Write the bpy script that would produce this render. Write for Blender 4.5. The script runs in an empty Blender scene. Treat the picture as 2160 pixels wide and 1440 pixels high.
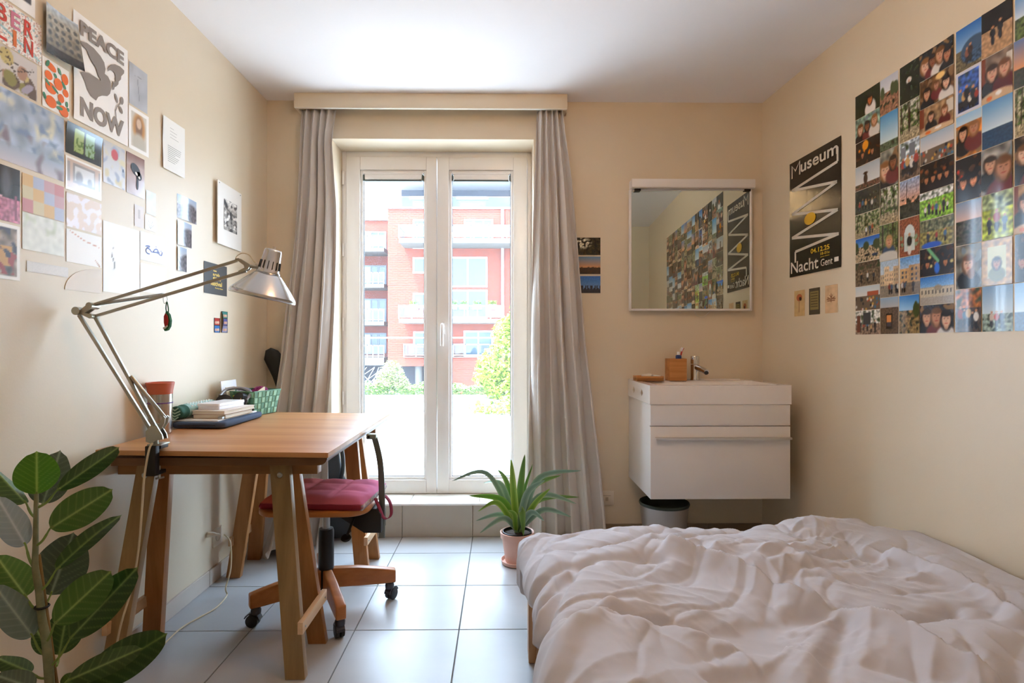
import bpy, bmesh, math, random
import numpy as np
from mathutils import Vector, Matrix

# ---------------------------------------------------------------- camera, sky, sun, exposure
SC = bpy.context.scene
COL = SC.collection
R = math.radians
EYE = 1.11                      # camera height (m)
FPX = 1200.0                    # focal length in pixels of the 2160 px wide frame (20 mm)
YAW = R(0.7)
cam_d = bpy.data.cameras.new('camera')
cam_d.sensor_width = 36.0
cam_d.lens = FPX / 2160 * 36.0
cam_d.shift_x = 8.3 / 2160
cam_d.shift_y = 4.0 / 2160
cam_d.clip_start = 0.02
cam_d.clip_end = 300
cam = bpy.data.objects.new('camera', cam_d)
cam.location = (0, 0, EYE)
cam.rotation_euler = (R(90), 0, -YAW)
COL.objects.link(cam)
SC.camera = cam

world = bpy.data.worlds.new('sky')
SC.world = world
world.use_nodes = True
bg = world.node_tree.nodes['Background']
bg.inputs['Color'].default_value = (0.60, 0.78, 1.0, 1)
bg.inputs['Strength'].default_value = 6.5

sun_d = bpy.data.lights.new('sun', 'SUN')
sun_d.energy = 8.0
sun_d.angle = R(0.6)
sun_d.color = (1.0, 0.98, 0.95)
sun = bpy.data.objects.new('sun', sun_d)
sun.rotation_euler = Vector((0.30, 0.30, -0.905)).to_track_quat('-Z', 'Y').to_euler()
sun.location = (0, -10, 20)
COL.objects.link(sun)

LAMP_POWER = 27.0               # radiance of the frosted ceiling globe
vs = SC.view_settings
vs.view_transform = 'Standard'
vs.look = 'None'
vs.exposure = 1.65
vs.gamma = 1.0
vs.use_curve_mapping = False
SC.cycles.max_bounces = 10
SC.cycles.diffuse_bounces = 6
SC.cycles.glossy_bounces = 5
SC.cycles.transmission_bounces = 6
SC.cycles.transparent_max_bounces = 16
SC.cycles.sample_clamp_indirect = 60.0

# ---------------------------------------------------------------- room dimensions
XL = -1.3406                    # left wall
YB = 3.273                      # back wall
YR = -0.30                      # wall behind the camera
ZC = 2.50                       # ceiling
RA, RB = 1.661, -0.0458         # right wall: X = RA + RB * Y
def XR(y): return RA + RB * y

# ---------------------------------------------------------------- viewing rays -> points on known planes
_c, _s = math.cos(YAW), math.sin(YAW)
def ray(px, py):
    a = (px - 1071.7) / FPX; b = (724.0 - py) / FPX
    return Vector((a * _c + _s, _c - a * _s, b))
def atY(px, py, Y):
    d = ray(px, py); return d * (Y / d.y) + Vector((0, 0, EYE))
def atX(px, py, X):
    d = ray(px, py); return d * (X / d.x) + Vector((0, 0, EYE))
def atZ(px, py, Z):
    d = ray(px, py); return d * ((Z - EYE) / d.z) + Vector((0, 0, EYE))
def atR(px, py, off=0.0):
    d = ray(px, py); return d * ((RA - off) / (d.x - RB * d.y)) + Vector((0, 0, EYE))

# ---------------------------------------------------------------- colour and materials
def lin(c):
    if isinstance(c, str):
        c = c.lstrip('#'); c = [int(c[i:i+2], 16) / 255 for i in (0, 2, 4)]
    return tuple((x / 12.92) if x <= 0.04045 else ((x + 0.055) / 1.055) ** 2.4 for x in c[:3])
def L4(c): return (*lin(c), 1.0)
MATS = {}
def mat(name, color='#808080', rough=0.5, metal=0.0, spec=0.5, var=0.0, vscale=6.0, vstretch=None,
        bump=0.0, bscale=80.0, bstretch=None, coat=0.0, coat_rough=0.1, trans=0.0, ior=1.45, attr=None,
        color2=None, sheen=0.0, emit=None, estr=0.0, sss=0.0, rvar=0.0):
    if name in MATS: return MATS[name]
    m = bpy.data.materials.new(name); m.use_nodes = True
    nt = m.node_tree; N = nt.nodes; LK = nt.links
    b = N['Principled BSDF']
    b.inputs['Base Color'].default_value = L4(color)
    b.inputs['Roughness'].default_value = rough
    b.inputs['Metallic'].default_value = metal
    b.inputs['Specular IOR Level'].default_value = spec
    b.inputs['Coat Weight'].default_value = coat
    b.inputs['Coat Roughness'].default_value = coat_rough
    b.inputs['Transmission Weight'].default_value = trans
    b.inputs['IOR'].default_value = ior
    b.inputs['Sheen Weight'].default_value = sheen
    if sss:
        b.inputs['Subsurface Weight'].default_value = sss
        b.inputs['Subsurface Radius'].default_value = (0.01, 0.008, 0.004)
    if emit is not None:
        b.inputs['Emission Color'].default_value = L4(emit)
        b.inputs['Emission Strength'].default_value = estr
    tc = None
    def coords(stretch):
        nonlocal tc
        if tc is None: tc = N.new('ShaderNodeTexCoord')
        if stretch is None: return tc.outputs['Object']
        mp = N.new('ShaderNodeMapping'); mp.inputs['Scale'].default_value = stretch
        LK.new(tc.outputs['Object'], mp.inputs['Vector']); return mp.outputs['Vector']
    src = None
    if attr:
        a = N.new('ShaderNodeAttribute'); a.attribute_name = attr
        src = a.outputs['Color']; LK.new(src, b.inputs['Base Color'])
    if var or color2:
        nz = N.new('ShaderNodeTexNoise'); nz.inputs['Scale'].default_value = vscale
        nz.inputs['Detail'].default_value = 5; nz.inputs['Roughness'].default_value = 0.6
        LK.new(coords(vstretch), nz.inputs['Vector'])
        if color2:
            cr = N.new('ShaderNodeValToRGB')
            cr.color_ramp.elements[0].position = 0.32; cr.color_ramp.elements[1].position = 0.68
            cr.color_ramp.elements[0].color = L4(color); cr.color_ramp.elements[1].color = L4(color2)
            LK.new(nz.outputs['Fac'], cr.inputs['Fac']); src = cr.outputs['Color']
            LK.new(src, b.inputs['Base Color'])
        if var:
            mr = N.new('ShaderNodeMapRange'); mr.inputs['To Min'].default_value = 1 - var; mr.inputs['To Max'].default_value = 1 + var
            mr.inputs['From Min'].default_value = 0.25; mr.inputs['From Max'].default_value = 0.75
            LK.new(nz.outputs['Fac'], mr.inputs['Value'])
            mx = N.new('ShaderNodeVectorMath'); mx.operation = 'SCALE'
            if src is not None: LK.new(src, mx.inputs[0])
            else: mx.inputs[0].default_value = lin(color)
            LK.new(mr.outputs['Result'], mx.inputs['Scale']); LK.new(mx.outputs['Vector'], b.inputs['Base Color'])
        if rvar:
            rr = N.new('ShaderNodeMapRange'); rr.inputs['To Min'].default_value = max(0.02, rough - rvar); rr.inputs['To Max'].default_value = rough + rvar
            LK.new(nz.outputs['Fac'], rr.inputs['Value']); LK.new(rr.outputs['Result'], b.inputs['Roughness'])
    if bump:
        n2 = N.new('ShaderNodeTexNoise'); n2.inputs['Scale'].default_value = bscale; n2.inputs['Detail'].default_value = 4
        LK.new(coords(bstretch), n2.inputs['Vector'])
        bp = N.new('ShaderNodeBump'); bp.inputs['Strength'].default_value = bump; bp.inputs['Distance'].default_value = 0.01
        LK.new(n2.outputs['Fac'], bp.inputs['Height']); LK.new(bp.outputs['Normal'], b.inputs['Normal'])
    MATS[name] = m
    return m

def glass_mat(name, tint=(0.97, 0.985, 0.98), haze=0.0, refl=1.0):
    """thin clear pane: transparent with Fresnel reflection and a film of dust that doubles as the lens-bloom veil"""
    m = bpy.data.materials.new(name); m.use_nodes = True
    nt = m.node_tree; N = nt.nodes; LK = nt.links
    N.remove(N['Principled BSDF']); out = N['Material Output']
    tr = N.new('ShaderNodeBsdfTransparent'); tr.inputs['Color'].default_value = (*tint, 1)
    gl = N.new('ShaderNodeBsdfGlossy'); gl.inputs['Roughness'].default_value = 0.02
    fr = N.new('ShaderNodeFresnel'); fr.inputs['IOR'].default_value = 1.0 + 0.45 * refl
    mx = N.new('ShaderNodeMixShader'); LK.new(fr.outputs[0], mx.inputs[0]); LK.new(tr.outputs[0], mx.inputs[1]); LK.new(gl.outputs[0], mx.inputs[2])
    last = mx
    if haze:
        df = N.new('ShaderNodeBsdfTranslucent'); df.inputs['Color'].default_value = (0.9, 0.92, 0.95, 1)  # pale film: dust, plus the lens bloom put into the pane as haze
        tc = N.new('ShaderNodeTexCoord'); nz = N.new('ShaderNodeTexNoise'); nz.inputs['Scale'].default_value = 3.0; nz.inputs['Detail'].default_value = 6
        LK.new(tc.outputs['Object'], nz.inputs['Vector'])
        mr = N.new('ShaderNodeMapRange'); mr.inputs['To Min'].default_value = haze * 0.6; mr.inputs['To Max'].default_value = haze * 1.4
        LK.new(nz.outputs['Fac'], mr.inputs['Value'])
        m2 = N.new('ShaderNodeMixShader'); LK.new(mr.outputs[0], m2.inputs[0]); LK.new(mx.outputs[0], m2.inputs[1]); LK.new(df.outputs[0], m2.inputs[2])
        last = m2
    LK.new(last.outputs[0], out.inputs['Surface'])
    MATS[name] = m
    return m

def wood(name, c1='#b98a5e', c2='#cba175', axis='z', rough=0.45, scale=9.0, bump=0.05):
    """grain stretched along one axis of the part"""
    st = {'x': (0.09, 1.6, 1.6), 'y': (1.6, 0.09, 1.6), 'z': (1.6, 1.6, 0.09)}[axis]
    return mat(name, c1, rough, color2=c2, vscale=scale, vstretch=st, bump=bump, bscale=60, bstretch=st, var=0.10)

# ---------------------------------------------------------------- mesh builder
class MB:
    def __init__(s): s.v = []; s.f = []; s.c = None
    def add(s, vs, fs):
        o = len(s.v); s.v += [tuple(p) for p in vs]; s.f += [tuple(i + o for i in f) for f in fs]; return s
    def box(s, c, d, rot=None):
        hx, hy, hz = d[0] / 2, d[1] / 2, d[2] / 2
        pts = [Vector((x, y, z)) for x in (-hx, hx) for y in (-hy, hy) for z in (-hz, hz)]
        if rot is not None: pts = [rot @ p for p in pts]
        pts = [p + Vector(c) for p in pts]
        return s.add(pts, [(0, 1, 3, 2), (4, 6, 7, 5), (0, 4, 5, 1), (2, 3, 7, 6), (0, 2, 6, 4), (1, 5, 7, 3)])
    def bb(s, lo, hi):
        return s.box([(a + b) / 2 for a, b in zip(lo, hi)], [abs(b - a) for a, b in zip(lo, hi)])
    def beam(s, p0, p1, w, t, up=(0, 0, 1)):
        """rectangular bar from p0 to p1, w along 'side', t along the other"""
        p0, p1 = Vector(p0), Vector(p1); d = (p1 - p0); ln = d.length; d.normalize()
        side = d.cross(Vector(up)).normalized(); u2 = side.cross(d)
        rot = Matrix((side, d, u2)).transposed()
        return s.box((p0 + p1) / 2, (w, ln, t), rot)
    def tube(s, path, r, n=8, cap=True):
        P = [Vector(p) for p in path]
        if len(P) < 2: return s
        rr = r if isinstance(r, (list, tuple)) else [r] * len(P)
        up = Vector((0, 0, 1)); o = len(s.v); prev = None
        for i, p in enumerate(P):
            t = (P[min(i + 1, len(P) - 1)] - P[max(i - 1, 0)]).normalized()
            if prev is None:
                a = t.cross(up) if abs(t.z) < 0.95 else t.cross(Vector((1, 0, 0)))
            else: a = prev - t * prev.dot(t)
            a.normalize(); prev = a; b = t.cross(a)
            for k in range(n):
                an = 2 * math.pi * k / n
                s.v.append(tuple(p + (a * math.cos(an) + b * math.sin(an)) * rr[i]))
        for i in range(len(P) - 1):
            for k in range(n):
                k2 = (k + 1) % n
                s.f.append((o + i * n + k, o + i * n + k2, o + (i + 1) * n + k2, o + (i + 1) * n + k))
        if cap:
            s.f.append(tuple(o + k for k in reversed(range(n))))
            s.f.append(tuple(o + (len(P) - 1) * n + k for k in range(n)))
        return s
    def cyl(s, p0, p1, r0, r1=None, n=20):
        return s.tube([p0, p1], [r0, r0 if r1 is None else r1], n)
    def lathe(s, prof, c=(0, 0, 0), n=28, rot=None):
        """profile of (r, z); r=0 closes"""
        o = len(s.v); c = Vector(c)
        for r, z in prof:
            for k in range(n):
                a = 2 * math.pi * k / n
                p = Vector((r * math.cos(a), r * math.sin(a), z))
                if rot is not None: p = rot @ p
                s.v.append(tuple(p + c))
        for i in range(len(prof) - 1):
            for k in range(n):
                k2 = (k + 1) % n
                s.f.append((o + i * n + k, o + i * n + k2, o + (i + 1) * n + k2, o + (i + 1) * n + k))
        return s
    def prism(s, poly, fn, d0, d1):
        """2-D polygon extruded between depths d0 and d1; fn(a, b, depth) -> 3-D point"""
        n = len(poly); o = len(s.v)
        for d in (d0, d1):
            for a, b in poly: s.v.append(tuple(fn(a, b, d)))
        s.f.append(tuple(o + i for i in range(n))); s.f.append(tuple(o + n + i for i in reversed(range(n))))
        for i in range(n):
            j = (i + 1) % n; s.f.append((o + j, o + i, o + n + i, o + n + j))
        return s
    def grid(s, P, closed_u=False):
        """P: array (nv, nu, 3)"""
        nv, nu = P.shape[:2]; o = len(s.v)
        s.v += [tuple(p) for p in P.reshape(-1, 3).tolist()]
        for j in range(nv - 1):
            for i in range(nu if closed_u else nu - 1):
                i2 = (i + 1) % nu
                s.f.append((o + j * nu + i, o + j * nu + i2, o + (j + 1) * nu + i2, o + (j + 1) * nu + i))
        return s
    def sphere(s, c, r, n=14, m=10, sc=(1, 1, 1), rot=None):
        prof = [(math.sin(math.pi * i / m) * r, -math.cos(math.pi * i / m) * r) for i in range(m + 1)]
        o = len(s.v); s.lathe(prof, (0, 0, 0), n)
        for i in range(o, len(s.v)):
            p = Vector((s.v[i][0] * sc[0], s.v[i][1] * sc[1], s.v[i][2] * sc[2]))
            if rot is not None: p = rot @ p
            s.v[i] = tuple(p + Vector(c))
        return s

def wloc(o):
    p = Vector((0, 0, 0))
    while o is not None: p = p + o.location; o = o.parent
    return p
def build(name, mb, material, parent=None, smooth=False, bevel=0.0, seg=2, angle=40, local=False, fix=False):
    """one mesh object; coordinates are world unless local"""
    me = bpy.data.meshes.new(name)
    off = Vector((0, 0, 0)) if (local or parent is None) else wloc(parent)
    vv = mb.v if off.length == 0 else [(x - off.x, y - off.y, z - off.z) for x, y, z in mb.v]
    me.from_pydata(vv, [], mb.f)
    if bevel or fix:
        bm = bmesh.new(); bm.from_mesh(me)
        if fix: bmesh.ops.remove_doubles(bm, verts=bm.verts, dist=1e-5)
        bmesh.ops.recalc_face_normals(bm, faces=bm.faces)
        if bevel:
            es = [e for e in bm.edges if len(e.link_faces) == 2 and e.calc_face_angle(0) > 0.5]
            bmesh.ops.bevel(bm, geom=es, offset=bevel, segments=seg, profile=0.6, affect='EDGES', clamp_overlap=True)
        bm.to_mesh(me); bm.free()
    me.update()
    if smooth or bevel:
        me.polygons.foreach_set('use_smooth', [True] * len(me.polygons))
        me.set_sharp_from_angle(angle=R(angle))
    if mb.c is not None:
        ca = me.color_attributes.new('Col', 'FLOAT_COLOR', 'POINT')
        ca.data.foreach_set('color', np.asarray(mb.c, dtype=np.float32).ravel())
    if material is not None: me.materials.append(material)
    o = bpy.data.objects.new(name, me); COL.objects.link(o)
    if parent is not None: o.parent = parent
    return o
def tag(o, label, cat, group=None, kind=None):
    if label: o['label'] = label
    if cat: o['category'] = cat
    if group: o['group'] = group
    if kind: o['kind'] = kind
    return o
def thing(name, label, cat, loc=(0, 0, 0), group=None, kind=None, rotz=0.0):
    o = bpy.data.objects.new(name, None); o.empty_display_size = 0.05
    o.location = loc; o.rotation_euler = (0, 0, rotz); COL.objects.link(o)
    return tag(o, label, cat, group, kind)
def copy_part(o, parent, loc=None):
    c = o.copy(); COL.objects.link(c); c.parent = parent
    if loc is not None: c.location = loc
    return c
def bez(P, n=12):
    """smooth path through points (Catmull-Rom)"""
    P = [Vector(p) for p in P]; out = []
    for i in range(len(P) - 1):
        p0 = P[max(i - 1, 0)]; p1 = P[i]; p2 = P[i + 1]; p3 = P[min(i + 2, len(P) - 1)]
        for k in range(n):
            t = k / n
            out.append(0.5 * ((2 * p1) + (p2 - p0) * t + (2 * p0 - 5 * p1 + 4 * p2 - p3) * t * t + (3 * p1 - p0 - 3 * p2 + p3) * t ** 3))
    out.append(P[-1]); return out
# vectorised gradient noise
def pn(x, y, seed=0):
    rs = np.random.RandomState(seed); ang = rs.rand(256, 256) * 2 * np.pi
    xi = np.floor(x).astype(int); yi = np.floor(y).astype(int); xf = x - xi; yf = y - yi
    u = xf * xf * xf * (xf * (xf * 6 - 15) + 10); w = yf * yf * yf * (yf * (yf * 6 - 15) + 10)
    def g(ix, iy, dx, dy):
        a = ang[ix & 255, iy & 255]; return np.cos(a) * dx + np.sin(a) * dy
    n00 = g(xi, yi, xf, yf); n10 = g(xi + 1, yi, xf - 1, yf); n01 = g(xi, yi + 1, xf, yf - 1); n11 = g(xi + 1, yi + 1, xf - 1, yf - 1)
    return (n00 * (1 - u) + n10 * u) * (1 - w) + (n01 * (1 - u) + n11 * u) * w
def text_faces(s, bold=0.0):
    """outline of a string as flat mesh (verts, faces) in its own xy plane"""
    cu = bpy.data.curves.new('lettering', 'FONT'); cu.body = s; cu.size = 1.0; cu.offset = bold; cu.resolution_u = 4
    cu.fill_mode = 'FRONT'
    ob = bpy.data.objects.new('lettering', cu); COL.objects.link(ob)
    dg = bpy.context.evaluated_depsgraph_get()
    me = ob.evaluated_get(dg).to_mesh()
    v = np.array([p.co[:] for p in me.vertices]); f = [tuple(p.vertices) for p in me.polygons]
    ob.evaluated_get(dg).to_mesh_clear(); bpy.data.objects.remove(ob); bpy.data.curves.remove(cu)
    return v, f
# ================================================================ ROOM SHELL
M_WALL = mat('wall_paint', '#dccdb4', 0.41, spec=0.5, var=0.02, vscale=2.5, bump=0.03, bscale=160)
M_CEIL = mat('ceiling_paint', '#f1ecea', 0.8, spec=0.2, var=0.01, vscale=2)
M_TILE = mat('floor_tile', '#b2b3b5', 0.33, spec=0.5, var=0.05, vscale=2.2, vstretch=(1, 3, 1), bump=0.02, bscale=300, rvar=0.06)
M_GROUT = mat('grout', '#6f716f', 0.9)
M_STEP = mat('step_tile', '#b3aca0', 0.45, var=0.05, vscale=6)
M_TREAD = mat('tread_tile', '#d8d3c8', 0.4, var=0.03, vscale=6)
M_SKIRT = mat('skirting_tile', '#c9bfb4', 0.4, var=0.05, vscale=5)
M_WHITE = mat('white_upvc', '#eeebe9', 0.3, spec=0.5)
M_BLACK = mat('black_plastic', '#1b1b1c', 0.45)

def structure(o, label, cat): return tag(o, label, cat, kind='structure')

fl = MB(); fl.bb((XL - 0.2, YR - 0.2, -0.12), (1.95, YB + 0.35, -0.004))
floor = build('floor', fl, M_GROUT); structure(floor, 'floor of large pale grey square tiles with thin dark joints', 'floor')
T = 0.404; X0, Y0 = -0.163, 3.019; G = 0.0022
def clip_tile(x0, x1, y0, y1):
    x0, x1, y0, y1 = max(x0 + G, XL), x1 - G, max(y0 + G, YR), min(y1 - G, YB)
    if x1 - x0 < 0.01 or y1 - y0 < 0.01: return None
    return x0, x1, y0, y1
full_mesh = None
for i in range(-3, 5):
    for j in range(-9, 1):
        c = clip_tile(X0 + i * T, X0 + (i + 1) * T, Y0 + j * T, Y0 + (j + 1) * T)
        if c is None: continue
        w, d = c[1] - c[0], c[3] - c[2]
        is_full = abs(w - (T - 2 * G)) < 1e-4 and abs(d - (T - 2 * G)) < 1e-4
        if is_full and full_mesh is not None:
            o = bpy.data.objects.new('floor_tile', full_mesh); COL.objects.link(o); o.parent = floor
        else:
            o = build('floor_tile', MB().box((0, 0, -0.004), (w, d, 0.008)), M_TILE, floor, bevel=0.0009, seg=1, local=True)
            if is_full: full_mesh = o.data
        o.location = ((c[0] + c[1]) / 2, (c[2] + c[3]) / 2, -0.0005)

# door opening in the back wall
DX0, DX1, DZ0, DZ1 = -0.972, 0.187, 0.191, 2.283
YO = YB + 0.36
w = MB()
w.bb((XL - 0.2, YB, -0.1), (DX0, YO, 2.66)).bb((DX1, YB, -0.1), (1.9, YO, 2.66)).bb((DX0, YB, DZ1), (DX1, YO, 2.66)).bb((DX0, YB + 0.012, -0.1), (DX1, YO, DZ0 - 0.012))
structure(build('wall_back', w, M_WALL), 'beige painted wall around the glazed double door', 'wall')
structure(build('wall_left', MB().bb((XL - 0.2, YR - 0.2, -0.1), (XL, YB, 2.66)), M_WALL), 'beige painted wall behind the desk', 'wall')
q = MB()
q.prism([(XR(YR - 0.2), YR - 0.2), (XR(YB), YB), (XR(YB) + 0.35, YB), (XR(YR) + 0.3, YR - 0.2)], lambda a, b, d: (a, b, d), -0.1, 2.66)
structure(build('wall_right', q, M_WALL, fix=True), 'beige painted wall beside the bed', 'wall')
structure(build('wall_rear', MB().bb((XL, YR - 0.2, -0.1), (XR(YR), YR, 2.66)), M_WALL), 'beige painted wall at the bed head end, seen in the mirror', 'wall')
structure(build('ceiling', MB().bb((XL - 0.2, YR - 0.2, ZC), (1.95, YO, 2.68)), M_CEIL), 'plain white painted ceiling', 'ceiling')
# skirting tiles
sk = thing('baseboard_left', 'pale tiled skirting along the wall under the desk', 'skirting', (XL, 0, 0), kind='structure')
for k in range(-9, 0):
    y0 = max(Y0 + k * T, YR); y1 = min(Y0 + (k + 1) * T, 3.02)
    if k == -1: y1 = 3.10
    build('skirting_tile', MB().bb((XL, y0 + 0.001, 0), (XL + 0.010, y1 - 0.001, 0.072)), M_SKIRT, sk, bevel=0.002, seg=1)
sk = thing('baseboard_back', 'dark skirting along the wall below the washbasin', 'skirting', (DX1, YB, 0), kind='structure')
M_SKD = mat('skirting_dark', '#8a7a66', 0.4, var=0.05)
for k in range(4):
    x0 = DX1 + k * 0.335; x1 = min(x0 + 0.334, 1.505)
    build('skirting_tile', MB().bb((x0, YB - 0.010, 0), (x1, YB, 0.072)), M_SKD, sk, bevel=0.002, seg=1)
sk = thing('baseboard_right', 'pale skirting along the wall behind the bed', 'skirting', (XR(1.5), 1.5, 0), kind='structure')
for k in range(8):
    y0 = YR + k * 0.44; y1 = min(y0 + 0.438, YB - 0.011)
    build('skirting_tile', MB().prism([(XR(y0), y0), (XR(y1), y1), (XR(y1) - 0.01, y1), (XR(y0) - 0.01, y0)], lambda a, b, d: (a, b, d), 0, 0.072), M_SKIRT, sk, fix=True)
# raised step in front of the door: riser tiles and tread tiles
st = thing('trim_1', 'tiled step below the glazed double door with white metal edge', 'step', ((DX0 + DX1) / 2, YB, 0), kind='structure')
lines = [DX0 - 0.0, -0.971 + 0.0, -0.567, -0.163, DX1]
for a, b in ((DX0, -0.567), (-0.567, -0.163), (-0.163, DX1)):
    build('riser_tile', MB().bb((a + 0.0015, YB - 0.006, 0.001), (b - 0.0015, YB + 0.012, DZ0 - 0.011)), M_STEP, st, bevel=0.001, seg=1)
for a, b in ((DX0, -0.53), (-0.53, -0.127), (-0.127, DX1)):
    build('tread_tile', MB().bb((a + 0.0015, YB + 0.002, DZ0 - 0.012), (b - 0.0015, YB + 0.24, DZ0)), M_TREAD, st, bevel=0.001, seg=1)
build('edge_profile', MB().bb((DX0, YB - 0.008, DZ0 - 0.011), (DX1, YB + 0.002, DZ0 + 0.0005)), mat('white_profile', '#f3f3f1', 0.35), st, bevel=0.002)

# ================================================================ GLAZED DOUBLE DOOR
M_GLASS = glass_mat('door_glass', haze=0.02)
M_GASKET = mat('gasket', '#5d6062', 0.6)
M_METAL = mat('brushed_steel', '#b9babb', 0.28, metal=1.0)
M_CHROME = mat('chrome', '#d8d8da', 0.08, metal=1.0)
door = thing('door_1', 'white double glazed door onto the terrace between beige curtains', 'door', ((DX0 + DX1) / 2, 3.50, DZ0), kind='structure')
YF = 3.49; fw = 0.026
f = MB()
f.bb((DX0, YF, DZ0), (DX0 + fw, YF + 0.09, DZ1)).bb((DX1 - fw, YF, DZ0), (DX1, YF + 0.09, DZ1)).bb((DX0 + fw, YF, DZ1 - 0.034), (DX1 - fw, YF + 0.09, DZ1)).bb((DX0 + fw, YF + 0.03, DZ0), (DX1 - fw, YF + 0.09, DZ0 + 0.02))
build('frame', f, M_WHITE, door, bevel=0.003)
DC = -0.3926; sz0, sz1 = DZ0 + 0.004, DZ1 - 0.036
for k, (a, b) in enumerate(((DX0 + fw + 0.002, DC - 0.002), (DC + 0.002, DX1 - fw - 0.002))):
    lw = 0.084 if k == 0 else 0.072; rw = 0.062 if k == 0 else 0.084
    bot, top = 0.082, 0.078
    g = [a + lw, b - rw, sz0 + bot, sz1 - top]
    m = MB(); ya, yb = YF - 0.012, YF + 0.055
    m.bb((a, ya, sz0), (a + lw, yb, sz1)).bb((b - rw, ya, sz0), (b, yb, sz1)).bb((a + lw, ya, sz0), (b - rw, yb, sz0 + bot)).bb((a + lw, ya, sz1 - top), (b - rw, yb, sz1))
    sash = build('sash', m, M_WHITE, door, bevel=0.004)
    # glazing bead, set back from the sash face
    e = MB(); t = 0.016
    e.bb((g[0], ya + 0.012, g[2]), (g[0] + t, yb - 0.02, g[3])).bb((g[1] - t, ya + 0.012, g[2]), (g[1], yb - 0.02, g[3])).bb((g[0] + t, ya + 0.012, g[2]), (g[1] - t, yb - 0.02, g[2] + t)).bb((g[0] + t, ya + 0.012, g[3] - t), (g[1] - t, yb - 0.02, g[3]))
    build('glazing_bead', e, M_WHITE, sash, bevel=0.004)
    e = MB(); r = 0.004; i0, i1, j0, j1 = g[0] + t, g[1] - t, g[2] + t, g[3] - t; yy = ya + 0.03
    e.bb((i0, yy - 0.004, j0), (i0 + r, yy + 0.004, j1)).bb((i1 - r, yy - 0.004, j0), (i1, yy + 0.004, j1)).bb((i0, yy - 0.004, j0), (i1, yy + 0.004, j0 + r)).bb((i0, yy - 0.004, j1 - r), (i1, yy + 0.004, j1))
    build('gasket', e, M_GASKET, sash)
    build('pane', MB().add([(i0, yy, j0), (i1, yy, j0), (i1, yy, j1), (i0, yy, j1)], [(0, 1, 2, 3)]), M_GLASS, sash)
    # roller blind cassette clipped over the head of the pane
    bl = thing('roller_blind', ['rolled-up white blind cassette at the head of the door leaf with hinges', 'rolled-up white blind cassette at the head of the door leaf with handle'][k], 'blind', ((i0 + i1) / 2, yy - 0.02, j1 - 0.03), group='blind cassettes on the door leaves')
    zt = j1 + 0.004; zb = j1 - 0.056
    c = MB(); c.bb((i0 + 0.012, ya - 0.004, zb + 0.012), (i1 - 0.012, yy - 0.006, zt - 0.012)); build('cassette', c, M_WHITE, bl, bevel=0.006)
    c = MB(); c.bb((i0 + 0.006, ya - 0.009, zt - 0.016), (i1 - 0.006, yy - 0.006, zt - 0.004)); build('top_lip', c, M_WHITE, bl, bevel=0.003)
    c = MB(); c.bb((i0 + 0.012, ya + 0.0, zb + 0.002), (i1 - 0.012, yy - 0.008, zb + 0.010)); build('bottom_bar', c, mat('blind_bar', '#4a5350', 0.5), bl, bevel=0.002)
    for xx in (i0 + 0.001, i1 - 0.011):
        build('end_cap', MB().bb((xx, ya - 0.002, zb + 0.004), (xx + 0.010, yy - 0.006, zt - 0.018)), mat('blind_cap', '#56605c', 0.5), bl, bevel=0.004)
# hinges on the left jamb
for py in (375, 527, 684, 839, 990):
    p = atY(724, py, YF - 0.01)
    h = MB(); h.cyl((p.x, p.y, p.z - 0.040), (p.x, p.y, p.z + 0.040), 0.008, n=10); build('hinge', h, M_WHITE, door, smooth=True)
# handle
p = atY(934, 700, YF - 0.014)
hd = build('handle', MB().box((p.x, p.y - 0.004, p.z + 0.022), (0.028, 0.012, 0.075)), M_WHITE, door, bevel=0.006, seg=3)
h = MB(); h.tube(bez([(p.x, p.y - 0.005, p.z + 0.035), (p.x, p.y - 0.035, p.z + 0.045), (p.x, p.y - 0.052, p.z + 0.03), (p.x, p.y - 0.052, p.z - 0.03), (p.x, p.y - 0.052, p.z - 0.085)], 6), 0.0095, 10)
build('lever', h, M_WHITE, hd, smooth=True)

# curtain pelmet
pm = thing('pelmet', 'long beige painted curtain pelmet box above the glazed door', 'pelmet', (-0.39, 3.22, 2.42))
px0, px1, py0, pz = -1.147, 0.369, 3.165, 2.418
m = MB(); m.bb((px0, py0, pz), (px1, py0 + 0.018, ZC - 0.001)); build('front_board', m, M_WALL, pm, bevel=0.002)
for x in (px0, px1 - 0.018): build('end_board', MB().bb((x, py0 + 0.018, pz), (x + 0.018, YB - 0.001, ZC - 0.001)), M_WALL, pm, bevel=0.001)
build('curtain_rail', MB().bb((px0 + 0.02, py0 + 0.05, ZC - 0.025), (px1 - 0.02, py0 + 0.07, ZC - 0.002)), M_WHITE, pm, bevel=0.002)
build('glue_strip', MB().bb((px0 + 0.001, py0 + 0.001, pz - 0.003), (px1 - 0.001, py0 + 0.017, pz)), mat('pelmet_edge', '#efe8d8', 0.5), pm)

# ceiling lamp in the middle of the room (above the frame; it casts the shadows of mirror and basin)
lp = thing('ceiling_lamp', 'frosted glass globe ceiling lamp at the middle of the room', 'lamp', (0.20, 1.50, ZC - 0.001))
build('rose', MB().lathe([(0, 0), (0.055, 0), (0.06, -0.012), (0.045, -0.03), (0, -0.03)], (0.20, 1.50, ZC), 24), M_WHITE, lp, smooth=True)
m_g = mat('lit_globe', '#fff0d8', 0.4, emit='#ffcb96', estr=LAMP_POWER)
build('globe', MB().sphere((0.20, 1.50, ZC - 0.03 - 0.068), 0.07, 24, 16), m_g, lp, smooth=True)

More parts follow.
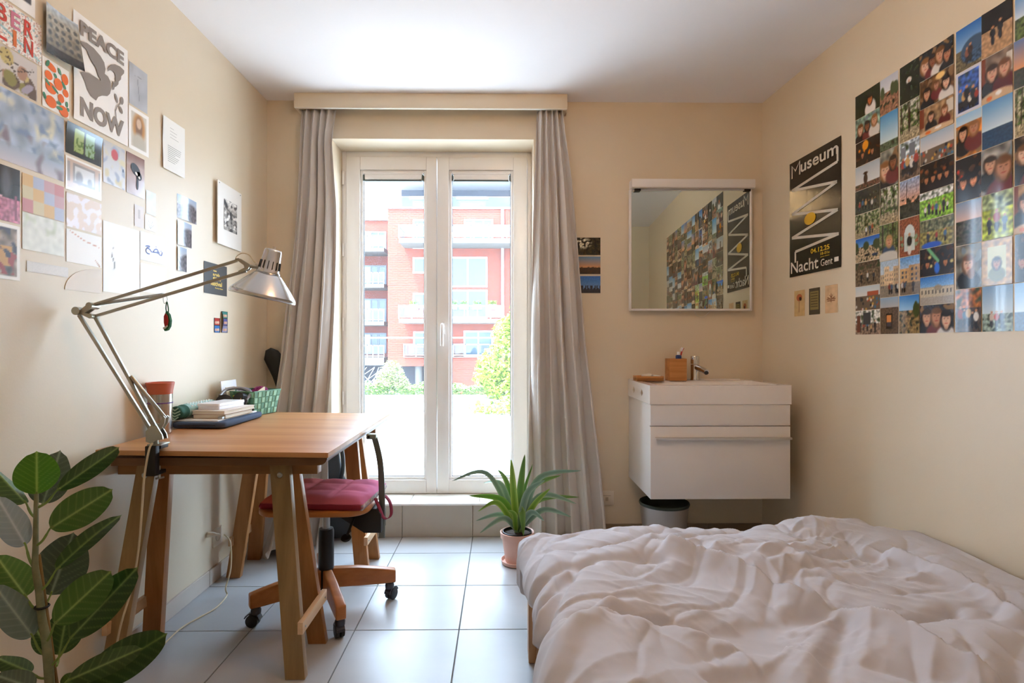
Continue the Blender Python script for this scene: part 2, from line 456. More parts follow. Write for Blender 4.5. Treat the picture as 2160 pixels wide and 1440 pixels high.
# ================================================================ OUTSIDE
M_DECK = mat('terrace_concrete', '#d6d7d8', 0.85, var=0.04, vscale=1.2)
TZ = 0.15
structure(build('floor_terrace', MB().bb((-14, YO, TZ - 0.3), (14, 8.0, TZ)), M_DECK), 'bright sunlit concrete terrace floor outside the door', 'terrace')
kb = thing('planter_curb', 'low grey concrete planter curb at the far edge of the terrace', 'curb', (-0.5, 8.0, TZ))
M_CURB = mat('curb_concrete', '#6f706e', 0.9, var=0.08, vscale=2)
for i in range(-6, 6):
    build('concrete_block', MB().bb((i * 2.2, 8.0, TZ - 0.3), (i * 2.2 + 2.19, 8.95, 0.305)), M_CURB, kb, bevel=0.012)
M_ALU = mat('white_aluminium', '#8d9094', 0.4)
rl = thing('balustrade', 'thin white handrail on a clear balustrade beyond the terrace curb', 'railing', (-0.5, 9.75, TZ))
build('handrail', MB().cyl((-13, 9.75, 1.205), (13, 9.75, 1.205), 0.014, n=10), M_ALU, rl, smooth=True)
for x in (-10, -6.2, -3.1, 0.95, 4.0, 8.0): build('post', MB().cyl((x, 9.75, -0.3), (x, 9.75, 1.2), 0.015, n=8), M_ALU, rl, smooth=True)
# ground behind the terrace
structure(build('ground_street', MB().bb((-60, 8.95, -2.7), (60, 80, -2.5)), mat('street', '#a8a49c', 0.9, var=0.1, vscale=0.3)), 'pale street ground beyond the terrace', 'ground')

def leafy(name, n, fn, size, seed, material, parent=None, flat=0.5):
    """cloud of small folded leaves; fn(rng) -> centre"""
    rg = random.Random(seed); m = MB()
    for _ in range(n):
        c = Vector(fn(rg)); a = rg.uniform(0, 6.283); e = rg.uniform(-1, 1) * flat
        d = Vector((math.cos(a) * math.cos(e), math.sin(a) * math.cos(e), math.sin(e)))
        sd = d.cross(Vector((rg.uniform(-.4, .4), rg.uniform(-.4, .4), 1))).normalized(); s = size * rg.uniform(0.6, 1.3)
        up = sd.cross(d) * s * 0.12
        m.add([c - d * s * .5, c + sd * s * .28 + up, c + d * s * .5, c - sd * s * .28 + up], [(0, 1, 2), (0, 2, 3)])
    return build(name, m, material, parent)
def leafmat(name, c1, c2):
    m = mat(name, c1, 0.5, color2=c2, vscale=7)
    m.node_tree.nodes['Principled BSDF'].inputs['Subsurface Weight'].default_value = 0.0
    return m
M_HEDGE = leafmat('hedge_leaf', '#4f7428', '#7d9a48')
def hedge(name, label, x0, x1, y0, y1, z0, z1, n, seed):
    t = thing(name, label, 'hedge', ((x0 + x1) / 2, (y0 + y1) / 2, z0))
    def fn(r):
        x = r.uniform(x0, x1); y = r.uniform(y0, y1)
        return x, y, z0 + (z1 - z0) * (r.random() ** 0.5) * (0.86 + 0.14 * math.sin(x * 9) * math.sin(x * 3.7))
    leafy('foliage', n, fn, 0.055, seed, M_HEDGE, t).__setitem__('kind', 'stuff')
    s = MB()
    for k in range(24):
        x = x0 + (k + .5) * (x1 - x0) / 24; s.cyl((x, (y0 + y1) / 2, -0.2), (x, (y0 + y1) / 2, z1 * 0.8), 0.012, 0.006, 5)
    build('stem', s, mat('hedge_twig', '#5b4a33', 0.9), t)
hedge('hedge', 'clipped green hedge in the planter behind the terrace curb', -4.5, 2.2, 9.0, 9.55, 0.16, 0.49, 15000, 3)
# flowering shrub in the planter, left pane
sh = thing('shrub', 'pale flowering shrub rising above the hedge', 'shrub', (-1.85, 9.4, 0.2))
def fnb(r):
    a = r.uniform(0, 6.283); q = r.random() ** 0.6
    return -1.80 + q * 0.30 * math.cos(a), 9.35 + q * 0.25 * math.sin(a), 0.42 + 0.42 * (1 - q * q) * r.random()
leafy('foliage', 1800, fnb, 0.06, 5, leafmat('shrub_leaf', '#7d8a50', '#b5b58a'), sh)['kind'] = 'stuff'
build('stem', MB().cyl((-1.80, 9.35, 0.1), (-1.78, 9.35, 0.6), 0.012, 0.006, 6), mat('hedge_twig'), sh)
# leaning tree on the right
tr = thing('tree', 'bright yellow-green leafy tree leaning over the curb, right of the door', 'tree', (1.2, 8.7, 0.25))
blobs = [((.45, 8.6, 1.15), (.50, .5, .55)), ((.12, 8.5, .78), (.48, .45, .36)), ((.75, 8.7, 1.7), (.6, .6, .6)), ((-.15, 8.5, .64), (.28, .35, .22)), ((.35, 8.4, .45), (.6, .5, .3)),
         ((.15, 7.85, .22), (.62, .35, .11)), ((1.35, 8.8, 1.3), (.9, .7, .9)), ((.16, 8.6, 1.25), (.30, .35, .30)), ((.6, 8.0, .3), (.6, .4, .2))]
def fnt(r):
    c, s = blobs[r.choices(range(len(blobs)), [b[1][0] * b[1][2] for b in blobs])[0]]
    while True:
        p = [r.uniform(-1, 1) for _ in range(3)]; d = sum(q * q for q in p)
        if 0.25 < d < 1: break
    return c[0] + s[0] * p[0], c[1] + s[1] * p[1], max(c[2] + s[2] * p[2], TZ + 0.02)
leafy('foliage', 17000, fnt, 0.095, 8, leafmat('tree_leaf', '#6f8f2c', '#a8ba48'), tr, flat=0.9)['kind'] = 'stuff'
tb = MB(); tb.tube(bez([(1.2, 8.7, 0.2), (1.05, 8.7, .8), (.8, 8.65, 1.2), (.4, 8.6, 1.1)], 6), 0.045, 8).tube(bez([(1.1, 8.7, .6), (.6, 8.55, .65), (-.1, 8.5, .65)], 6), 0.03, 8).tube(bez([(1.05, 8.7, .8), (1.1, 8.7, 1.5), (.9, 8.7, 2.0)], 6), 0.03, 8)
build('trunk', tb, mat('bark', '#5a4a38', 0.9), tr, smooth=True)

# ---- apartment building across the street
BY = 24.0; KX = BY / FPX
def bx(px): return atY(px, 724, BY).x
def bz(py): return EYE + (724 - py) * KX
M_BRICK = mat('red_brick', '#6c2d1c', 0.9, var=0.12, vscale=1.6, bump=0.0)
# brick courses
nt = M_BRICK.node_tree; N = nt.nodes; bt = N.new('ShaderNodeTexBrick'); bt.inputs['Scale'].default_value = 1.0
bt.inputs['Brick Width'].default_value = 0.22; bt.inputs['Row Height'].default_value = 0.075; bt.inputs['Mortar Size'].default_value = 0.008
bt.inputs['Color1'].default_value = L4('#6c2d1c'); bt.inputs['Color2'].default_value = L4('#5e2618'); bt.inputs['Mortar'].default_value = L4('#7a4636')
tcb = N.new('ShaderNodeTexCoord'); mpb = N.new('ShaderNodeMapping'); mpb.inputs['Rotation'].default_value = (R(90), 0, 0)
nt.links.new(tcb.outputs['Object'], mpb.inputs['Vector']); nt.links.new(mpb.outputs['Vector'], bt.inputs['Vector'])
nt.links.new(bt.outputs['Color'], N['Principled BSDF'].inputs['Base Color'])
M_GREYB = mat('dark_brick', '#3a3c44', 0.9, var=0.1, vscale=2)
M_CONC = mat('balcony_concrete', '#585856', 0.9, var=0.06, vscale=1)
M_WF = mat('far_window_frame', '#9a9da2', 0.5)
M_PANE = mat('far_pane', '#3c4a58', 0.15, spec=0.5)
M_PANEL = mat('far_pane_dark', '#5e6f80', 0.1, spec=0.8)
M_RAILG = glass_mat('rail_glass', tint=(0.80, 0.86, 0.90), haze=0.015)
bd = thing('apartment_building', 'red brick apartment building with balconies and dark setback top floor', 'building', (0, BY, -2.5))
def wbox(name, x0, x1, y0, y1, z0, z1, m, parent=bd, **k): return build(name, MB().bb((x0, y0, z0), (x1, y1, z1)), m, parent, **k)
x_l, x_r = bx(818), 5.5
wbox('wall', x_l, x_r, BY, BY + 8, bz(772), bz(441), M_BRICK)
wbox('wall', bx(905), x_r, BY, BY + 8, -2.5, bz(772), M_BRICK)
wbox('parapet_cap', x_l - 0.05, x_r, BY - 0.06, BY + 0.3, bz(441), bz(437), mat('cap_metal', '#8a8e94', 0.4))
wbox('ground_floor', x_l, bx(905), BY + 2.2, BY + 8, -2.5, bz(772), M_GREYB)
for px in (838, 880): build('column', MB().cyl((bx(px), BY + 0.5, -2.5), (bx(px), BY + 0.5, bz(772)), 0.16, n=12), M_CONC, bd, smooth=True)
# setback floor, roof
wbox('setback_wall', bx(833), x_r, BY + 1.6, BY + 8, bz(441), bz(376), M_GREYB)
wbox('roof_slab', bx(806), x_r + .5, BY + 0.2, BY + 9, bz(380), bz(368), M_WF)
def window(px0, px1, py0, py1, y=BY, dark=False, mull=1, par=bd, kx=None, tr=None):
    x0, x1 = (bx(px0), bx(px1)) if kx is None else kx(px0, px1); z0, z1 = (bz(py1), bz(py0)) if kx is None else (tr(py1), tr(py0))
    t = 0.07; m = MB(); ya, yb = y - 0.03, y + 0.06
    m.bb((x0, ya, z0), (x0 + t, yb, z1)).bb((x1 - t, ya, z0), (x1, yb, z1)).bb((x0 + t, ya, z0), (x1 - t, yb, z0 + t)).bb((x0 + t, ya, z1 - t), (x1 - t, yb, z1))
    for k in range(1, mull): xm = x0 + (x1 - x0) * k / mull; m.bb((xm - t / 2, ya, z0 + t), (xm + t / 2, yb, z1 - t))
    f = build('window', m, M_WF if not dark else mat('dark_frame', '#545b63', 0.5), par)
    for k in range(mull):
        a = x0 + t / 2 + (x1 - x0 - t) * k / mull; b = x0 + t / 2 + (x1 - x0 - t) * (k + 1) / mull
        build('pane', MB().bb((a + t / 2, y - 0.008, z0 + t), (b - t / 2, y + 0.0, z1 - t)), M_PANEL if (dark and k == 0) else M_PANE, f)
    return f
for a in ((871, 899, 464, 525, 1), (871, 899, 543, 577, 1), (871, 899, 618, 650, 1), (872, 898, 699, 733, 1), (945, 1028, 542, 606, 2), (945, 1028, 611, 672, 2), (978, 1040, 697, 752, 2), (1084, 1140, 462, 513, 2), (1092, 1140, 541, 577, 2)):
    window(*a[:4], mull=a[4])
window(979, 1040, 462, 513, mull=3)
build('window_opening', MB().bb((bx(981), BY - 0.012, bz(498)), (bx(998), BY - 0.009, bz(466))), mat('dark_room', '#4b5560', 0.6), bd)
for a in ((858, 905), (962, 1023), (1086, 1120)):
    window(a[0], a[1], 404, 440, y=BY + 1.6, dark=True, mull=2)
    wbox('shutter_box', bx(a[0]) - .1, bx(a[1]) + .1, BY + 1.4, BY + 1.6, bz(403), bz(396), M_WF)
wbox('rail_panel', bx(835), x_r, BY + 0.35, BY + 0.37, bz(439), bz(411), M_RAILG)
wbox('rail_cap', bx(835), x_r, BY + 0.33, BY + 0.39, bz(411.5), bz(410.5), M_ALU)
def balcony(px0, px1, pslab0, pslab1, prail, y=BY, depth=1.3, fx=bx, fz=bz, posts=9):
    x0, x1 = fx(px0), fx(px1); z0, z1, z2 = fz(pslab1), fz(pslab0), fz(prail)
    s = build('balcony', MB().bb((x0, y - depth, z0), (x1, y, z1)), M_CONC, bd, bevel=0.01)
    m = MB(); m.bb((x0, y - depth - 0.02, z2 - 0.05), (x1, y - depth + 0.03, z2)); m.bb((x0 - 0.02, y - depth, z2 - 0.05), (x0 + 0.03, y, z2))
    m.bb((x0, y - depth - 0.01, z1 + .05), (x1, y - depth + 0.02, z1 + .09))
    for k in range(posts): xx = x0 + (x1 - x0) * k / (posts - 1); m.bb((xx - .02, y - depth - .02, z1), (xx + .02, y - depth + .02, z2))
    build('balcony_rail', m, M_ALU, s)
    g = MB(); g.bb((x0 + 0.03, y - depth - 0.004, z1 + .1), (x1, y - depth + 0.004, z2 - .05)); g.bb((x0 - .004, y - depth, z1 + .1), (x0 + .004, y, z2 - .05))
    build('rail_glass', g, M_RAILG, s)
    return s
balcony(853, 1140, 514, 524, 488); balcony(853, 1062, 675, 683, 648); balcony(853, 1060, 752, 753.5, 725, depth=0.15)
for px in (1060,): build('downpipe', MB().cyl((bx(px), BY - 0.08, -2), (bx(px), BY - 0.08, bz(441)), 0.06, n=8), M_ALU, bd, smooth=True)
# outdoor furniture and flower boxes on the balcony
for i, px in enumerate((884, 962, 984, 1010, 1040)):
    p = Vector((bx(px), BY - 1.43, bz(652))); pb = thing('flower_box', ['grey flower box on the balcony rail, %s' % s for s in ('left of the door frame post', 'second from the post', 'middle one', 'fourth from the post', 'rightmost')][i], 'planter', (p.x, p.y, p.z - .1), group='flower boxes on the far balcony')
    build('trough', MB().bb((p.x - .17, p.y - .1, p.z - .1), (p.x + .17, p.y + .1, p.z + .1)), mat('box_grey', '#8b8f93', 0.6), pb, bevel=0.02)
    leafy('plant', 120, lambda r, p=p: (p.x + r.uniform(-.15, .15), p.y + r.uniform(-.1, .1), p.z + .1 + r.uniform(0, .14)), .09, 40 + i, M_HEDGE, pb)
# left wing, further back
LY = 27.0; KL = LY / FPX
lx = lambda px: atY(px, 724, LY).x
lz = lambda py: EYE + (724 - py) * KL
wbox('wing_wall', -22, x_l + 0.3, LY, LY + 6, lz(770), lz(466), M_BRICK)
wbox('wing_base', -22, x_l + 0.3, LY + .6, LY + 6, -2.5, lz(770), M_GREYB)
wbox('parapet_cap', -22, x_l + .3, LY - .06, LY + .3, lz(466), lz(463.5), mat('cap_metal'))
for py0, py1 in ((489, 533), (560, 605), (630, 680), (702, 745)):
    window(766, 815, py0, py1, y=LY, mull=3, dark=True, kx=lambda a, b: (lx(a), lx(b)), tr=lz)
for s0, s1, rr in ((533, 541, 509), (605, 613, 582), (680, 688, 655), (752, 768, 727)):
    balcony(700, 823, s0, s1, rr, y=LY, depth=1.4, fx=lx, fz=lz, posts=12)
# lattice screens at ground level
rg = random.Random(4); m = MB()
for k in range(46):
    x0 = lx(700 + rg.random() * 118); x1 = x0 + rg.uniform(-2.0, 2.0); zz0, zz1 = lz(825), lz(772)
    m.beam((x0, LY - 1.2, zz0), (min(x1, lx(822)), LY - 1.2, zz1), 0.03, 0.03, up=(0, 1, 0))
build('lattice_screen', m, M_ALU, bd)
# ================================================================ CURTAINS
M_CURT = mat('curtain_cloth', '#cfc9c3', 0.9, spec=0.15, var=0.03, vscale=5, bump=0.03, bscale=400, sheen=0.15)
def interp(t, pts):
    ts = [p[0] for p in pts]; return np.interp(t, ts, [p[1] for p in pts])
def curtain(name, label, left, right, z_top, z_bot, Yc, folds, seed, amp, puddle=0.0, lean=0.0):
    """left/right: (z, X) edges; folds hang from a gathered heading"""
    nu, nv = 150, 90
    s = np.linspace(0, 1, nu)[None, :]; tv = np.linspace(0, 1, nv)[:, None]
    z = z_top + (z_bot - z_top) * tv
    lz_, lx_ = zip(*sorted(left)); rz_, rx_ = zip(*sorted(right))
    xl = np.interp(z, lz_, lx_); xr = np.interp(z, rz_, rx_)
    ph = 2 * np.pi * folds * s
    warp = 1.1 * pn(s * 3 + 0.1, tv * 1.3 + 7, seed) + 0.5 * pn(s * 6, tv * 3, seed + 1) * (0.3 + tv)
    a = amp[0] + (amp[1] - amp[0]) * np.clip(tv * 1.4, 0, 1) ** 0.8
    wv = np.sin(ph + warp * 2.2); wv = np.sign(wv) * np.abs(wv) ** 0.8
    y = Yc - lean * np.clip((1.7 - z) / 1.7, 0, 1) ** 1.2 + a * wv + 0.010 * pn(s * 4, tv * 5, seed + 2) * tv
    head = np.clip(1 - tv / 0.05, 0, 1)
    y = y + 0.006 * head * np.sin(ph * 2.0 + 1)
    xx = xl + (xr - xl) * (s + 0.045 * np.sin(2 * ph + warp) * np.clip(tv * 4, 0, 1)) + 0.004 * pn(s * 9, tv * 8, seed + 3) * tv
    P = np.stack(np.broadcast_arrays(xx, y, z), -1).astype(float)
    if puddle:
        k = np.clip((0.22 - P[..., 2]) / 0.22, 0, 1)
        P[..., 1] -= 0.10 * k ** 1.5 * (1 + 0.6 * np.sin(ph * 0.7 + 1.0)); P[..., 2] = np.maximum(P[..., 2], 0.006 + 0.018 * k * (1 + np.sin(ph + 2)))
    m = MB(); m.grid(P); o = build(name, m, M_CURT, smooth=True, angle=180)
    md = o.modifiers.new('cloth_thickness', 'SOLIDIFY'); md.thickness = 0.002; md.offset = 0
    tag(o, label, 'curtain', 'curtains beside the glazed door'); return o
def edge(pts, Y): return [(lambda p: (p.z, p.x))(atY(px, py, Y)) for px, py in pts]
YC = 3.215
curtain('curtain', 'long off-white curtain bunched beside the desk, hem lying on the floor',
        edge([(637, 229), (628, 400), (612, 600), (598, 760), (580, 880), (556, 1020), (546, 1140), (548, 1176)], YC),
        edge([(710, 229), (700, 300), (706, 430), (703, 640), (698, 860), (703, 1020), (712, 1120), (719, 1176)], YC),
        2.425, -0.01, YC, 4.6, 11, (0.017, 0.040), puddle=1.0, lean=0.15)
curtain('curtain', 'long off-white curtain hanging between the glazed door and the washbasin wall',
        edge([(1133, 229), (1127, 400), (1121, 600), (1117, 800), (1115, 1000), (1113, 1140)], YC),
        edge([(1185, 229), (1205, 380), (1219, 560), (1232, 720), (1250, 880), (1272, 1085), (1277, 1140)], YC),
        2.425, 0.015, YC, 4.8, 29, (0.017, 0.042))

# ================================================================ TRESTLES AND TABLE TOP
W_DK = wood('trestle_wood_x', '#8d6238', '#a9794a', 'x'); W_LEG = wood('trestle_wood_z', '#9a6636', '#b98350', 'z')
W_LIGHT = wood('pale_batten', '#cfa77c', '#e0c09a', 'y')
W_GREY = wood('weathered_leg', '#8a6d48', '#a88a60', 'z')
M_BOLT = mat('zinc_bolt', '#b8bab8', 0.3, metal=1.0)
def trestle(loc, label, weathered):
    t = thing('trestle', label, 'trestle', loc, group='wooden trestles under the table top')
    build('beam', MB().bb((-0.345, -0.022, 0.655), (0.345, 0.022, 0.695)), W_DK, t, bevel=0.002, local=True)
    build('top_rail', MB().bb((-0.345, -0.035, 0.695), (0.345, 0.035, 0.713)), W_DK, t, bevel=0.002, local=True)
    for sx in (-1, 1):
        for sy in (-1, 1):
            top = Vector((sx * 0.225, sy * 0.040, 0.695)); bot = Vector((sx * 0.305, sy * 0.112, 0.0))
            d = (bot - top).normalized(); m = MB()
            w2, t2 = 0.033, 0.015
            ax = Vector((1, 0, 0)); ay = Vector((0, 1, 0))
            vs = []
            for p in (bot, top):
                for a, b in ((-1, -1), (1, -1), (1, 1), (-1, 1)): vs.append(p + ax * a * w2 + ay * b * t2)
            m.add(vs, [(3, 2, 1, 0), (4, 5, 6, 7), (0, 1, 5, 4), (1, 2, 6, 5), (2, 3, 7, 6), (3, 0, 4, 7)])
            lg = build('leg', m, W_GREY if (sy < 0 and weathered) else W_LEG, t, bevel=0.002, local=True)
            if sy < 0:
                p = top + d * 0.035
                build('bolt', MB().lathe([(0, 0.0), (0.010, 0.001), (0.008, 0.004), (0, 0.006)], (0, 0, 0), 12, Matrix.Rotation(R(90), 3, 'X')), M_BOLT, lg, smooth=True, local=True).location = p + Vector((0, -t2 - 0.0005, 0))
        k = 0.76; xs = sx * (0.225 + 0.08 * k) ; yy = 0.040 + 0.072 * k
        x0 = xs + sx * 0.034
        br = build('stretcher', MB().bb((x0 - 0.006, -yy - 0.035, 0.150), (x0 + 0.012, yy + 0.035, 0.190)), W_LIGHT, t, bevel=0.002, local=True)
        for q in (-1, 1):
            build('screw', MB().cyl((x0 + sx * 0.012 - 0.001, q * (yy + 0.012), 0.168), (x0 + sx * 0.012 + 0.003, q * (yy + 0.012), 0.168), 0.0035, n=8), M_BOLT, br, local=True)
    return t
trestle((-0.985, 2.012, 0), 'wooden trestle with weathered legs nearest the camera, carrying the lamp end of the table', True)
trestle((-0.965, 2.835, 0), 'wooden trestle at the window end of the table, behind the swivel chair', False)

TILT = math.atan2(0.011, 0.743)
TX0, TX1, TY0, TY1 = -1.300, -0.557, 1.838, 2.862
def tz(x): return 0.758 + 0.011 * (TX1 - x) / 0.743
W_TOP = wood('table_top_wood', '#ac7243', '#c69362', 'x', rough=0.42, scale=5.0, bump=0.03)
tt = thing('table_top', 'worn brown wooden table top resting on two trestles', 'table top', ((TX0 + TX1) / 2, (TY0 + TY1) / 2, 0.735))
m = MB(); vs = []
for (x, y) in ((TX0, TY0), (TX1, TY0), (TX1, TY1), (TX0, TY1)):
    vs += [(x, y, tz(x) - 0.017), (x, y, tz(x))]
m.add(vs, [(0, 6, 4, 2), (1, 3, 5, 7), (0, 2, 3, 1), (2, 4, 5, 3), (4, 6, 7, 5), (6, 0, 1, 7)])
build('board', m, W_TOP, tt, bevel=0.0025)
# lower tray with rounded ends
def trayp(a, b, d): return (a, d, b)
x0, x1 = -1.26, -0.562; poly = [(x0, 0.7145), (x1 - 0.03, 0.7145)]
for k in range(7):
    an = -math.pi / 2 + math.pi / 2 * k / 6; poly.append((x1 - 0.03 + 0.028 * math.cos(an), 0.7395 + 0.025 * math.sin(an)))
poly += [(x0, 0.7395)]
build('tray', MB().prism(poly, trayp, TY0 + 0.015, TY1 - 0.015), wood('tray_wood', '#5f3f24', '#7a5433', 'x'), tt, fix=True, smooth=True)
sp = MB()
for y in (2.012, 2.815): sp.bb((-1.25, y - 0.03, 0.7132), (-0.65, y + 0.03, 0.7150))
build('packing_strip', sp, mat('felt_strip', '#3c2a1a', 0.8), tt)

# ================================================================ SWIVEL CHAIR
W_CH = wood('chair_beech', '#a5622f', '#bd7d48', 'x', rough=0.35); W_SEAT = wood('seat_ply', '#b06a34', '#c27f47', 'x', rough=0.35)
CX, CY = -0.735, 2.40
ch = thing('swivel_chair', 'wooden swivel chair on castors with black gas post, tucked under the table', 'chair', (CX, CY, 0))
build('post', MB().lathe([(0, 0.085), (0.030, 0.085), (0.0315, 0.10), (0.0315, 0.322), (0.029, 0.334), (0, 0.336)], (CX, CY, 0), 28), mat('post_black', '#1c1f23', 0.35), ch, smooth=True)
build('gas_spring', MB().cyl((CX, CY, 0.334), (CX, CY, 0.430), 0.0155, n=20), M_METAL, ch, smooth=True)
M_CAST = mat('castor_grey', '#4a4a50', 0.3, metal=0.6); M_WHEEL = mat('castor_wheel', '#25272a', 0.5)
for i, (ex, ey) in enumerate(((-0.483, 2.472), (-0.607, 2.150), (-0.962, 2.245), (-0.835, 2.655))):
    d = Vector((ex - CX, ey - CY, 0)); ln = d.length; d.normalize(); sd = Vector((-d.y, d.x, 0))
    prof = [(0.025, 0.168, 0.088), (ln * 0.5, 0.160, 0.082), (ln - 0.03, 0.143, 0.078), (ln + 0.025, 0.132, 0.078)]
    m = MB(); vs = []; fs = []
    for (q, zt, zb) in prof:
        c = Vector((CX, CY, 0)) + d * q
        vs += [c - sd * 0.019 + Vector((0, 0, zb)), c + sd * 0.019 + Vector((0, 0, zb)), c + sd * 0.019 + Vector((0, 0, zt)), c - sd * 0.019 + Vector((0, 0, zt))]
    for k in range(3):
        for j in range(4): fs.append((k * 4 + j, k * 4 + (j + 1) % 4, k * 4 + 4 + (j + 1) % 4, k * 4 + 4 + j))
    fs += [(3, 2, 1, 0), (12, 13, 14, 15)]
    m.add(vs, fs); arm = build('base_arm', m, W_CH, ch, bevel=0.007, seg=3)
    cs = thing_c = build('castor', MB().lathe([(0, 0.076), (0.016, 0.076), (0.020, 0.066), (0.019, 0.052), (0, 0.050)], (ex, ey, 0), 16), M_CAST, ch, smooth=True)
    wd = Vector((math.cos(1.1 + i), math.sin(1.1 + i), 0)); ax = Vector((-wd.y, wd.x, 0)); wc = Vector((ex, ey, 0.0245)) + wd * 0.012
    hood = MB(); hd_ = []
    for k in range(9):
        an = R(20 + 150 * k / 8); hd_.append(wc + wd * 0.030 * math.cos(an) + Vector((0, 0, 0.030 * math.sin(an))))
    for k in range(8): hood.beam(hd_[k], hd_[k + 1], 0.030, 0.004, up=(hd_[k] - wc).normalized())
    build('hood', hood, M_CAST, cs)
    for sg in (-1, 1):
        build('wheel', MB().cyl(wc + ax * sg * 0.003, wc + ax * sg * 0.017, 0.0245, n=20), M_WHEEL, cs, bevel=0.003)
# seat board (rounded square, dished edge)
def rrect(x0, x1, y0, y1, r, n=6):
    out = []
    for cx, cy, a0 in ((x1 - r, y1 - r, 0), (x0 + r, y1 - r, 90), (x0 + r, y0 + r, 180), (x1 - r, y0 + r, 270)):
        for k in range(n + 1): a = R(a0 + 90 * k / n); out.append((cx + r * math.cos(a), cy + r * math.sin(a)))
    return out
build('seat', MB().prism(rrect(-0.965, -0.525, 2.205, 2.585, 0.09), lambda a, b, d: (a, b, d), 0.436, 0.460), W_SEAT, ch, bevel=0.008, seg=3)
build('seat_plate', MB().bb((CX - 0.09, CY - 0.06, 0.424), (CX + 0.09, CY + 0.06, 0.436)), M_BLACK, ch, bevel=0.003)
build('tilt_housing', MB().prism([(-0.66, 0.435), (-0.51, 0.435), (-0.490, 0.41), (-0.490, 0.335), (-0.56, 0.335), (-0.66, 0.40)], lambda a, b, d: (a, d, b), 2.33, 2.43), M_BLACK, ch, fix=True, bevel=0.005)
kn = build('tilt_lever', MB().tube(bez([(-0.60, 2.33, 0.40), (-0.605, 2.30, 0.375), (-0.615, 2.28, 0.345)], 5), 0.005, 8), M_BLACK, ch, smooth=True)
build('knob', MB().lathe([(0, -0.006), (0.018, -0.005), (0.021, 0), (0.018, 0.005), (0, 0.006)], (-0.618, 2.275, 0.335), 16, Matrix.Rotation(R(25), 3, 'X')), M_BLACK, kn, smooth=True)
bar = [(-0.497, 2.38, 0.300), (-0.497, 2.38, 0.45), (-0.500, 2.38, 0.56), (-0.507, 2.38, 0.63), (-0.522, 2.38, 0.695), (-0.530, 2.38, 0.722)]
m = MB(); P = bez(bar, 6); vs = []; fs = []
for i, p in enumerate(P):
    vs += [p + Vector((dx, dy, 0)) for dx, dy in ((-0.0125, -0.005), (0.0125, -0.005), (0.0125, 0.005), (-0.0125, 0.005))]
for i in range(len(P) - 1):
    for j in range(4): fs.append((i * 4 + j, i * 4 + (j + 1) % 4, i * 4 + 4 + (j + 1) % 4, i * 4 + 4 + j))
fs += [(3, 2, 1, 0), tuple(range(len(P) * 4 - 4, len(P) * 4))]
m.add(vs, fs); build('back_bar', m, mat('bar_grey', '#6f7470', 0.35, metal=0.8), ch, bevel=0.0015)
br = build('back_bracket', MB().bb((-0.560, 2.362, 0.712), (-0.518, 2.398, 0.734)), mat('bracket_green', '#8f9a90', 0.35, metal=0.6), ch, bevel=0.006, seg=3)
build('screw_hole', MB().cyl((-0.548, 2.3605, 0.723), (-0.548, 2.364, 0.723), 0.005, n=12), M_BLACK, br)

# cushion
cu = thing('seat_cushion', 'padded red and pink tufted cushion with patterned edge on the swivel chair', 'cushion', (-0.73, 2.39, 0.461))
n1, n2 = 40, 36
u = np.linspace(-1, 1, n1)[None, :]; v = np.linspace(-1, 1, n2)[:, None]
U, V = np.broadcast_arrays(u, v)
edge_f = (1 - np.abs(U) ** 8) * (1 - np.abs(V) ** 8)
tuft = np.minimum(np.abs(np.sin((U + 1) * np.pi * 1.5)), np.abs(np.sin((V + 1) * np.pi * 1.5)))
Z = 0.024 + 0.022 * np.sqrt(np.clip(edge_f, 0, 1)) + 0.010 * tuft ** 0.5 * edge_f + 0.003 * pn(U * 4, V * 4, 3)
ca, sa = math.cos(R(-4)), math.sin(R(-4))
def cpos(U, V, Z): return np.stack([-0.728 + 0.205 * U * ca - 0.168 * V * sa, 2.39 + 0.205 * U * sa + 0.168 * V * ca, 0.4605 + Z], -1)
M_CUSH = mat('cushion_cloth', attr='Col', rough=0.85, spec=0.2, bump=0.05, bscale=500)
m = MB(); m.grid(cpos(U, V, Z))
t = np.clip((U + 1) / 2, 0, 1)[..., None]; c0, c1 = np.array(lin('#e47460')), np.array(lin('#c86e94'))
cc = c0 * (1 - t) + c1 * t; cc = cc * (1 + 0.10 * pn(U * 3, V * 3, 9))[..., None]
m.c = np.concatenate([cc, np.ones_like(t)], -1).reshape(-1, 4)
build('top_cover', m, M_CUSH, cu, smooth=True, angle=180)
# side band
ring = []; 
for k in range(160):
    q = k / 160 * 4; s_ = q % 1 * 2 - 1
    ring.append((s_, -1) if q < 1 else ((1, s_) if q < 2 else ((-s_, 1) if q < 3 else (-1, -s_))))
ring = np.array(ring)
rows = []
for zz, ex in ((0.001, 0.985), (0.006, 1.0), (0.013, 1.012), (0.020, 1.0), (0.0255, 0.995)):
    rows.append(cpos(ring[:, 0] * ex, ring[:, 1] * ex, np.full(160, zz)))
P = np.array(rows)
m = MB(); m.grid(P, closed_u=True)
rs = np.random.RandomState(2); pat = []
for j in range(5):
    for k in range(160):
        right = ring[k, 0] > 0.99
        if right:
            c = lin(['#c9c3bf', '#b7a9a4', '#9aa3b5', '#c58f7c', '#d9d3cd'][rs.randint(5)])
        else: c = lin('#8a2c3a')
        pat.append((*c, 1))
m.c = pat
build('side_band', m, M_CUSH, cu, smooth=True, angle=180)
lp_ = MB()
pth = bez([(-0.522, 2.36, 0.470), (-0.500, 2.345, 0.43), (-0.485, 2.345, 0.395), (-0.468, 2.36, 0.385), (-0.458, 2.385, 0.40), (-0.468, 2.40, 0.445), (-0.50, 2.41, 0.475), (-0.522, 2.41, 0.474)], 8)
vs = []; fs = []
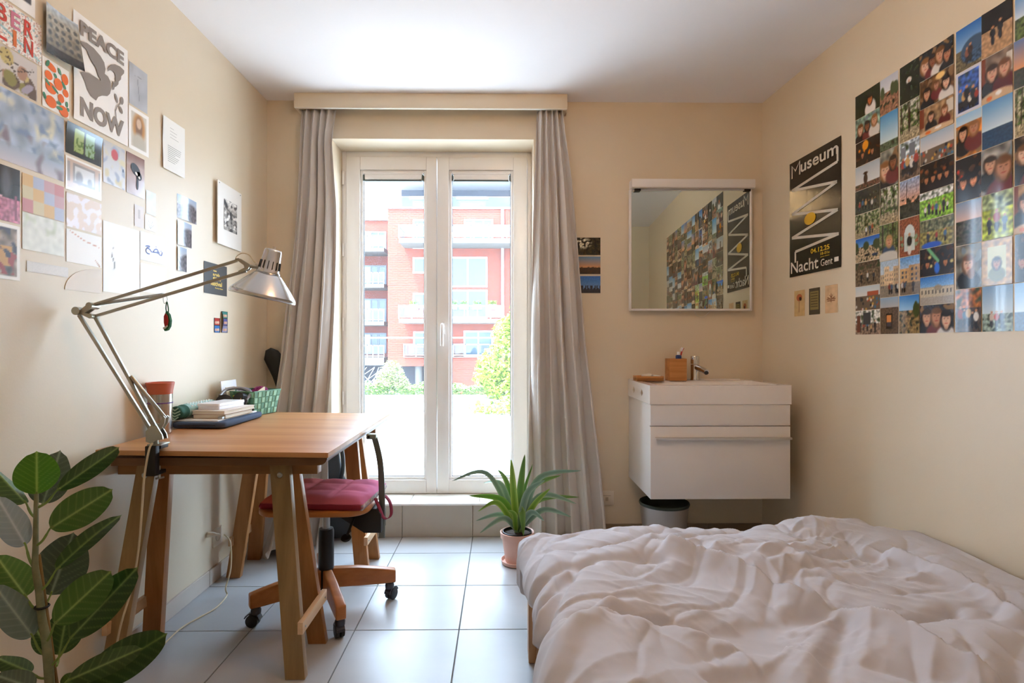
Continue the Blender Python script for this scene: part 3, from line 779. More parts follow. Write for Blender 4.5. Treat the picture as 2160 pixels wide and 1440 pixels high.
for i, p in enumerate(pth): vs += [p + Vector((-0.004, -0.007, 0)), p + Vector((0.004, 0.007, 0))]
for i in range(len(pth) - 1): fs.append((2 * i, 2 * i + 1, 2 * i + 3, 2 * i + 2))
lp_.add(vs, fs)
o = build('tie_strap', lp_, mat('strap_red', '#8a2f48', 0.85), cu, smooth=True, angle=180); md = o.modifiers.new('t', 'SOLIDIFY'); md.thickness = 0.003

# ================================================================ BLACK GIG BAG BEHIND THE CURTAIN
gb = thing('instrument_bag', 'black padded instrument bag leaning in the corner behind the curtain', 'bag', (-1.10, 3.10, 0.0))
M_BAG = mat('bag_nylon', '#23272a', 0.6, bump=0.1, bscale=300)
ctr = [(-0.90, 3.06, 0.02, .10, .05), (-0.89, 3.07, 0.10, .19, .062), (-0.92, 3.09, 0.24, .20, .062), (-0.955, 3.12, 0.38, .15, .058), (-0.99, 3.14, 0.52, .17, .055), (-1.02, 3.155, 0.64, .13, .05),
       (-1.065, 3.175, 0.76, .06, .04), (-1.13, 3.195, 0.92, .05, .035), (-1.165, 3.205, 1.02, .06, .034), (-1.18, 3.21, 1.07, .035, .025), (-1.185, 3.21, 1.085, .002, .002)]
ctr = [(x - 0.08 - .03 * z, 3.222, z, a, b * .62) for x, y, z, a, b in ctr]
rows = []
for x, y, z, a, b in ctr:
    rows.append([(x + a * math.cos(q), y + b * math.sin(q), z) for q in np.linspace(0, 2 * np.pi, 28, endpoint=False)])
P = np.array(rows); m = MB(); m.grid(P, closed_u=True); m.f.append(tuple(range(27, -1, -1)))
build('body', m, M_BAG, gb, smooth=True, angle=60)
build('carry_strap', MB().tube(bez([(-0.99, 3.21, 0.70), (-0.93, 3.19, 0.64), (-0.885, 3.17, 0.52), (-0.88, 3.17, 0.40), (-0.92, 3.19, 0.28)], 8), 0.011, 8), M_BAG, gb, smooth=True)
# ================================================================ ARCHITECT LAMP
M_LSTEEL = mat('lamp_steel', '#a8a79c', 0.33, metal=0.9, var=0.06, vscale=20)
M_ALUM = mat('polished_aluminium', '#cfcfd0', 0.22, metal=1.0)
M_CORD = mat('cream_cord', '#d8c8a8', 0.6)
LY0 = 1.815
def lpz(px, py, y=LY0): return atY(px, py, y)
al = thing('desk_lamp', 'silver articulated clamp desk lamp with conical metal shade', 'lamp', lpz(322, 930))
# clamp
pc = atY(322, 955, 1.822)
m = MB(); m.bb((pc.x - 0.017, 1.808, 0.690), (pc.x + 0.017, 1.832, 0.786)); m.bb((pc.x - 0.015, 1.832, 0.7715), (pc.x + 0.02, 1.875, 0.786)); m.bb((pc.x - 0.017, 1.832, 0.690), (pc.x + 0.017, 1.868, 0.703))
cl = build('clamp', m, M_BLACK, al, bevel=0.004)
build('clamp_plate', MB().bb((pc.x - 0.012, 1.812, 0.786), (pc.x + 0.032, 1.862, 0.791)), M_LSTEEL, cl, bevel=0.0015)
build('clamp_screw', MB().cyl((pc.x + 0.004, 1.85, 0.675), (pc.x + 0.004, 1.85, 0.715), 0.0045, n=10).cyl((pc.x + 0.0, 1.84, 0.676), (pc.x + 0.012, 1.862, 0.676), 0.0035, n=8), M_LSTEEL, cl, smooth=True)
yb, ye, yh = 1.830, 1.765, 1.80
def L(px, py, y): return atY(px, py, y)
def bar2(m, a, b, w=0.010, t=0.010):
    m.beam(a, b, t, w, up=(0, 1, 0)); return m
# pivot base
b = MB(); b.cyl((pc.x + 0.0, 1.836, 0.789), (pc.x, 1.836, 0.835), 0.009, n=14)
build('pivot_post', b, M_LSTEEL, al, smooth=True)
pl = [(310, 925), (312, 905), (332, 890), (345, 893), (347, 930), (322, 930)]
def plate(name, pts, y, th=0.004, both=0.012, par=al, mt=M_LSTEEL):
    m = MB()
    for s in (-1, 1):
        w3 = [L(a, b_, y) for a, b_ in pts]; n = len(w3)
        m.add([p + Vector((0, s * both - th / 2, 0)) for p in w3] + [p + Vector((0, s * both + th / 2, 0)) for p in w3],
              [tuple(range(n)), tuple(range(2 * n - 1, n - 1, -1))] + [(i, n + i, n + (i + 1) % n, (i + 1) % n) for i in range(n)])
    return build(name, m, mt, par, fix=True)
plate('pivot_bracket', [(313, 930), (313, 908), (326, 893), (336, 897), (347, 915), (349, 925), (335, 927), (325, 934)], 1.832)
for name, a, b_ in (('lower_arm', (167, 664), (322, 912)), ('lower_arm', (199, 664), (342, 925))):
    m = MB(); bar2(m, L(*a, ye), L(*b_, yb)); build(name, m, M_LSTEEL, al, bevel=0.002)
# spring assembly on the lower arm
m = MB(); m.cyl(L(276, 793, 1.80), L(349, 882, 1.815), 0.0062, n=12); build('spring_tube', m, M_LSTEEL, al, smooth=True)
plate('spring_clip', [(338, 898), (349, 876), (353, 880), (351, 892), (342, 905)], 1.818, both=0.010)
# elbow
plate('elbow_plate', [(160, 656), (166, 648), (176, 653), (192, 640), (200, 640), (200, 648), (184, 660), (200, 664), (203, 671), (194, 672), (178, 664), (168, 664)], ye, both=0.010)
for px, py, r in ((168, 656, 0.0125), (196, 645, 0.010), (198, 667, 0.007)):
    p = L(px, py, ye); build('elbow_bolt', MB().cyl(p + Vector((0, -0.018, 0)), p + Vector((0, 0.018, 0)), r, n=16), M_LSTEEL, al, smooth=True)
m = MB(); bar2(m, L(196, 643, ye), L(502, 549, yh), 0.009, 0.009); build('upper_arm', m, M_LSTEEL, al, bevel=0.002)
m = MB(); bar2(m, L(200, 667, ye), L(520, 571, yh), 0.009, 0.009); build('upper_arm', m, M_LSTEEL, al, bevel=0.002)
# coil spring between the upper bars
a, b_ = L(202, 642, ye), L(345, 621, 1.782); d = (b_ - a); ln = d.length; dn = d.normalized(); s1 = dn.cross(Vector((0, 1, 0))).normalized(); s2 = dn.cross(s1)
pts = [a + d * (k / 560) + (s1 * math.cos(k * 0.785) + s2 * math.sin(k * 0.785)) * 0.0048 for k in range(561)]
build('coil_spring', MB().tube(pts, 0.0011, 4), M_LSTEEL, al, smooth=True)
plate('head_fork', [(498, 546), (506, 545), (524, 556), (530, 560), (526, 568), (508, 577), (505, 572), (518, 565), (517, 560)], yh, both=0.007)
m = MB(); m.cyl(L(526, 561, yh), L(551, 566, yh), 0.0055, n=12); build('head_joint', m, M_LSTEEL, al, smooth=True)
# shade
top = L(577, 527, yh); rim = L(553.5, 628, yh)
ax = (top - rim).normalized(); ht = (top - rim).length
rotm = Vector((0, 0, 1)).rotation_difference(ax).to_matrix()
k = yh / FPX
rr = 66 * k; rc = 20.5 * k; rc2 = 17.5 * k
prof_o = [(rr, 0.0), (rr * 1.01, 0.006), (rr * 0.985, 0.012)]
for i in range(9):
    t = i / 8; prof_o.append((rr * 0.985 + (rc * 1.15 - rr * 0.985) * (t ** 1.08), 0.012 + (ht * 0.52 - 0.012) * t))
sh = MB(); sh.lathe(prof_o, rim, 48, rotm)
so = build('shade', sh, M_ALUM, al, smooth=True, angle=50)
so.modifiers.new('t', 'SOLIDIFY').thickness = 0.0012
ins = [(r * 0.985, z - 0.0005) for r, z in prof_o]
build('shade_lining', MB().lathe(ins, rim, 48, rotm), mat('shade_lining', '#c9c8c2', 0.6), so, smooth=True)
nk = [(rc * 1.15, ht * 0.50), (rc * 1.16, ht * 0.53), (rc * 1.02, ht * 0.56), (rc2, ht * 0.97), (rc2 * 0.9, ht * 1.0), (rc2 * 0.55, ht * 1.012), (0, ht * 1.014)]
no = build('socket_cover', MB().lathe(nk, rim, 36, rotm), M_ALUM, al, smooth=True, angle=50)
for i in range(14):
    an = 2 * math.pi * i / 14; e = MB()
    r0 = rc * 0.99; z0, z1 = ht * 0.60, ht * 0.76
    c = Vector((r0 * math.cos(an), r0 * math.sin(an), (z0 + z1) / 2)); c = rim + rotm @ c
    rm = rotm @ Matrix.Rotation(an, 3, 'Z') @ Matrix.Rotation(R(-5), 3, 'Y')
    e.box(c, (0.003, 0.0018, z1 - z0), rm); build('vent_slot', e, mat('slot_dark', '#1d1f20', 0.7), no)
build('switch_nub', MB().cyl(rim + ax * ht, rim + ax * (ht + 0.010), 0.0035, n=10), M_ALUM, no, smooth=True)
build('cord_grip', MB().cyl(L(540, 556, yh - 0.004), L(550, 560, yh - 0.004), 0.0055, n=10), mat('cream_plastic', '#e4dccb', 0.5), al, smooth=True)
build('lamp_lead', MB().tube(bez([L(496, 549, yh), L(500, 540, yh), L(512, 534, yh), L(526, 538, yh), L(536, 551, yh), L(544, 558, yh)], 8), 0.0018, 6), M_CORD, al, smooth=True)
bulb = rim + ax * 0.03
build('bulb', MB().sphere(bulb, 0.026, 16, 10), mat('bulb_glass', '#f2f2ee', 0.2), al, smooth=True)
# power cord down the trestle leg, over the floor, up to the socket
cord = [L(322, 934, 1.80), L(314, 950, 1.795), L(304, 1010, 1.80), L(299, 1080, 1.81), L(292, 1160, 1.82), L(278, 1240, 1.83), L(252, 1330, 1.82)]
cord += [atZ(238, 1432, 0.006), atZ(270, 1415, 0.005), atZ(330, 1372, 0.005), atZ(380, 1326, 0.005), atZ(420, 1302, 0.005), atZ(455, 1282, 0.005), atZ(478, 1256, 0.005)]
sock = atX(459, 1127, XL + 0.05)
cord += [Vector((sock.x + 0.085, sock.y - 0.10, 0.04)), Vector((sock.x + 0.088, sock.y - 0.06, 0.11)), Vector((sock.x + 0.07, sock.y - 0.025, sock.z - 0.03)), Vector((sock.x + 0.03, sock.y, sock.z))]
build('power_cord', MB().tube(bez(cord, 10), 0.0032, 8), M_CORD, al, smooth=True)
build('plug', MB().lathe([(0, 0), (0.012, 0), (0.012, 0.022), (0.006, 0.040), (0.004, 0.055), (0, 0.055)], Vector((XL + 0.006, sock.y, sock.z)), 14, Matrix.Rotation(R(90), 3, 'Y')), mat('cream_plastic'), al, smooth=True)

# crocheted watermelon charm on the lower bar of the lamp
p0 = L(347, 622, 1.782); kk = 1.78 / FPX
wm = thing('watermelon_charm', 'small crocheted red watermelon charm hanging from the desk lamp arm', 'charm', L(353, 697, 1.782))
build('paper_clip', MB().tube(bez([p0 + Vector((0, 0, 0.004)), L(344, 630, 1.776), L(347, 640, 1.776), L(353, 632, 1.778), L(350, 620, 1.782)], 6), 0.0008, 5), M_LSTEEL, wm)
build('hanging_loop', MB().tube(bez([L(352, 660, 1.78), L(350, 650, 1.78), L(352, 636, 1.78), L(355, 650, 1.78), L(355, 660, 1.78)], 6), 0.0016, 6), mat('yarn_green', '#2f6b4a', 0.95, bump=0.3, bscale=900), wm, smooth=True)
ou = [(352, 656), (358, 664), (361, 676), (360, 688), (355, 697), (349, 698), (347, 692)]; inn = [(347, 690), (353, 688), (355, 676), (354, 666)]
def flatpoly(pts, y, d): 
    m = MB(); w3 = [L(a, b_, y) for a, b_ in pts]; n = len(w3)
    m.add([p + Vector((0, -d, 0)) for p in w3] + [p + Vector((0, d, 0)) for p in w3], [tuple(range(n)), tuple(range(2 * n - 1, n - 1, -1))] + [(i, n + i, n + (i + 1) % n, (i + 1) % n) for i in range(n)]); return m
red = [(351, 659), (356, 666), (358, 677), (356, 687), (350, 692), (347.5, 680), (347.5, 667)]
build('red_flesh', flatpoly(red, 1.780, 0.007), mat('yarn_red', '#a92a2c', 0.95, bump=0.4, bscale=900), wm, fix=True, bevel=0.003, seg=2)
build('green_rind', flatpoly([(352, 656), (358, 663), (361, 676), (359.5, 688), (355, 696), (349, 698), (346.5, 690), (350, 692), (356, 687), (358, 677), (356, 666), (351, 660)], 1.780, 0.0055), mat('yarn_green'), wm, fix=True)
build('white_pith', flatpoly([(346.5, 690), (350, 689.5), (355.5, 686), (356.5, 688), (351, 693.5), (347, 694)], 1.780, 0.0075), mat('yarn_white', '#e8e6e0', 0.95), wm, fix=True)

# ================================================================ THINGS ON THE TABLE
tzz = lambda x: tz(x) + 0.0008
# travel mug
mx, my = -1.288, 2.165; z0 = tzz(mx)
mg = thing('travel_mug', 'steel travel mug with salmon lid and purple band beside the lamp', 'mug', (mx, my, z0))
build('body', MB().lathe([(0, 0), (0.036, 0), (0.0385, 0.004), (0.0395, 0.02), (0.0415, 0.15)], (mx, my, z0), 36), mat('mug_steel', '#b9b2ac', 0.25, metal=1.0), mg, smooth=True)
build('lid', MB().lathe([(0.0415, 0.150), (0.0425, 0.152), (0.0425, 0.160), (0.045, 0.175), (0.0485, 0.192), (0.047, 0.194), (0.043, 0.180), (0.036, 0.176), (0, 0.176)], (mx, my, z0), 36), mat('salmon_plastic', '#c4684f', 0.45), mg, smooth=True)
build('rubber_band', MB().lathe([(0.0412, 0.114), (0.0426, 0.1145), (0.0426, 0.1185), (0.0412, 0.119)], (mx, my, z0), 36), mat('purple_band', '#6b4a8f', 0.6), mg, smooth=True)
# laptop sleeve
def pad(name, x0, x1, y0, y1, zb, zt, r, m, par=None, bev=0.010, rot=0.0):
    cx, cy = (x0 + x1) / 2, (y0 + y1) / 2; c, s = math.cos(rot), math.sin(rot)
    poly = rrect(x0, x1, y0, y1, r)
    return build(name, MB().prism(poly, lambda a, b, d: (cx + (a - cx) * c - (b - cy) * s, cy + (a - cx) * s + (b - cy) * c, d), zb, zt), m, par, bevel=bev, seg=3)
z0 = tzz(-1.33) ; zs = z0 + 0.024
ls = thing('laptop_sleeve', 'dark blue padded laptop sleeve lying flat under the books', 'sleeve', (-1.21, 2.47, z0))
pad('padding', -1.322, -1.105, 2.285, 2.665, z0, zs, 0.03, mat('sleeve_blue', '#3e4a5f', 0.85, bump=0.15, bscale=500), ls, 0.010)
build('zip', MB().bb((-1.29, 2.2835, z0 + 0.0105), (-1.14, 2.286, z0 + 0.0135)), M_BLACK, ls)
z = zs + 0.0005
o = pad('paper_sheets', -1.325, -1.135, 2.315, 2.645, z, z + 0.004, 0.004, mat('paper_white', '#ece7df', 0.8), None, 0.0, R(-3)); tag(o, 'few loose white sheets on top of the laptop sleeve', 'paper')
z += 0.0046
def book(name, label, x0, x1, y0, y1, z, th, cover, pages, rot):
    t = thing(name, label, 'notebook', ((x0 + x1) / 2, (y0 + y1) / 2, z))
    pad('back_cover', x0, x1, y0, y1, z, z + 0.0018, 0.005, cover, t, 0.0, rot)
    pad('pages', x0 + 0.003, x1 - 0.003, y0 + 0.003, y1 - 0.003, z + 0.0018, z + th - 0.0018, 0.004, pages, t, 0.0, rot)
    pad('front_cover', x0, x1, y0, y1, z + th - 0.0018, z + th, 0.005, cover, t, 0.0, rot)
    return z + th + 0.0004
pg = mat('page_block', '#e6dcc8', 0.9, bump=0.2, bscale=300, bstretch=(0.1, 0.1, 8))
zz = book('notebook', 'pale kraft notebook with brown edges, lower of two stacked', -1.272, -1.128, 2.365, 2.590, z, 0.017, mat('kraft_cover', '#a98560', 0.7), pg, R(-4))
build('silver_clip', MB().bb((-1.160, 2.345, z + 0.001), (-1.142, 2.362, z + 0.010)), M_METAL).parent = None
o = bpy.data.objects['silver_clip']; tag(o, 'small silver clip at the corner of the lower notebook', 'clip'); o.data.transform(Matrix.Translation((0, 0, -0.0005)))
zz = book('notebook', 'cream covered notebook with dark back, upper of two stacked', -1.270, -1.126, 2.360, 2.600, zz, 0.015, mat('cream_cover', '#ddd0c4', 0.6), pg, R(-6))
# translucent pencil box
bx_ = thing('storage_box', 'white translucent plastic box with coloured bits on the notebooks', 'box', (-1.225, 2.46, zz))
pad('base', -1.262, -1.165, 2.395, 2.575, zz, zz + 0.014, 0.006, mat('milky_plastic', '#eceaf0', 0.3, spec=0.5), bx_, 0.002, R(-8))
pad('lid', -1.264, -1.163, 2.393, 2.577, zz + 0.0142, zz + 0.026, 0.006, mat('milky_lid', '#f3f1f4', 0.28), bx_, 0.002, R(-8))
for i, (c, a) in enumerate((('#9c84b8', 0.0), ('#7fb08a', 0.024), ('#d39aa6', 0.048))):
    build('coloured_eraser', MB().bb((-1.252 + a, 2.3995 - a * 0.14, zz + 0.004), (-1.232 + a, 2.404 - a * 0.14, zz + 0.012)), mat('bit_' + c[1:], c, 0.5), bx_)
# patterned pencil pouch
M_PA = mat('pouch_dark', '#2d5a4c', 0.9); M_PB = mat('pouch_light', '#9fc0a8', 0.9); M_PC = mat('pouch_turq', '#9cc4c2', 0.9, var=0.1, vscale=60)
po = thing('pencil_pouch', 'rolled turquoise and green patterned cloth pouch against the wall', 'pouch', (-1.29, 2.44, zs))
def roll(name, y0, y1, xa, xb, r0, r1, zc, m):
    rows = []
    for k, t in enumerate(np.linspace(0, 1, 15)):
        e = 1.0 if 0.06 < t < 0.94 else 0.82
        rr_ = (r0 + (r1 - r0) * t) * e * (1 + 0.05 * math.sin(9 * t)); x = xa + (xb - xa) * t; y = y0 + (y1 - y0) * t
        rows.append([(x + rr_ * math.cos(a), y + 0.0 * a, zc + rr_ * 0.95 * math.sin(a)) for a in np.linspace(0, 2 * np.pi, 22, endpoint=False)])
    P = np.array(rows); mm = MB(); mm.grid(P, closed_u=True); mm.f.append(tuple(range(22))); n = len(mm.v); mm.f.append(tuple(range(n - 1, n - 23, -1)))
    return build(name, mm, m, po, smooth=True, angle=60)
zc = zs + 0.036
roll('green_end', 2.300, 2.360, -1.309, -1.309, 0.026, 0.029, zc, M_PA)
roll('turquoise_roll', 2.363, 2.600, -1.309, -1.308, 0.028, 0.025, zc + 0.002, M_PC)
for i in range(4):
    zq = zc - 0.020 + i * 0.012; ww = 0.021 if i in (1, 2) else 0.014
    mm = MB(); mm.beam((-1.309 - ww, 2.2985, zq + 0.004), (-1.309, 2.2975, zq - 0.006), 0.002, 0.005, up=(0, 0, 1)).beam((-1.309, 2.2975, zq - 0.006), (-1.309 + ww, 2.2985, zq + 0.004), 0.002, 0.005, up=(0, 0, 1))
    build('chevron', mm, M_PB, po)
for j in range(3):
    mm = MB()
    for i in range(9):
        y = 2.385 + i * 0.022; an = R(40 + j * 22); t = (y - 2.363) / 0.237; rr_ = 0.0285 - 0.003 * t
        mm.sphere((-1.309 + rr_ * math.cos(an), y, zc + 0.002 + rr_ * 0.97 * math.sin(an)), 0.0042, 6, 4, (1, 1.4, 1))
    build('white_dots', mm, mat('pouch_white', '#dfe6e2', 0.9), po, smooth=True)
# over-ear headphones
hp = thing('headphones', 'black over-ear headphones lying behind the stacked notebooks', 'headphones', (-1.24, 2.62, zs))
M_HP = mat('headphone_black', '#1d1c1c', 0.35, spec=0.5); M_HPM = mat('headphone_grey', '#8a8788', 0.3, metal=0.5)
hc = Vector((-1.245, 2.618, zs + 0.050))
def tor(c, R0, r, rot, n=28, k=10, sy=1.0):
    rows = []
    for i in range(n):
        a = 2 * math.pi * i / n; cc = Vector((R0 * math.cos(a), R0 * sy * math.sin(a), 0)); dr = Vector((math.cos(a), math.sin(a), 0))
        rows.append([tuple(c + rot @ (cc + dr * r * math.cos(b) + Vector((0, 0, r * math.sin(b))))) for b in np.linspace(0, 2 * np.pi, k, endpoint=False)])
    rows.append(rows[0]); m = MB(); m.grid(np.array(rows), closed_u=True); return m
r1 = Matrix.Rotation(R(62), 3, 'X') @ Matrix.Rotation(R(20), 3, 'Y')
c1, c2 = hc + Vector((-0.012, -0.02, -0.002)), hc + Vector((0.034, 0.035, 0.004))
for cc, rt in ((c1, r1), (c2, Matrix.Rotation(R(70), 3, 'X') @ Matrix.Rotation(R(-25), 3, 'Y'))):
    cup = build('ear_cup', MB().lathe([(0, -0.012), (0.030, -0.010), (0.037, 0.0), (0.034, 0.012), (0, 0.014)], cc, 24, rt), M_HP, hp, smooth=True)
    build('ear_pad', tor(cc + rt @ Vector((0, 0, -0.010)), 0.026, 0.010, rt), M_HP, cup, smooth=True, angle=180)
    build('logo_dot', MB().sphere(cc + rt @ Vector((0.02, 0, 0.013)), 0.003, 8, 6), mat('copper_dot', '#c79a62', 0.3, metal=1.0), cup, smooth=True)
build('headband', MB().tube(bez([c1 + Vector((-0.02, 0.0, 0.03)), hc + Vector((-0.025, 0.03, 0.052)), hc + Vector((0.02, 0.07, 0.055)), c2 + Vector((0.035, 0.03, 0.030)), c2 + Vector((0.030, -0.005, 0.0))], 8), 0.007, 10), M_HPM, hp, smooth=True)
# tangle of black cable and keys next to the basket
o = build('cable_tangle', MB().tube(bez([(-1.20, 2.672, zs - 0.02), (-1.185, 2.668, zs + 0.006), (-1.165, 2.672, zs - 0.005), (-1.158, 2.670, zs + 0.012), (-1.18, 2.674, zs + 0.018), (-1.20, 2.671, zs + 0.004), (-1.17, 2.669, zs - 0.01), (-1.150, 2.672, zs - 0.018)], 8), 0.0035, 8), M_BLACK, smooth=True)
tag(o, 'short tangled black cable lying in front of the green basket', 'cable')
# green woven basket
BX0, BX1, BY0, BY1 = -1.290, -1.140, 2.712, 2.868; bz0 = tzz(-1.25); bh = 0.112; FL = 0.020
bk = thing('basket', 'green woven strap basket holding yarn at the far end of the table', 'basket', ((BX0 + BX1) / 2, (BY0 + BY1) / 2, bz0))
M_BA = mat('basket_strap_light', '#8dbb9a', 0.6, bump=0.2, bscale=200); M_BB = mat('basket_strap_dark', '#5f8f70', 0.6, bump=0.3, bscale=200)
def bpt(side, a, h, out):
    """a in 0..1 along the side, h in 0..1 up, out = outward offset"""
    e = FL * h * h ** 0.2
    x0, x1, y0, y1 = BX0 - e * 0.2 , BX1 + e, BY0 - e, BY1 + e * 0.6
    z = bz0 + 0.001 + bh * h
    if side == 0: return (x1 + out, y0 + (y1 - y0) * a, z)
    if side == 1: return (x0 + (x1 - x0) * a, y0 - out, z)
    if side == 2: return (x0 - out, y0 + (y1 - y0) * a, z)
    return (x0 + (x1 - x0) * a, y1 + out, z)
for side, nc in ((0, 7), (1, 6), (2, 7), (3, 6)):
    core = MB(); core.add([bpt(side, 0, 0, -.001), bpt(side, 1, 0, -.001), bpt(side, 1, .5, -.001), bpt(side, 0, .5, -.001), bpt(side, 1, 1, -.001), bpt(side, 0, 1, -.001)], [(0, 1, 2, 3), (3, 2, 4, 5)])
    build('inner_wall', core, M_BB, bk).modifiers.new('t', 'SOLIDIFY').thickness = 0.002
    for row in range(4):
        for i in range(nc):
            h0, h1 = row / 4 + 0.01, (row + 1) / 4 - 0.01; a0, a1 = i / nc + 0.008, (i + 1) / nc - 0.008
            up = (row + i) % 2 == 0; o_ = 0.0030 if up else 0.0018
            am, hm = (a0 + a1) / 2, (h0 + h1) / 2
            vs = [bpt(side, a0, h0, 0), bpt(side, a1, h0, 0), bpt(side, a1, h1, 0), bpt(side, a0, h1, 0),
                  bpt(side, a0 + .01, h0 + .01, o_), bpt(side, a1 - .01, h0 + .01, o_), bpt(side, a1 - .01, h1 - .01, o_), bpt(side, a0 + .01, h1 - .01, o_)]
            build('strap_cell', MB().add(vs, [(4, 5, 6, 7), (0, 1, 5, 4), (1, 2, 6, 5), (2, 3, 7, 6), (3, 0, 4, 7)]), M_BA if up else M_BB, bk)
rimp = MB()
for side in range(4): rimp.tube([bpt(side, 0, 1, 0.0), bpt(side, 1, 1, 0.0)], 0.0035, 6)
build('rim', rimp, M_BB, bk, smooth=True)
bk.rotation_euler = (0, 0, R(-17))
build('bottom', MB().bb((BX0, BY0, bz0), (BX1, BY1, bz0 + 0.002)), M_BB, bk)
def yarn(name, label, c, r, m, sc=(1, 1, .8)):
    t = thing(name, label, 'yarn', c); build('core', MB().sphere(c, r * 0.96, 18, 12, sc), m, t, smooth=True)
    rg2 = random.Random(int(r * 1e5)); mm = MB()
    for _ in range(26):
        n = Vector((rg2.uniform(-1, 1), rg2.uniform(-1, 1), rg2.uniform(-.6, 1))).normalized(); a = n.orthogonal().normalized(); b = n.cross(a); off = rg2.uniform(-.5, .5)
        q = math.sqrt(1 - off * off)
        pts = [Vector(c) + Vector(((n * off + (a * math.cos(x) + b * math.sin(x)) * q)[i] * r * sc[i] for i in range(3))) for x in np.linspace(0, 2 * math.pi, 18)]
        mm.tube(pts, 0.0016, 4, cap=False)
    build('strands', mm, m, t, smooth=True)
yarn('yarn_ball', 'magenta purple ball of yarn at the window side of the basket', (-1.185, 2.815, bz0 + 0.098), 0.040, mat('magenta_yarn', '#8a2a63', 0.95))
yarn('yarn_ball', 'variegated lilac and grey ball of yarn at the near side of the basket', (-1.240, 2.755, bz0 + 0.098), 0.038, mat('lilac_yarn', '#8f8bb0', 0.95, color2='#c9c2cc', vscale=60))
o = build('wood_tag', MB().box((-1.158, 2.765, bz0 + 0.108), (0.004, 0.075, 0.030), Matrix.Rotation(R(12), 3, 'X')), wood('tag_wood', '#d9b594', '#e6c9ab', 'y')); tag(o, 'flat pale wooden tag tucked upright inside the basket rim', 'tag')
o = build('white_card', MB().box((-1.300, 2.735, bz0 + 0.122), (0.004, 0.150, 0.085), Matrix.Rotation(R(-6), 3, 'Y')), mat('card_white', '#f0eef2', 0.6)); tag(o, 'white card standing upright at the back of the green basket', 'card')
o = build('kraft_card', MB().box((-1.286, 2.720, bz0 + 0.110), (0.004, 0.085, 0.05), Matrix.Rotation(R(-6), 3, 'Y')), mat('card_kraft', '#d6c2a0', 0.7)); tag(o, 'beige card in front of the white card in the basket', 'card')
pen = thing('marker_pen', 'yellow marker pen sticking through the basket handle hole', 'pen', (-1.235, 2.668, bz0 + 0.086))
build('barrel', MB().cyl((-1.262, 2.700, bz0 + 0.0915), (-1.205, 2.676, bz0 + 0.0885), 0.005, n=12), mat('pen_yellow', '#cfc23a', 0.4), pen, smooth=True)
build('cap', MB().cyl((-1.205, 2.676, bz0 + 0.0885), (-1.192, 2.671, bz0 + 0.088), 0.0055, n=12), mat('pen_green', '#4f9c62', 0.4), pen, smooth=True)
tb_ = thing('glue_stick', 'beige tube standing upright between the headphones and the wall', 'tube', (-1.312, 2.600, zs - 0.02))
build('tube_body', MB().cyl((-1.313, 2.672, z0), (-1.313, 2.672, z0 + 0.085), 0.011, n=16), mat('tube_beige', '#cbbfa8', 0.5), tb_, smooth=True)
build('tube_cap', MB().cyl((-1.313, 2.672, z0 + 0.085), (-1.313, 2.672, z0 + 0.105), 0.0117, n=16), mat('tube_grey', '#a59c8c', 0.5), tb_, smooth=True)

# sockets
def socket(name, label, o, u, n, s=0.041, blank=False):
    o, u, n = Vector(o), Vector(u), Vector(n); v = Vector((0, 0, 1)); t = thing(name, label, 'socket', o)
    M_S = mat('socket_cream', '#e6dccb', 0.45)
    def bx3(a0, a1, b0, b1, d0, d1, nm, m, par, bev=0.002):
        mm = MB(); pts = [o + u * a + v * b + n * d for a in (a0, a1) for b in (b0, b1) for d in (d0, d1)]
        mm.add(pts, [(0, 1, 3, 2), (4, 6, 7, 5), (0, 4, 5, 1), (2, 3, 7, 6), (0, 2, 6, 4), (1, 5, 7, 3)]); return build(nm, mm, m, par, bevel=bev)
    pl_ = bx3(-s, s, -s, s, 0.0005, 0.008, 'cover_plate', M_S, t, 0.003)
    if blank:
        bx3(-s * .55, s * .55, -s * .5, s * .6, 0.008, 0.010, 'insert', M_S, t, 0.001); bx3(-s * .55, s * .55, s * .30, s * .34, 0.010, 0.0105, 'slot_line', mat('socket_shadow', '#8d8272', 0.7), t, 0.0)
        bx3(-s * .2, s * .2, -s * .4, s * .12, 0.010, 0.0106, 'port', mat('socket_port', '#bfb39f', 0.6), t, 0.0)
    else:
        rm = Matrix((u, v.cross(u) if False else v, n)).transposed()
        build('socket_well', MB().lathe([(0.021, 0.0078), (0.021, 0.0092), (0.019, 0.0092), (0.018, 0.002), (0, 0.002)], o, 24, rm), mat('socket_well', '#cfc3ae', 0.6), t, smooth=True)
ps = atX(456.5, 1131, XL)
socket('wall_socket', 'cream wall socket with lamp plug on the wall under the table', (XL, ps.y, ps.z), (0, 1, 0), (1, 0, 0))
pb_ = atY(1279.5, 1049, YB)
socket('network_socket', 'cream data socket on the wall between curtain and washbasin', (pb_.x, YB, pb_.z), (1, 0, 0), (0, -1, 0), blank=True)
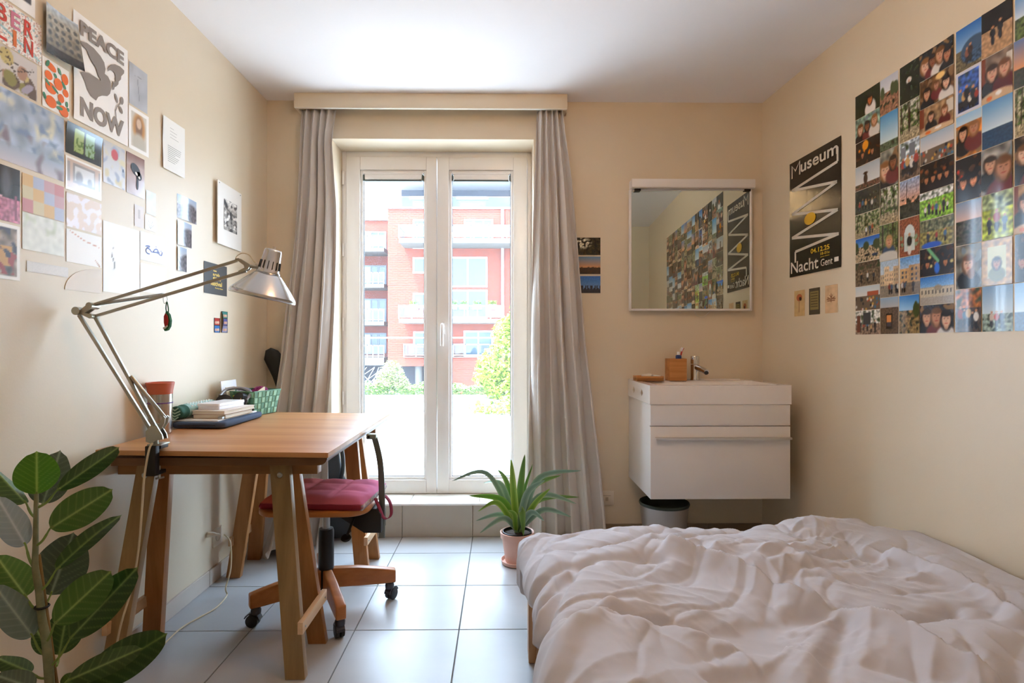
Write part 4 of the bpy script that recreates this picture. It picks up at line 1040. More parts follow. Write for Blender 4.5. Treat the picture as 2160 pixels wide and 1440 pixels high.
# ================================================================ WASHBASIN UNIT
M_LAC = mat('white_lacquer', '#e4dfdb', 0.3, spec=0.5); M_CER = mat('white_ceramic', '#ece6e2', 0.12, spec=0.6, coat=0.3)
VX0, VX1, VY0 = 0.732, 1.433, 2.790
va = thing('vanity_cabinet', 'white wall-hung washbasin cabinet with long metal drawer handle', 'cabinet', ((VX0 + VX1) / 2, 3.03, 0.34))
ins = 0.004
build('carcass', MB().bb((VX0 + ins, VY0 + 0.022, 0.342), (VX1 - ins, YB - 0.001, 0.808)), M_LAC, va, bevel=0.0015)
build('top_panel', MB().bb((VX0 + ins, VY0 + 0.004, 0.704), (VX1 - ins, VY0 + 0.021, 0.808)), M_LAC, va, bevel=0.0015)
dr = build('drawer', MB().bb((VX0 + ins, VY0 + 0.004, 0.342), (VX1 - ins, VY0 + 0.021, 0.700)), M_LAC, va, bevel=0.0015)
a, b = atY(1382, 924, VY0).x, atY(1667, 924, VY0).x
build('handle', MB().prism([(VY0 + 0.004, 0.648), (VY0 - 0.018, 0.648), (VY0 - 0.020, 0.646), (VY0 - 0.020, 0.638), (VY0 - 0.017, 0.638), (VY0 - 0.016, 0.645), (VY0 + 0.004, 0.645)], lambda p, q, d: (d, p, q), a, b), mat('handle_satin', '#c9c6c2', 0.3, metal=0.7), dr, fix=True)
# ceramic basin: rim box with sunken bowl
bs = thing('washbasin', 'white rectangular ceramic washbasin on the wall-hung cabinet', 'washbasin', ((VX0 + VX1) / 2, 3.03, 0.812))
zt, zb = 0.903, 0.8095
nx, ny = 46, 34
xs = np.linspace(VX0, VX1, nx); ys = np.linspace(VY0, YB - 0.001, ny); Xg, Yg = np.meshgrid(xs, ys)
cx_, cy_, hx_, hy_ = 1.0825, 2.985, 0.305, 0.165
q = np.maximum(np.abs(Xg - cx_) / hx_, np.abs(Yg - cy_) / hy_)
dx_, dy_ = np.clip((hx_ - np.abs(Xg - cx_)) / 0.06, 0, 1), np.clip((hy_ - np.abs(Yg - cy_)) / 0.05, 0, 1)
dep = np.minimum(dx_, dy_); dep = dep * dep * (3 - 2 * dep)
Zg = zt - 0.085 * dep
m = MB(); m.grid(np.stack([Xg, Yg, Zg], -1))
o0 = len(m.v)
m.add([(VX0, VY0, zb), (VX1, VY0, zb), (VX1, VY0, zt), (VX0, VY0, zt), (VX0, YB - .001, zb), (VX1, YB - .001, zb), (VX1, YB - .001, zt), (VX0, YB - .001, zt)],
      [(0, 1, 2, 3), (4, 0, 3, 7), (1, 5, 6, 2), (5, 4, 7, 6), (0, 4, 5, 1)])
build('basin', m, M_CER, bs, smooth=True, angle=35)
build('back_ledge', MB().bb((VX0 + 0.005, YB - 0.014, zt - 0.001), (1.435 - 0.06, YB - 0.001, zt + 0.004)), M_CER, bs, bevel=0.002)
for px, py in ((1337, 822), (1354, 828)):
    p = atX(px, py, VX0); hk = build('towel_hook', MB().add([(VX0 - .0005, p.y - .022, p.z), (VX0 - .0005, p.y, p.z + .018), (VX0 - .0005, p.y + .022, p.z), (VX0 - .0005, p.y, p.z - .018)], [(0, 1, 2, 3)]), M_CHROME, bs)
    hk.modifiers.new('t', 'SOLIDIFY').thickness = 0.006
build('overflow_ring', MB().lathe([(0.010, 0.0), (0.012, 0.002), (0.008, 0.003), (0.007, 0.0)], (1.0, 3.10, 0.8985), 18), M_CHROME, bs, smooth=True)
# tap
fx = atY(1465, 800, 3.20).x; fy = 3.195
tp = thing('basin_tap', 'chrome single lever mixer tap on the washbasin', 'tap', (fx, fy, zt))
build('body', MB().lathe([(0, 0), (0.026, 0), (0.0265, 0.004), (0.0235, 0.010), (0.0235, 0.088), (0, 0.090)], (fx, fy, zt), 28), M_CHROME, tp, smooth=True)
build('lever', MB().lathe([(0, 0.092), (0.0235, 0.092), (0.0242, 0.100), (0.0242, 0.130), (0.022, 0.136), (0, 0.137)], (fx, fy, zt), 28), M_CHROME, tp, smooth=True)
build('spout', MB().tube([(fx + 0.006, fy - 0.01, zt + 0.072), (fx + 0.022, fy - 0.075, zt + 0.060), (fx + 0.028, fy - 0.105, zt + 0.050)], [0.017, 0.0155, 0.0145], 18), M_CHROME, tp, smooth=True)
build('aerator', MB().cyl((fx + 0.0275, fy - 0.101, zt + 0.050), (fx + 0.0285, fy - 0.108, zt + 0.043), 0.0105, n=16), M_BLACK, tp, smooth=True)
# bamboo toothbrush cup
W_BAM = wood('bamboo_x', '#b0713a', '#cf9458', 'x', scale=14); W_BAMS = wood('bamboo_side', '#96602f', '#b9803f', 'y', scale=14)
cxc = atY(1425, 790, 3.19).x; cyc = 3.185; s = 0.047; hh = 0.122
cp = thing('toothbrush_cup', 'square bamboo cup holding toothbrush and toothpaste beside the tap', 'cup', (cxc, cyc, zt))
for nm, lo, hi in (('front_wall', (-s, -s), (s, -s + .008)), ('back_wall', (-s, s - .008), (s, s)), ('side_wall', (-s, -s + .008), (-s + .008, s - .008)), ('side_wall', (s - .008, -s + .008), (s, s - .008))):
    build(nm, MB().bb((cxc + lo[0], cyc + lo[1], zt + .0003), (cxc + hi[0], cyc + hi[1], zt + hh)), W_BAM, cp, bevel=0.0012)
build('base', MB().bb((cxc - s + .008, cyc - s + .008, zt + .0003), (cxc + s - .008, cyc + s - .008, zt + .006)), W_BAM, cp)
tpz = zt + hh
tpaste = thing('toothpaste_tube', 'blue toothpaste tube with white cap standing in the bamboo cup', 'toothpaste', (cxc + 0.012, cyc - 0.01, zt + 0.008))
build('tube', MB().lathe([(0, 0.0), (0.016, 0.0), (0.017, 0.05), (0.016, tpz + 0.017 - zt - 0.008), (0.009, tpz + 0.021 - zt - 0.008), (0, tpz + 0.021 - zt - 0.008)], (cxc + 0.012, cyc - 0.01, zt + 0.008), 18), mat('paste_blue', '#24407e', 0.35), tpaste, smooth=True)
build('cap', MB().cyl((cxc + .012, cyc - .01, tpz + .0205), (cxc + .012, cyc - .01, tpz + .038), 0.0085, 0.0078, 16), mat('cap_white', '#f0efee', 0.4), tpaste, smooth=True)
tbh = thing('toothbrush', 'red toothbrush with white bristles leaning in the bamboo cup', 'toothbrush', (cxc + 0.02, cyc + 0.01, zt + 0.008))
b0 = Vector((cxc + 0.014, cyc + 0.020, zt + 0.012)); b1 = Vector((cxc + 0.037, cyc + 0.018, tpz + 0.03)); b2 = Vector((cxc + 0.050, cyc + 0.018, tpz + 0.058))
build('handle', MB().tube(bez([b0, (b0 + b1) / 2, b1, b2], 6), [0.004] * 13 + [0.0035] * 6, 8), mat('brush_red', '#c2272d', 0.35), tbh, smooth=True)
build('bristles', MB().beam(b1.lerp(b2, 0.30) + Vector((-.0075, -.003, 0.003)), b2 + Vector((-.0075, -.003, 0.003)), 0.010, 0.011, up=(1, 0, 0)), mat('bristle_white', '#ecebf2', 0.6), tbh, bevel=0.001)
# soap dish with two soap bars
sx0, sx1 = atY(1340, 798, 3.16).x, atY(1396, 798, 3.16).x
sd = thing('soap_dish', 'low bamboo soap dish on the left rim of the washbasin', 'dish', ((sx0 + sx1) / 2, 3.17, zt))
m = MB(); y0, y1 = 3.12, 3.215
m.bb((sx0, y0, zt + .0003), (sx1, y1, zt + 0.016)); d0 = build('tray', m, wood('dish_wood', '#8f5a2c', '#a87240', 'x', scale=14), sd, bevel=0.002)
m = MB()
for x in (sx0, sx1 - .008): m.bb((x, y0, zt + .016), (x + .008, y1, zt + .026))
for y in (y0, y1 - .008): m.bb((sx0 + .008, y, zt + .016), (sx1 - .008, y + .008, zt + .026))
build('raised_edge', m, W_BAM, sd, bevel=0.0012)
for i, (px, lbl) in enumerate(((1365, 'thicker white soap bar on the left of the soap dish'), (1384, 'thin white soap remnant on the right of the soap dish'))):
    x = atY(px, 792, 3.16).x; o = build('soap_bar', MB().prism(rrect(x - 0.025, x + 0.022, 3.135, 3.20, 0.012), lambda p, q_, d: (p, q_, d + (p - x) * (0.18 if i == 0 else -.1)), zt + 0.0165, zt + (0.031 if i == 0 else 0.026)), mat('soap_white', '#ece7de', 0.45, sss=0.1), bevel=0.004, seg=3)
    o.location.z = 0.004; tag(o, lbl, 'soap', 'soap bars in the dish')

# ================================================================ MIRROR AND MIRROR LAMP
M_MIR = mat('mirror_silver', '#cdd5cd', 0.0, metal=1.0)
pa = atY(1327, 400, YB - 0.03); pb = atY(1586, 655, YB - 0.045)
mx0, mx1, mz0, mz1 = pa.x, pb.x, pb.z, pa.z
mr_ = thing('wall_mirror', 'square wall mirror with thin white frame above the washbasin', 'mirror', ((mx0 + mx1) / 2, YB - 0.03, mz0))
MROT = R(0.7)
def mp(x, d, z): # d = distance out from the wall, swung open slightly on the right
    return (x, YB - 0.028 - d - (x - mx0) * math.tan(MROT), z)
def mbox(nm, x0, x1, z0, z1, d0, d1, m, bev=0.0):
    q = MB(); q.add([mp(x, d, z) for x in (x0, x1) for d in (d1, d0) for z in (z0, z1)], [(0, 1, 3, 2), (4, 6, 7, 5), (0, 4, 5, 1), (2, 3, 7, 6), (0, 2, 6, 4), (1, 5, 7, 3)])
    return build(nm, q, m, mr_, bevel=bev)
fwm = 0.011
mbox('frame_side', mx0, mx0 + fwm, mz0, mz1, -0.012, 0.012, M_LAC, 0.002); mbox('frame_side', mx1 - fwm, mx1, mz0, mz1, -0.012, 0.012, M_LAC, 0.002)
mbox('frame_rail', mx0 + fwm, mx1 - fwm, mz0, mz0 + fwm, -0.012, 0.012, M_LAC, 0.002); mbox('frame_rail', mx0 + fwm, mx1 - fwm, mz1 - fwm * .6, mz1, -0.012, 0.012, M_LAC, 0.002)
mbox('backing', mx0 + fwm, mx1 - fwm, mz0 + fwm, mz1 - fwm * .6, -0.012, 0.004, mat('mdf', '#8d8577', 0.9))
q = MB(); q.add([mp(mx0 + fwm, 0.0065, mz0 + fwm), mp(mx1 - fwm, 0.0065, mz0 + fwm), mp(mx1 - fwm, 0.0065, mz1 - fwm * .6), mp(mx0 + fwm, 0.0065, mz1 - fwm * .6)], [(0, 1, 2, 3)])
build('mirror_glass', q, M_MIR, mr_)
build('wall_batten', MB().bb((mx0 + 0.1, YB - 0.014, mz1 - 0.1), (mx1 - 0.1, YB - 0.0005, mz1 - 0.06)), M_LAC, mr_)
p1, p2 = atY(1415, 655, YB - .02), atY(1455, 655, YB - .02)
build('loose_wire', MB().tube(bez([p1, p1.lerp(p2, .5) + Vector((0, 0, -.008)), p2], 8), 0.0018, 6).tube(bez([atY(1463, 653, YB - .02), atY(1471, 666, YB - .02), atY(1484, 668, YB - .02), atY(1496, 658, YB - .02), atY(1499, 652, YB - .02)], 8), 0.0018, 6), mat('white_wire', '#d9d2c6', 0.5), mr_, smooth=True)
l0, l1 = atY(1333, 386, YB - 0.072), atY(1594, 386, YB - 0.072)
ml = thing('mirror_lamp', 'white horizontal strip light fitting above the wall mirror', 'lamp', ((l0.x + l1.x) / 2, YB - 0.04, l0.z))
lz0, lz1 = atY(1400, 396, YB - 0.072).z, atY(1400, 376.5, YB - 0.072).z
build('housing', MB().bb((l0.x, YB - 0.072, lz0 + 0.004), (l1.x, YB - 0.001, lz1)), M_LAC, ml, bevel=0.004)
build('diffuser', MB().bb((l0.x + 0.006, YB - 0.068, lz0), (l1.x - 0.006, YB - 0.006, lz0 + 0.004)), mat('strip_diffuser', '#c9c0b4', 0.5), ml)
for x in (l0.x + 0.02, l1.x - 0.055): build('mirror_clip', MB().bb((x, YB - 0.055, lz0 - 0.012), (x + 0.035, YB - 0.02, lz0)), M_BLACK, ml, bevel=0.001)

# ================================================================ WASTE BIN
bc = (atY(1401, 1058, 2.99).x, 2.99, 0.0)
wb = thing('waste_bin', 'brushed steel waste bin standing under the washbasin', 'bin', bc)
build('body', MB().lathe([(0, 0.0), (0.098, 0.0), (0.100, 0.005), (0.126, 0.268), (0.1285, 0.270), (0.1285, 0.275), (0.125, 0.275), (0.098, 0.008), (0, 0.008)], bc, 40), mat('bin_steel', '#b3aca6', 0.36, metal=0.8, var=0.05, vscale=4), wb, smooth=True, angle=30)
build('bin_liner', MB().lathe([(0.1275, 0.262), (0.1305, 0.270), (0.1275, 0.2775), (0.1235, 0.274), (0.110, 0.15), (0.06, 0.10), (0, 0.10)], bc, 40), mat('liner_green', '#2e3a34', 0.5), wb, smooth=True)

# ================================================================ BED
W_BED = wood('bed_pine', '#b98a5e', '#cba175', 'z'); W_BEDY = wood('bed_rail', '#b98a5e', '#cba175', 'y')
bed = thing('bed_frame', 'low pale wooden bed frame with square corner posts under the duvet', 'bed frame', (0.79, 1.0, 0))
BX_0, BX_1, B0, B1 = 0.095, 1.495, 0.02, 2.06
for x in (BX_0, BX_1 - 0.07):
    for y in (B0 + 0.0, B1 - 0.09):
        build('post', MB().bb((x, y, 0.001), (x + 0.028, y + 0.09, 0.31)), W_BED, bed, bevel=0.003)
        build('post_block', MB().bb((x + 0.0285, y - 0.012, 0.001), (x + 0.07, y + 0.078, 0.31)), W_BED, bed, bevel=0.003)
for x in (BX_0 + 0.03, BX_1 - 0.065): build('side_rail', MB().bb((x, B0 + .09, 0.19), (x + 0.028, B1 - .1, 0.305)), W_BEDY, bed, bevel=0.003)
for y in (B0 + .02, B1 - .05): build('end_rail', MB().bb((BX_0 + .072, y, 0.19), (BX_1 - .072, y + .028, 0.305)), wood('bed_rail_x', '#b98a5e', '#cba175', 'x'), bed, bevel=0.003)
for k in range(12): build('slat', MB().bb((BX_0 + .06, 0.15 + k * .15, 0.285), (BX_1 - .066, 0.23 + k * .15, 0.300)), wood('bed_rail_x'), bed)
o = pad('mattress', BX_0 + 0.072, BX_1 - 0.072, B0 + 0.03, B1 - 0.055, 0.306, 0.372, 0.06, mat('mattress_white', '#e6e2dc', 0.9), None, 0.02); tag(o, 'thin white mattress on the bed frame, hidden by the duvet', 'mattress')
# duvet: draped surface with puffs and creases
M_DUV = mat('duvet_linen', '#c1bfc4', 0.95, spec=0.1, sheen=0.25, var=0.03, vscale=3, bump=0.04, bscale=700)
nu, nv = 420, 400
su = np.linspace(0, 1, nu); sv = np.linspace(0, 1, nv)
U, V = np.meshgrid(su, sv)
# arc-length coordinates: across (from left hem over to the wall) and along (from head to hem over the foot end)
RAD = 0.115; HANG_L, HANG_F = 0.125, 0.035
XEL, XER = 0.008, 1.545; YE0, YEF = -0.05, 2.205
ZT = 0.408
arc = RAD * math.pi / 2
def unroll(s, hang):
    """s measured inward from the hem: returns (inset, drop)"""
    ins = np.where(s < hang, 0, np.where(s < hang + arc, RAD * (1 - np.cos((s - hang) / RAD)), RAD + s - hang - arc))
    drp = np.where(s < hang, RAD + hang - s, np.where(s < hang + arc, RAD * (1 - np.sin(np.clip((s - hang) / RAD, 0, math.pi / 2))), 0))
    return ins, drp
LXs = HANG_L + arc + (XER - XEL - RAD); LYs = HANG_F + arc + (YEF - YE0 - RAD)
SX = U * LXs; SY = V * LYs
wob = 0.03 * pn(SY * 3.1, SX * 0.7, 21)
ix, dx2 = unroll(SX, HANG_L); iy, dy2 = unroll(SY, HANG_F); dx2 = dx2 * (0.55 + 0.45 * np.clip((SY - 0.12) / 0.35, 0, 1))
Yd = YEF - iy + 0.03 * pn(SX * 2.0, SY * 0 + 1.3, 23)
Xd = XEL + 0.060 + np.clip(2.1 - Yd, 0, 2) * 0.085 * np.clip(1 - ix / 1.2, 0, 1) + ix * (XER - XEL - 0.06) / (XER - XEL) + 0.02 * pn(SY * 2.2, SX * 0 + 3.3, 22)
Zd = ZT - np.maximum(dx2, dy2) - 0.35 * np.minimum(dx2, dy2)
Pd = np.stack([Xd, Yd, Zd], -1)
# normal field of the base drape
du = np.gradient(Pd, axis=1); dv = np.gradient(Pd, axis=0); Nn = np.cross(dv, du); Nn /= np.linalg.norm(Nn, axis=-1, keepdims=True) + 1e-9
Nn[Nn[..., 2] < 0] *= -1
x, y = Xd, Yd
wx = x + 0.10 * pn(x * 2.6 + 4, y * 2.6, 31); wy = y + 0.10 * pn(x * 2.6, y * 2.6 + 9, 32)
def ridged(a, b, sd, p=2.2): return np.clip(1 - np.abs(pn(a, b, sd)) * 2.2, 0, 1) ** p
ca, sa = math.cos(R(-38)), math.sin(R(-38))
ra, rb = wx * ca - wy * sa, wx * sa + wy * ca
D = 0.060 * (pn(x * 2.5 + 2, y * 2.5, 33) + 0.30) + 0.010
D -= 0.015 * ridged(ra * 1.9, rb * 3.9, 34, 4) + 0.008 * ridged(ra * 3.4 + 5, rb * 7, 35, 5)
ca2, sa2 = math.cos(R(48)), math.sin(R(48)); qa, qb = wx * ca2 - wy * sa2, wx * sa2 + wy * ca2
msk = np.clip(pn(x * 2, y * 2, 44) * 2.4 + .5, 0, 1); ms2 = np.clip(pn(x * 3 + 7, y * 3, 45) * 2.4 + .4, 0, 1)
D -= 0.010 * ridged(qa * 2.2 + 3, qb * 4.8 + 1, 36, 5) * msk
D += 0.010 * ridged(ra * 2.4 + 2, rb * 7, 46, 4) * ms2 + 0.008 * ridged(qa * 2.4 + 8, qb * 7.5, 47, 4) * msk
D += 0.0068 * ridged(ra * 5, rb * 13, 37, 3.5) * ms2 + 0.0062 * ridged(qa * 5, qb * 14 + 2, 40, 3.5) * (1 - ms2) + 0.0010 * pn(x * 34, y * 34, 38)
D += 0.0016 * ridged(ra * 14, rb * 34, 39, 2.5) * msk + 0.0014 * ridged(qa * 15 + 4, qb * 38, 41, 2.5) * ms2
# long seams and folds read off the photograph, laid on the bed plane
def seg_d(px, py, a, b):
    ax_, ay_ = a; bx2, by2 = b; vx, vy = bx2 - ax_, by2 - ay_; L2 = vx * vx + vy * vy
    t = np.clip(((px - ax_) * vx + (py - ay_) * vy) / L2, 0, 1); qx, qy = ax_ + t * vx, ay_ + t * vy
    dd = np.hypot(px - qx, py - qy); side = np.sign((px - ax_) * vy - (py - ay_) * vx); return dd, side, t
def fold(pts, h, w, step=0.0):
    global D
    W3 = [atZ(a, b, 0.45) for a, b in pts]; best = None
    jx = x + 0.015 * pn(x * 9, y * 9, 51); jy = y + 0.015 * pn(x * 9 + 5, y * 9, 52)
    for i in range(len(W3) - 1):
        dd, sd, t = seg_d(jx, jy, W3[i][:2], W3[i + 1][:2])
        if best is None: best, bs_ = dd, sd
        else: k = dd < best; best = np.where(k, dd, best); bs_ = np.where(k, sd, bs_)
    h = h * 1.35; step = step * 1.5
    D = D + h * np.exp(-(best / w) ** 2) + step * bs_ * np.exp(-best / (w * 2.2)) 
fold([(1420, 1150), (1540, 1185), (1660, 1240), (1790, 1290), (1880, 1325), (1990, 1385), (2100, 1440)], 0.020, 0.030, 0.010)
fold([(1580, 1290), (1690, 1275), (1830, 1280)], -0.022, 0.028)
fold([(1240, 1290), (1420, 1280), (1540, 1305), (1620, 1320)], -0.026, 0.030, 0.008)
fold([(1880, 1160), (1990, 1205), (2085, 1252), (2160, 1300)], 0.014, 0.022, 0.006)
fold([(1720, 1440), (1760, 1350), (1780, 1300)], -0.020, 0.025)
fold([(1850, 1285), (1930, 1290), (2010, 1270)], -0.020, 0.022)
fold([(1140, 1180), (1260, 1165), (1390, 1165)], -0.014, 0.026)
fold([(1150, 1215), (1240, 1170)], -0.016, 0.018)
fold([(1500, 1400), (1640, 1380), (1710, 1430)], -0.016, 0.025)
fold([(1130, 1330), (1150, 1260), (1210, 1190)], -0.022, 0.020)
fold([(1190, 1420), (1230, 1330), (1290, 1270)], 0.016, 0.030)
fold([(1560, 1165), (1700, 1170), (1850, 1160)], -0.010, 0.03)
D = np.where(D < 0, -0.016 * np.tanh(-D / 0.016), D)
D *= np.clip(V * 14, 0.25, 1) * np.clip((1.0 - U) * 10, 0.15, 1)
Pd = Pd + Nn * D[..., None]
Pd[..., 0] = np.minimum(Pd[..., 0], RA + RB * Pd[..., 1] - 0.006)
hem = np.clip(1 - SX / 0.03, 0, 1)
Pd[..., 0] += 0.05 * hem ** 2
m = MB(); m.grid(Pd); m.f = [f_[::-1] for f_ in m.f]
o = build('duvet', m, M_DUV, smooth=True, angle=180); tag(o, 'rumpled beige linen duvet spread over the bed', 'duvet')
mdf = o.modifiers.new('cloth_thickness', 'SOLIDIFY'); mdf.thickness = 0.006; mdf.offset = -1

# ================================================================ PLANTS
M_LEAF = mat('leaf_surface', attr='Col', rough=0.38, spec=0.5)
M_LEAF.node_tree.nodes['Principled BSDF'].inputs['Transmission Weight'].default_value = 0.0
def leaf(parent, base, tip, width, side_hint, fold_a, bow, cols, name='leaf', veins=True, shape='ficus', twist=0.0, mid=None):
    """leaf from base to tip; side_hint gives the direction of the blade's width"""
    base, tip = Vector(base), Vector(tip); ax_ = tip - base; ln = ax_.length; d = ax_.normalized()
    side = (Vector(side_hint) - d * d.dot(Vector(side_hint))).normalized(); nrm = side.cross(d).normalized()
    nl, nw = (64, 23) if shape == 'ficus' else (18, 5)
    if mid is not None: axis = bez([base, mid, tip], 12)
    P = np.zeros((nl, nw, 3)); C = np.zeros((nl, nw, 4)); C[..., 3] = 1
    c_dark, c_light = np.array(lin(cols[0])), np.array(lin(cols[1]))
    for i in range(nl):
        t = i / (nl - 1)
        if shape == 'ficus': wv = width / 2 * (math.sin(math.pi * min(1, t ** 0.72)) ** 0.62) * (1.0 if t < .9 else (1 - (t - .9) / .1) ** .6 * .55 + .45 * (1 - (t - .9) / .1)) if 0 < t < 1 else 0.0005
        else: wv = width / 2 * (min(1, 0.35 + t * 2.2) * (1 - t ** 3.2)) + 0.0004
        if mid is None: c = base + ax_ * t + nrm * (bow * 4 * t * (1 - t)); sd, nm = side, nrm
        else:
            q_ = t * (len(axis) - 1); k = min(int(q_), len(axis) - 2); c = axis[k].lerp(axis[k + 1], q_ - k); tg = (axis[k + 1] - axis[k]).normalized()
            sd = (side - tg * tg.dot(side)).normalized(); nm = sd.cross(tg)
        if twist: rm = Matrix.Rotation(twist * t, 3, d); sd = rm @ sd; nm = rm @ nm
        for j in range(nw):
            s_ = -1 + 2 * j / (nw - 1); o_ = abs(s_) * wv
            p = c + sd * (s_ * wv * math.cos(fold_a)) + nm * (o_ * math.sin(fold_a))
            if shape == 'ficus': p += nm * (0.05 * wv * math.sin(10 * t + (2 if s_ > 0 else 0)) * abs(s_))
            P[i, j] = p
            if shape == 'ficus':
                mv = math.exp(-(s_ * wv / 0.0022) ** 2)
                ph = (t * ln - abs(s_) * wv * 0.75) / (ln / 8.5); vv = max(0, 1 - abs(ph - round(ph)) * 8) * (0.55 if abs(s_) > .06 else 0) if veins else 0
                k = min(1, mv + vv * 0.55); C[i, j, :3] = c_dark * (1 - k) + c_light * k
            else:
                k = abs(s_) ** 2; C[i, j, :3] = c_dark * (1 - k) + c_light * k
    m = MB(); m.grid(P); m.c = C.reshape(-1, 4)
    return build(name, m, M_LEAF, parent, smooth=True, angle=180)
# --- rubber fig, front left
FY = 1.34
def Fp(cx_, cy_, y=FY): return atY(cx_ / 2.769, 920 + cy_ / 2.769, y)
stem0 = Fp(292, 1440)
fg = thing('rubber_fig', 'tall rubber fig with large oval dark green leaves in the near left corner', 'plant', (stem0.x, FY, 0.0))
stem = [Fp(213, 335), Fp(210, 480), Fp(208, 640), Fp(206, 760), Fp(228, 900), Fp(245, 1060), Fp(270, 1200), Fp(290, 1440), Vector((stem0.x + 0.005, FY, 0.178))]
build('stem', MB().tube(bez(stem, 6), [0.0045 + 0.0055 * min(1, i / 40) for i in range(49)], 10), mat('fig_stem', '#6b7050', 0.6, color2='#8a8a68', vscale=30), fg, smooth=True)
build('support_cane', MB().tube([Fp(225, 690, FY + .012), Fp(330, 1440, FY + .012), Vector((stem0.x + .02, FY + .012, 0.178))], 0.0042, 8), mat('cane', '#8a6a3c', 0.6), fg, smooth=True)
build('plant_tie', MB().lathe([(0.014, -0.003), (0.016, 0), (0.014, 0.003)], Fp(245, 993), 14), M_BLACK, fg, smooth=True)
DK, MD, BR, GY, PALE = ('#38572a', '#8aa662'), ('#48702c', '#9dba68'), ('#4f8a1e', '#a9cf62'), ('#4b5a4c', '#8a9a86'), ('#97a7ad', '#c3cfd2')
front = (0, 0, 0)
# crop coordinates of base and tip, width in crop px, depth offsets base/tip, roll of the blade, fold, bow, colours, stem attach
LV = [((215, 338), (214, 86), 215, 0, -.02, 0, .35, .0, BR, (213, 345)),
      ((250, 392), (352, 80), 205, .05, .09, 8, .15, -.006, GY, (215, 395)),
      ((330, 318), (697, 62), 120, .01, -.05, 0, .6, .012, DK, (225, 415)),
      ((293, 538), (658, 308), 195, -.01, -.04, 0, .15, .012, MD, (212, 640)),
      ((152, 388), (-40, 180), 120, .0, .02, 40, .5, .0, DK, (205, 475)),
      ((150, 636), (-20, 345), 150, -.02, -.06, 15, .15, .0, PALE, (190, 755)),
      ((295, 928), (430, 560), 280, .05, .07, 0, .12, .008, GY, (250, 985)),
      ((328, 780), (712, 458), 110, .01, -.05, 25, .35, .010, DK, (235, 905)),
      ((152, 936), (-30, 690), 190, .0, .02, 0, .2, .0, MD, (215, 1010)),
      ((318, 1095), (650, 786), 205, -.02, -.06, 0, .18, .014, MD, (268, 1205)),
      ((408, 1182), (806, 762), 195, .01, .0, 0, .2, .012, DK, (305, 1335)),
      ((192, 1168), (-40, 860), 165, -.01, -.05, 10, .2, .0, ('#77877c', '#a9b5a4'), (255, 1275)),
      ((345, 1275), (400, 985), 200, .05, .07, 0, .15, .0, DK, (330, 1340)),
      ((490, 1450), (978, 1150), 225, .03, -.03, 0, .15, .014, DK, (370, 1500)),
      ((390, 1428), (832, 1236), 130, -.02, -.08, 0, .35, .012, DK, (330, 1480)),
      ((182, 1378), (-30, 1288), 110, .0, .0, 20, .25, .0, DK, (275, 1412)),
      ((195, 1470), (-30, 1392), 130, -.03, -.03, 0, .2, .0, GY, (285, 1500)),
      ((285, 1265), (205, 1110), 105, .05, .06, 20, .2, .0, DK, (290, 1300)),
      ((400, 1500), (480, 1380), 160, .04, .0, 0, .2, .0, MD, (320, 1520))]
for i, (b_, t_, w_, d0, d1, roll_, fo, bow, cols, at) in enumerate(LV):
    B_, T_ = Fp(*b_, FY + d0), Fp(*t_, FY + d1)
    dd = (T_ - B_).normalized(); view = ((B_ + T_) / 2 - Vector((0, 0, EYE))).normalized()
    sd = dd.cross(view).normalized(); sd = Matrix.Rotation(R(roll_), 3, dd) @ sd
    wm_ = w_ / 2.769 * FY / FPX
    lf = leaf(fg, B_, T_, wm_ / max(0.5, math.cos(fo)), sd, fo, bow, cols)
    A_ = Fp(*at, FY)
    build('petiole', MB().tube(bez([A_, A_.lerp(B_, .5) + Vector((0, 0, -.006)), B_, B_.lerp(T_, .06)], 5), [0.0028] * 8 + [0.0020] * 8, 7), mat('petiole_green', '#7c9448', 0.5), fg, smooth=True)
pot = MB(); pot.lathe([(0, 0.002), (0.095, 0.002), (0.10, 0.01), (0.120, 0.165), (0.130, 0.167), (0.132, 0.195), (0.120, 0.197), (0.117, 0.178), (0, 0.178)], (stem0.x + .005, FY, 0), 40)
build('pot', pot, mat('terracotta', '#a9644a', 0.8, var=0.06), fg, smooth=True, angle=40)
build('soil', MB().lathe([(0.1165, 0.1785), (0.06, 0.184), (0, 0.182)], (stem0.x + .005, FY, 0), 30), mat('soil', '#3b2e24', 1.0, bump=0.6, bscale=120), fg, smooth=True)

# --- dracaena in pink pot
DPX, DY_ = 1091.0, 2.875
dc = atY(DPX, 1180, DY_)
dr_ = thing('dracaena', 'spiky dracaena with arching striped leaves in a pink pot by the door step', 'plant', (dc.x, DY_, 0))
M_PINK = mat('pink_pot', '#e2b7a6', 0.7, var=0.04)
build('saucer', MB().lathe([(0, 0.0015), (0.070, 0.0015), (0.078, 0.004), (0.083, 0.022), (0.080, 0.023), (0.074, 0.008), (0, 0.008)], (dc.x, DY_, 0), 36), M_PINK, dr_, smooth=True, angle=40)
build('pot', MB().lathe([(0, 0.009), (0.056, 0.009), (0.060, 0.014), (0.077, 0.130), (0.084, 0.132), (0.086, 0.160), (0.083, 0.162), (0.078, 0.158), (0.074, 0.140), (0, 0.140)], (dc.x, DY_, 0), 36), M_PINK, dr_, smooth=True, angle=40)
build('inner_pot', MB().lathe([(0.0735, 0.141), (0.0735, 0.163), (0.071, 0.164), (0.070, 0.150), (0, 0.150)], (dc.x, DY_, 0), 36), M_BLACK, dr_, smooth=True, angle=40)
build('soil', MB().lathe([(0.0695, 0.1505), (0.03, 0.156), (0, 0.155)], (dc.x, DY_, 0), 24), mat('soil'), dr_, smooth=True)
GR = ('#55803a', '#7fa05a'); GB = ('#6f8f7a', '#9fb8a2'); LT = ('#6f9f2e', '#b6cf6a')
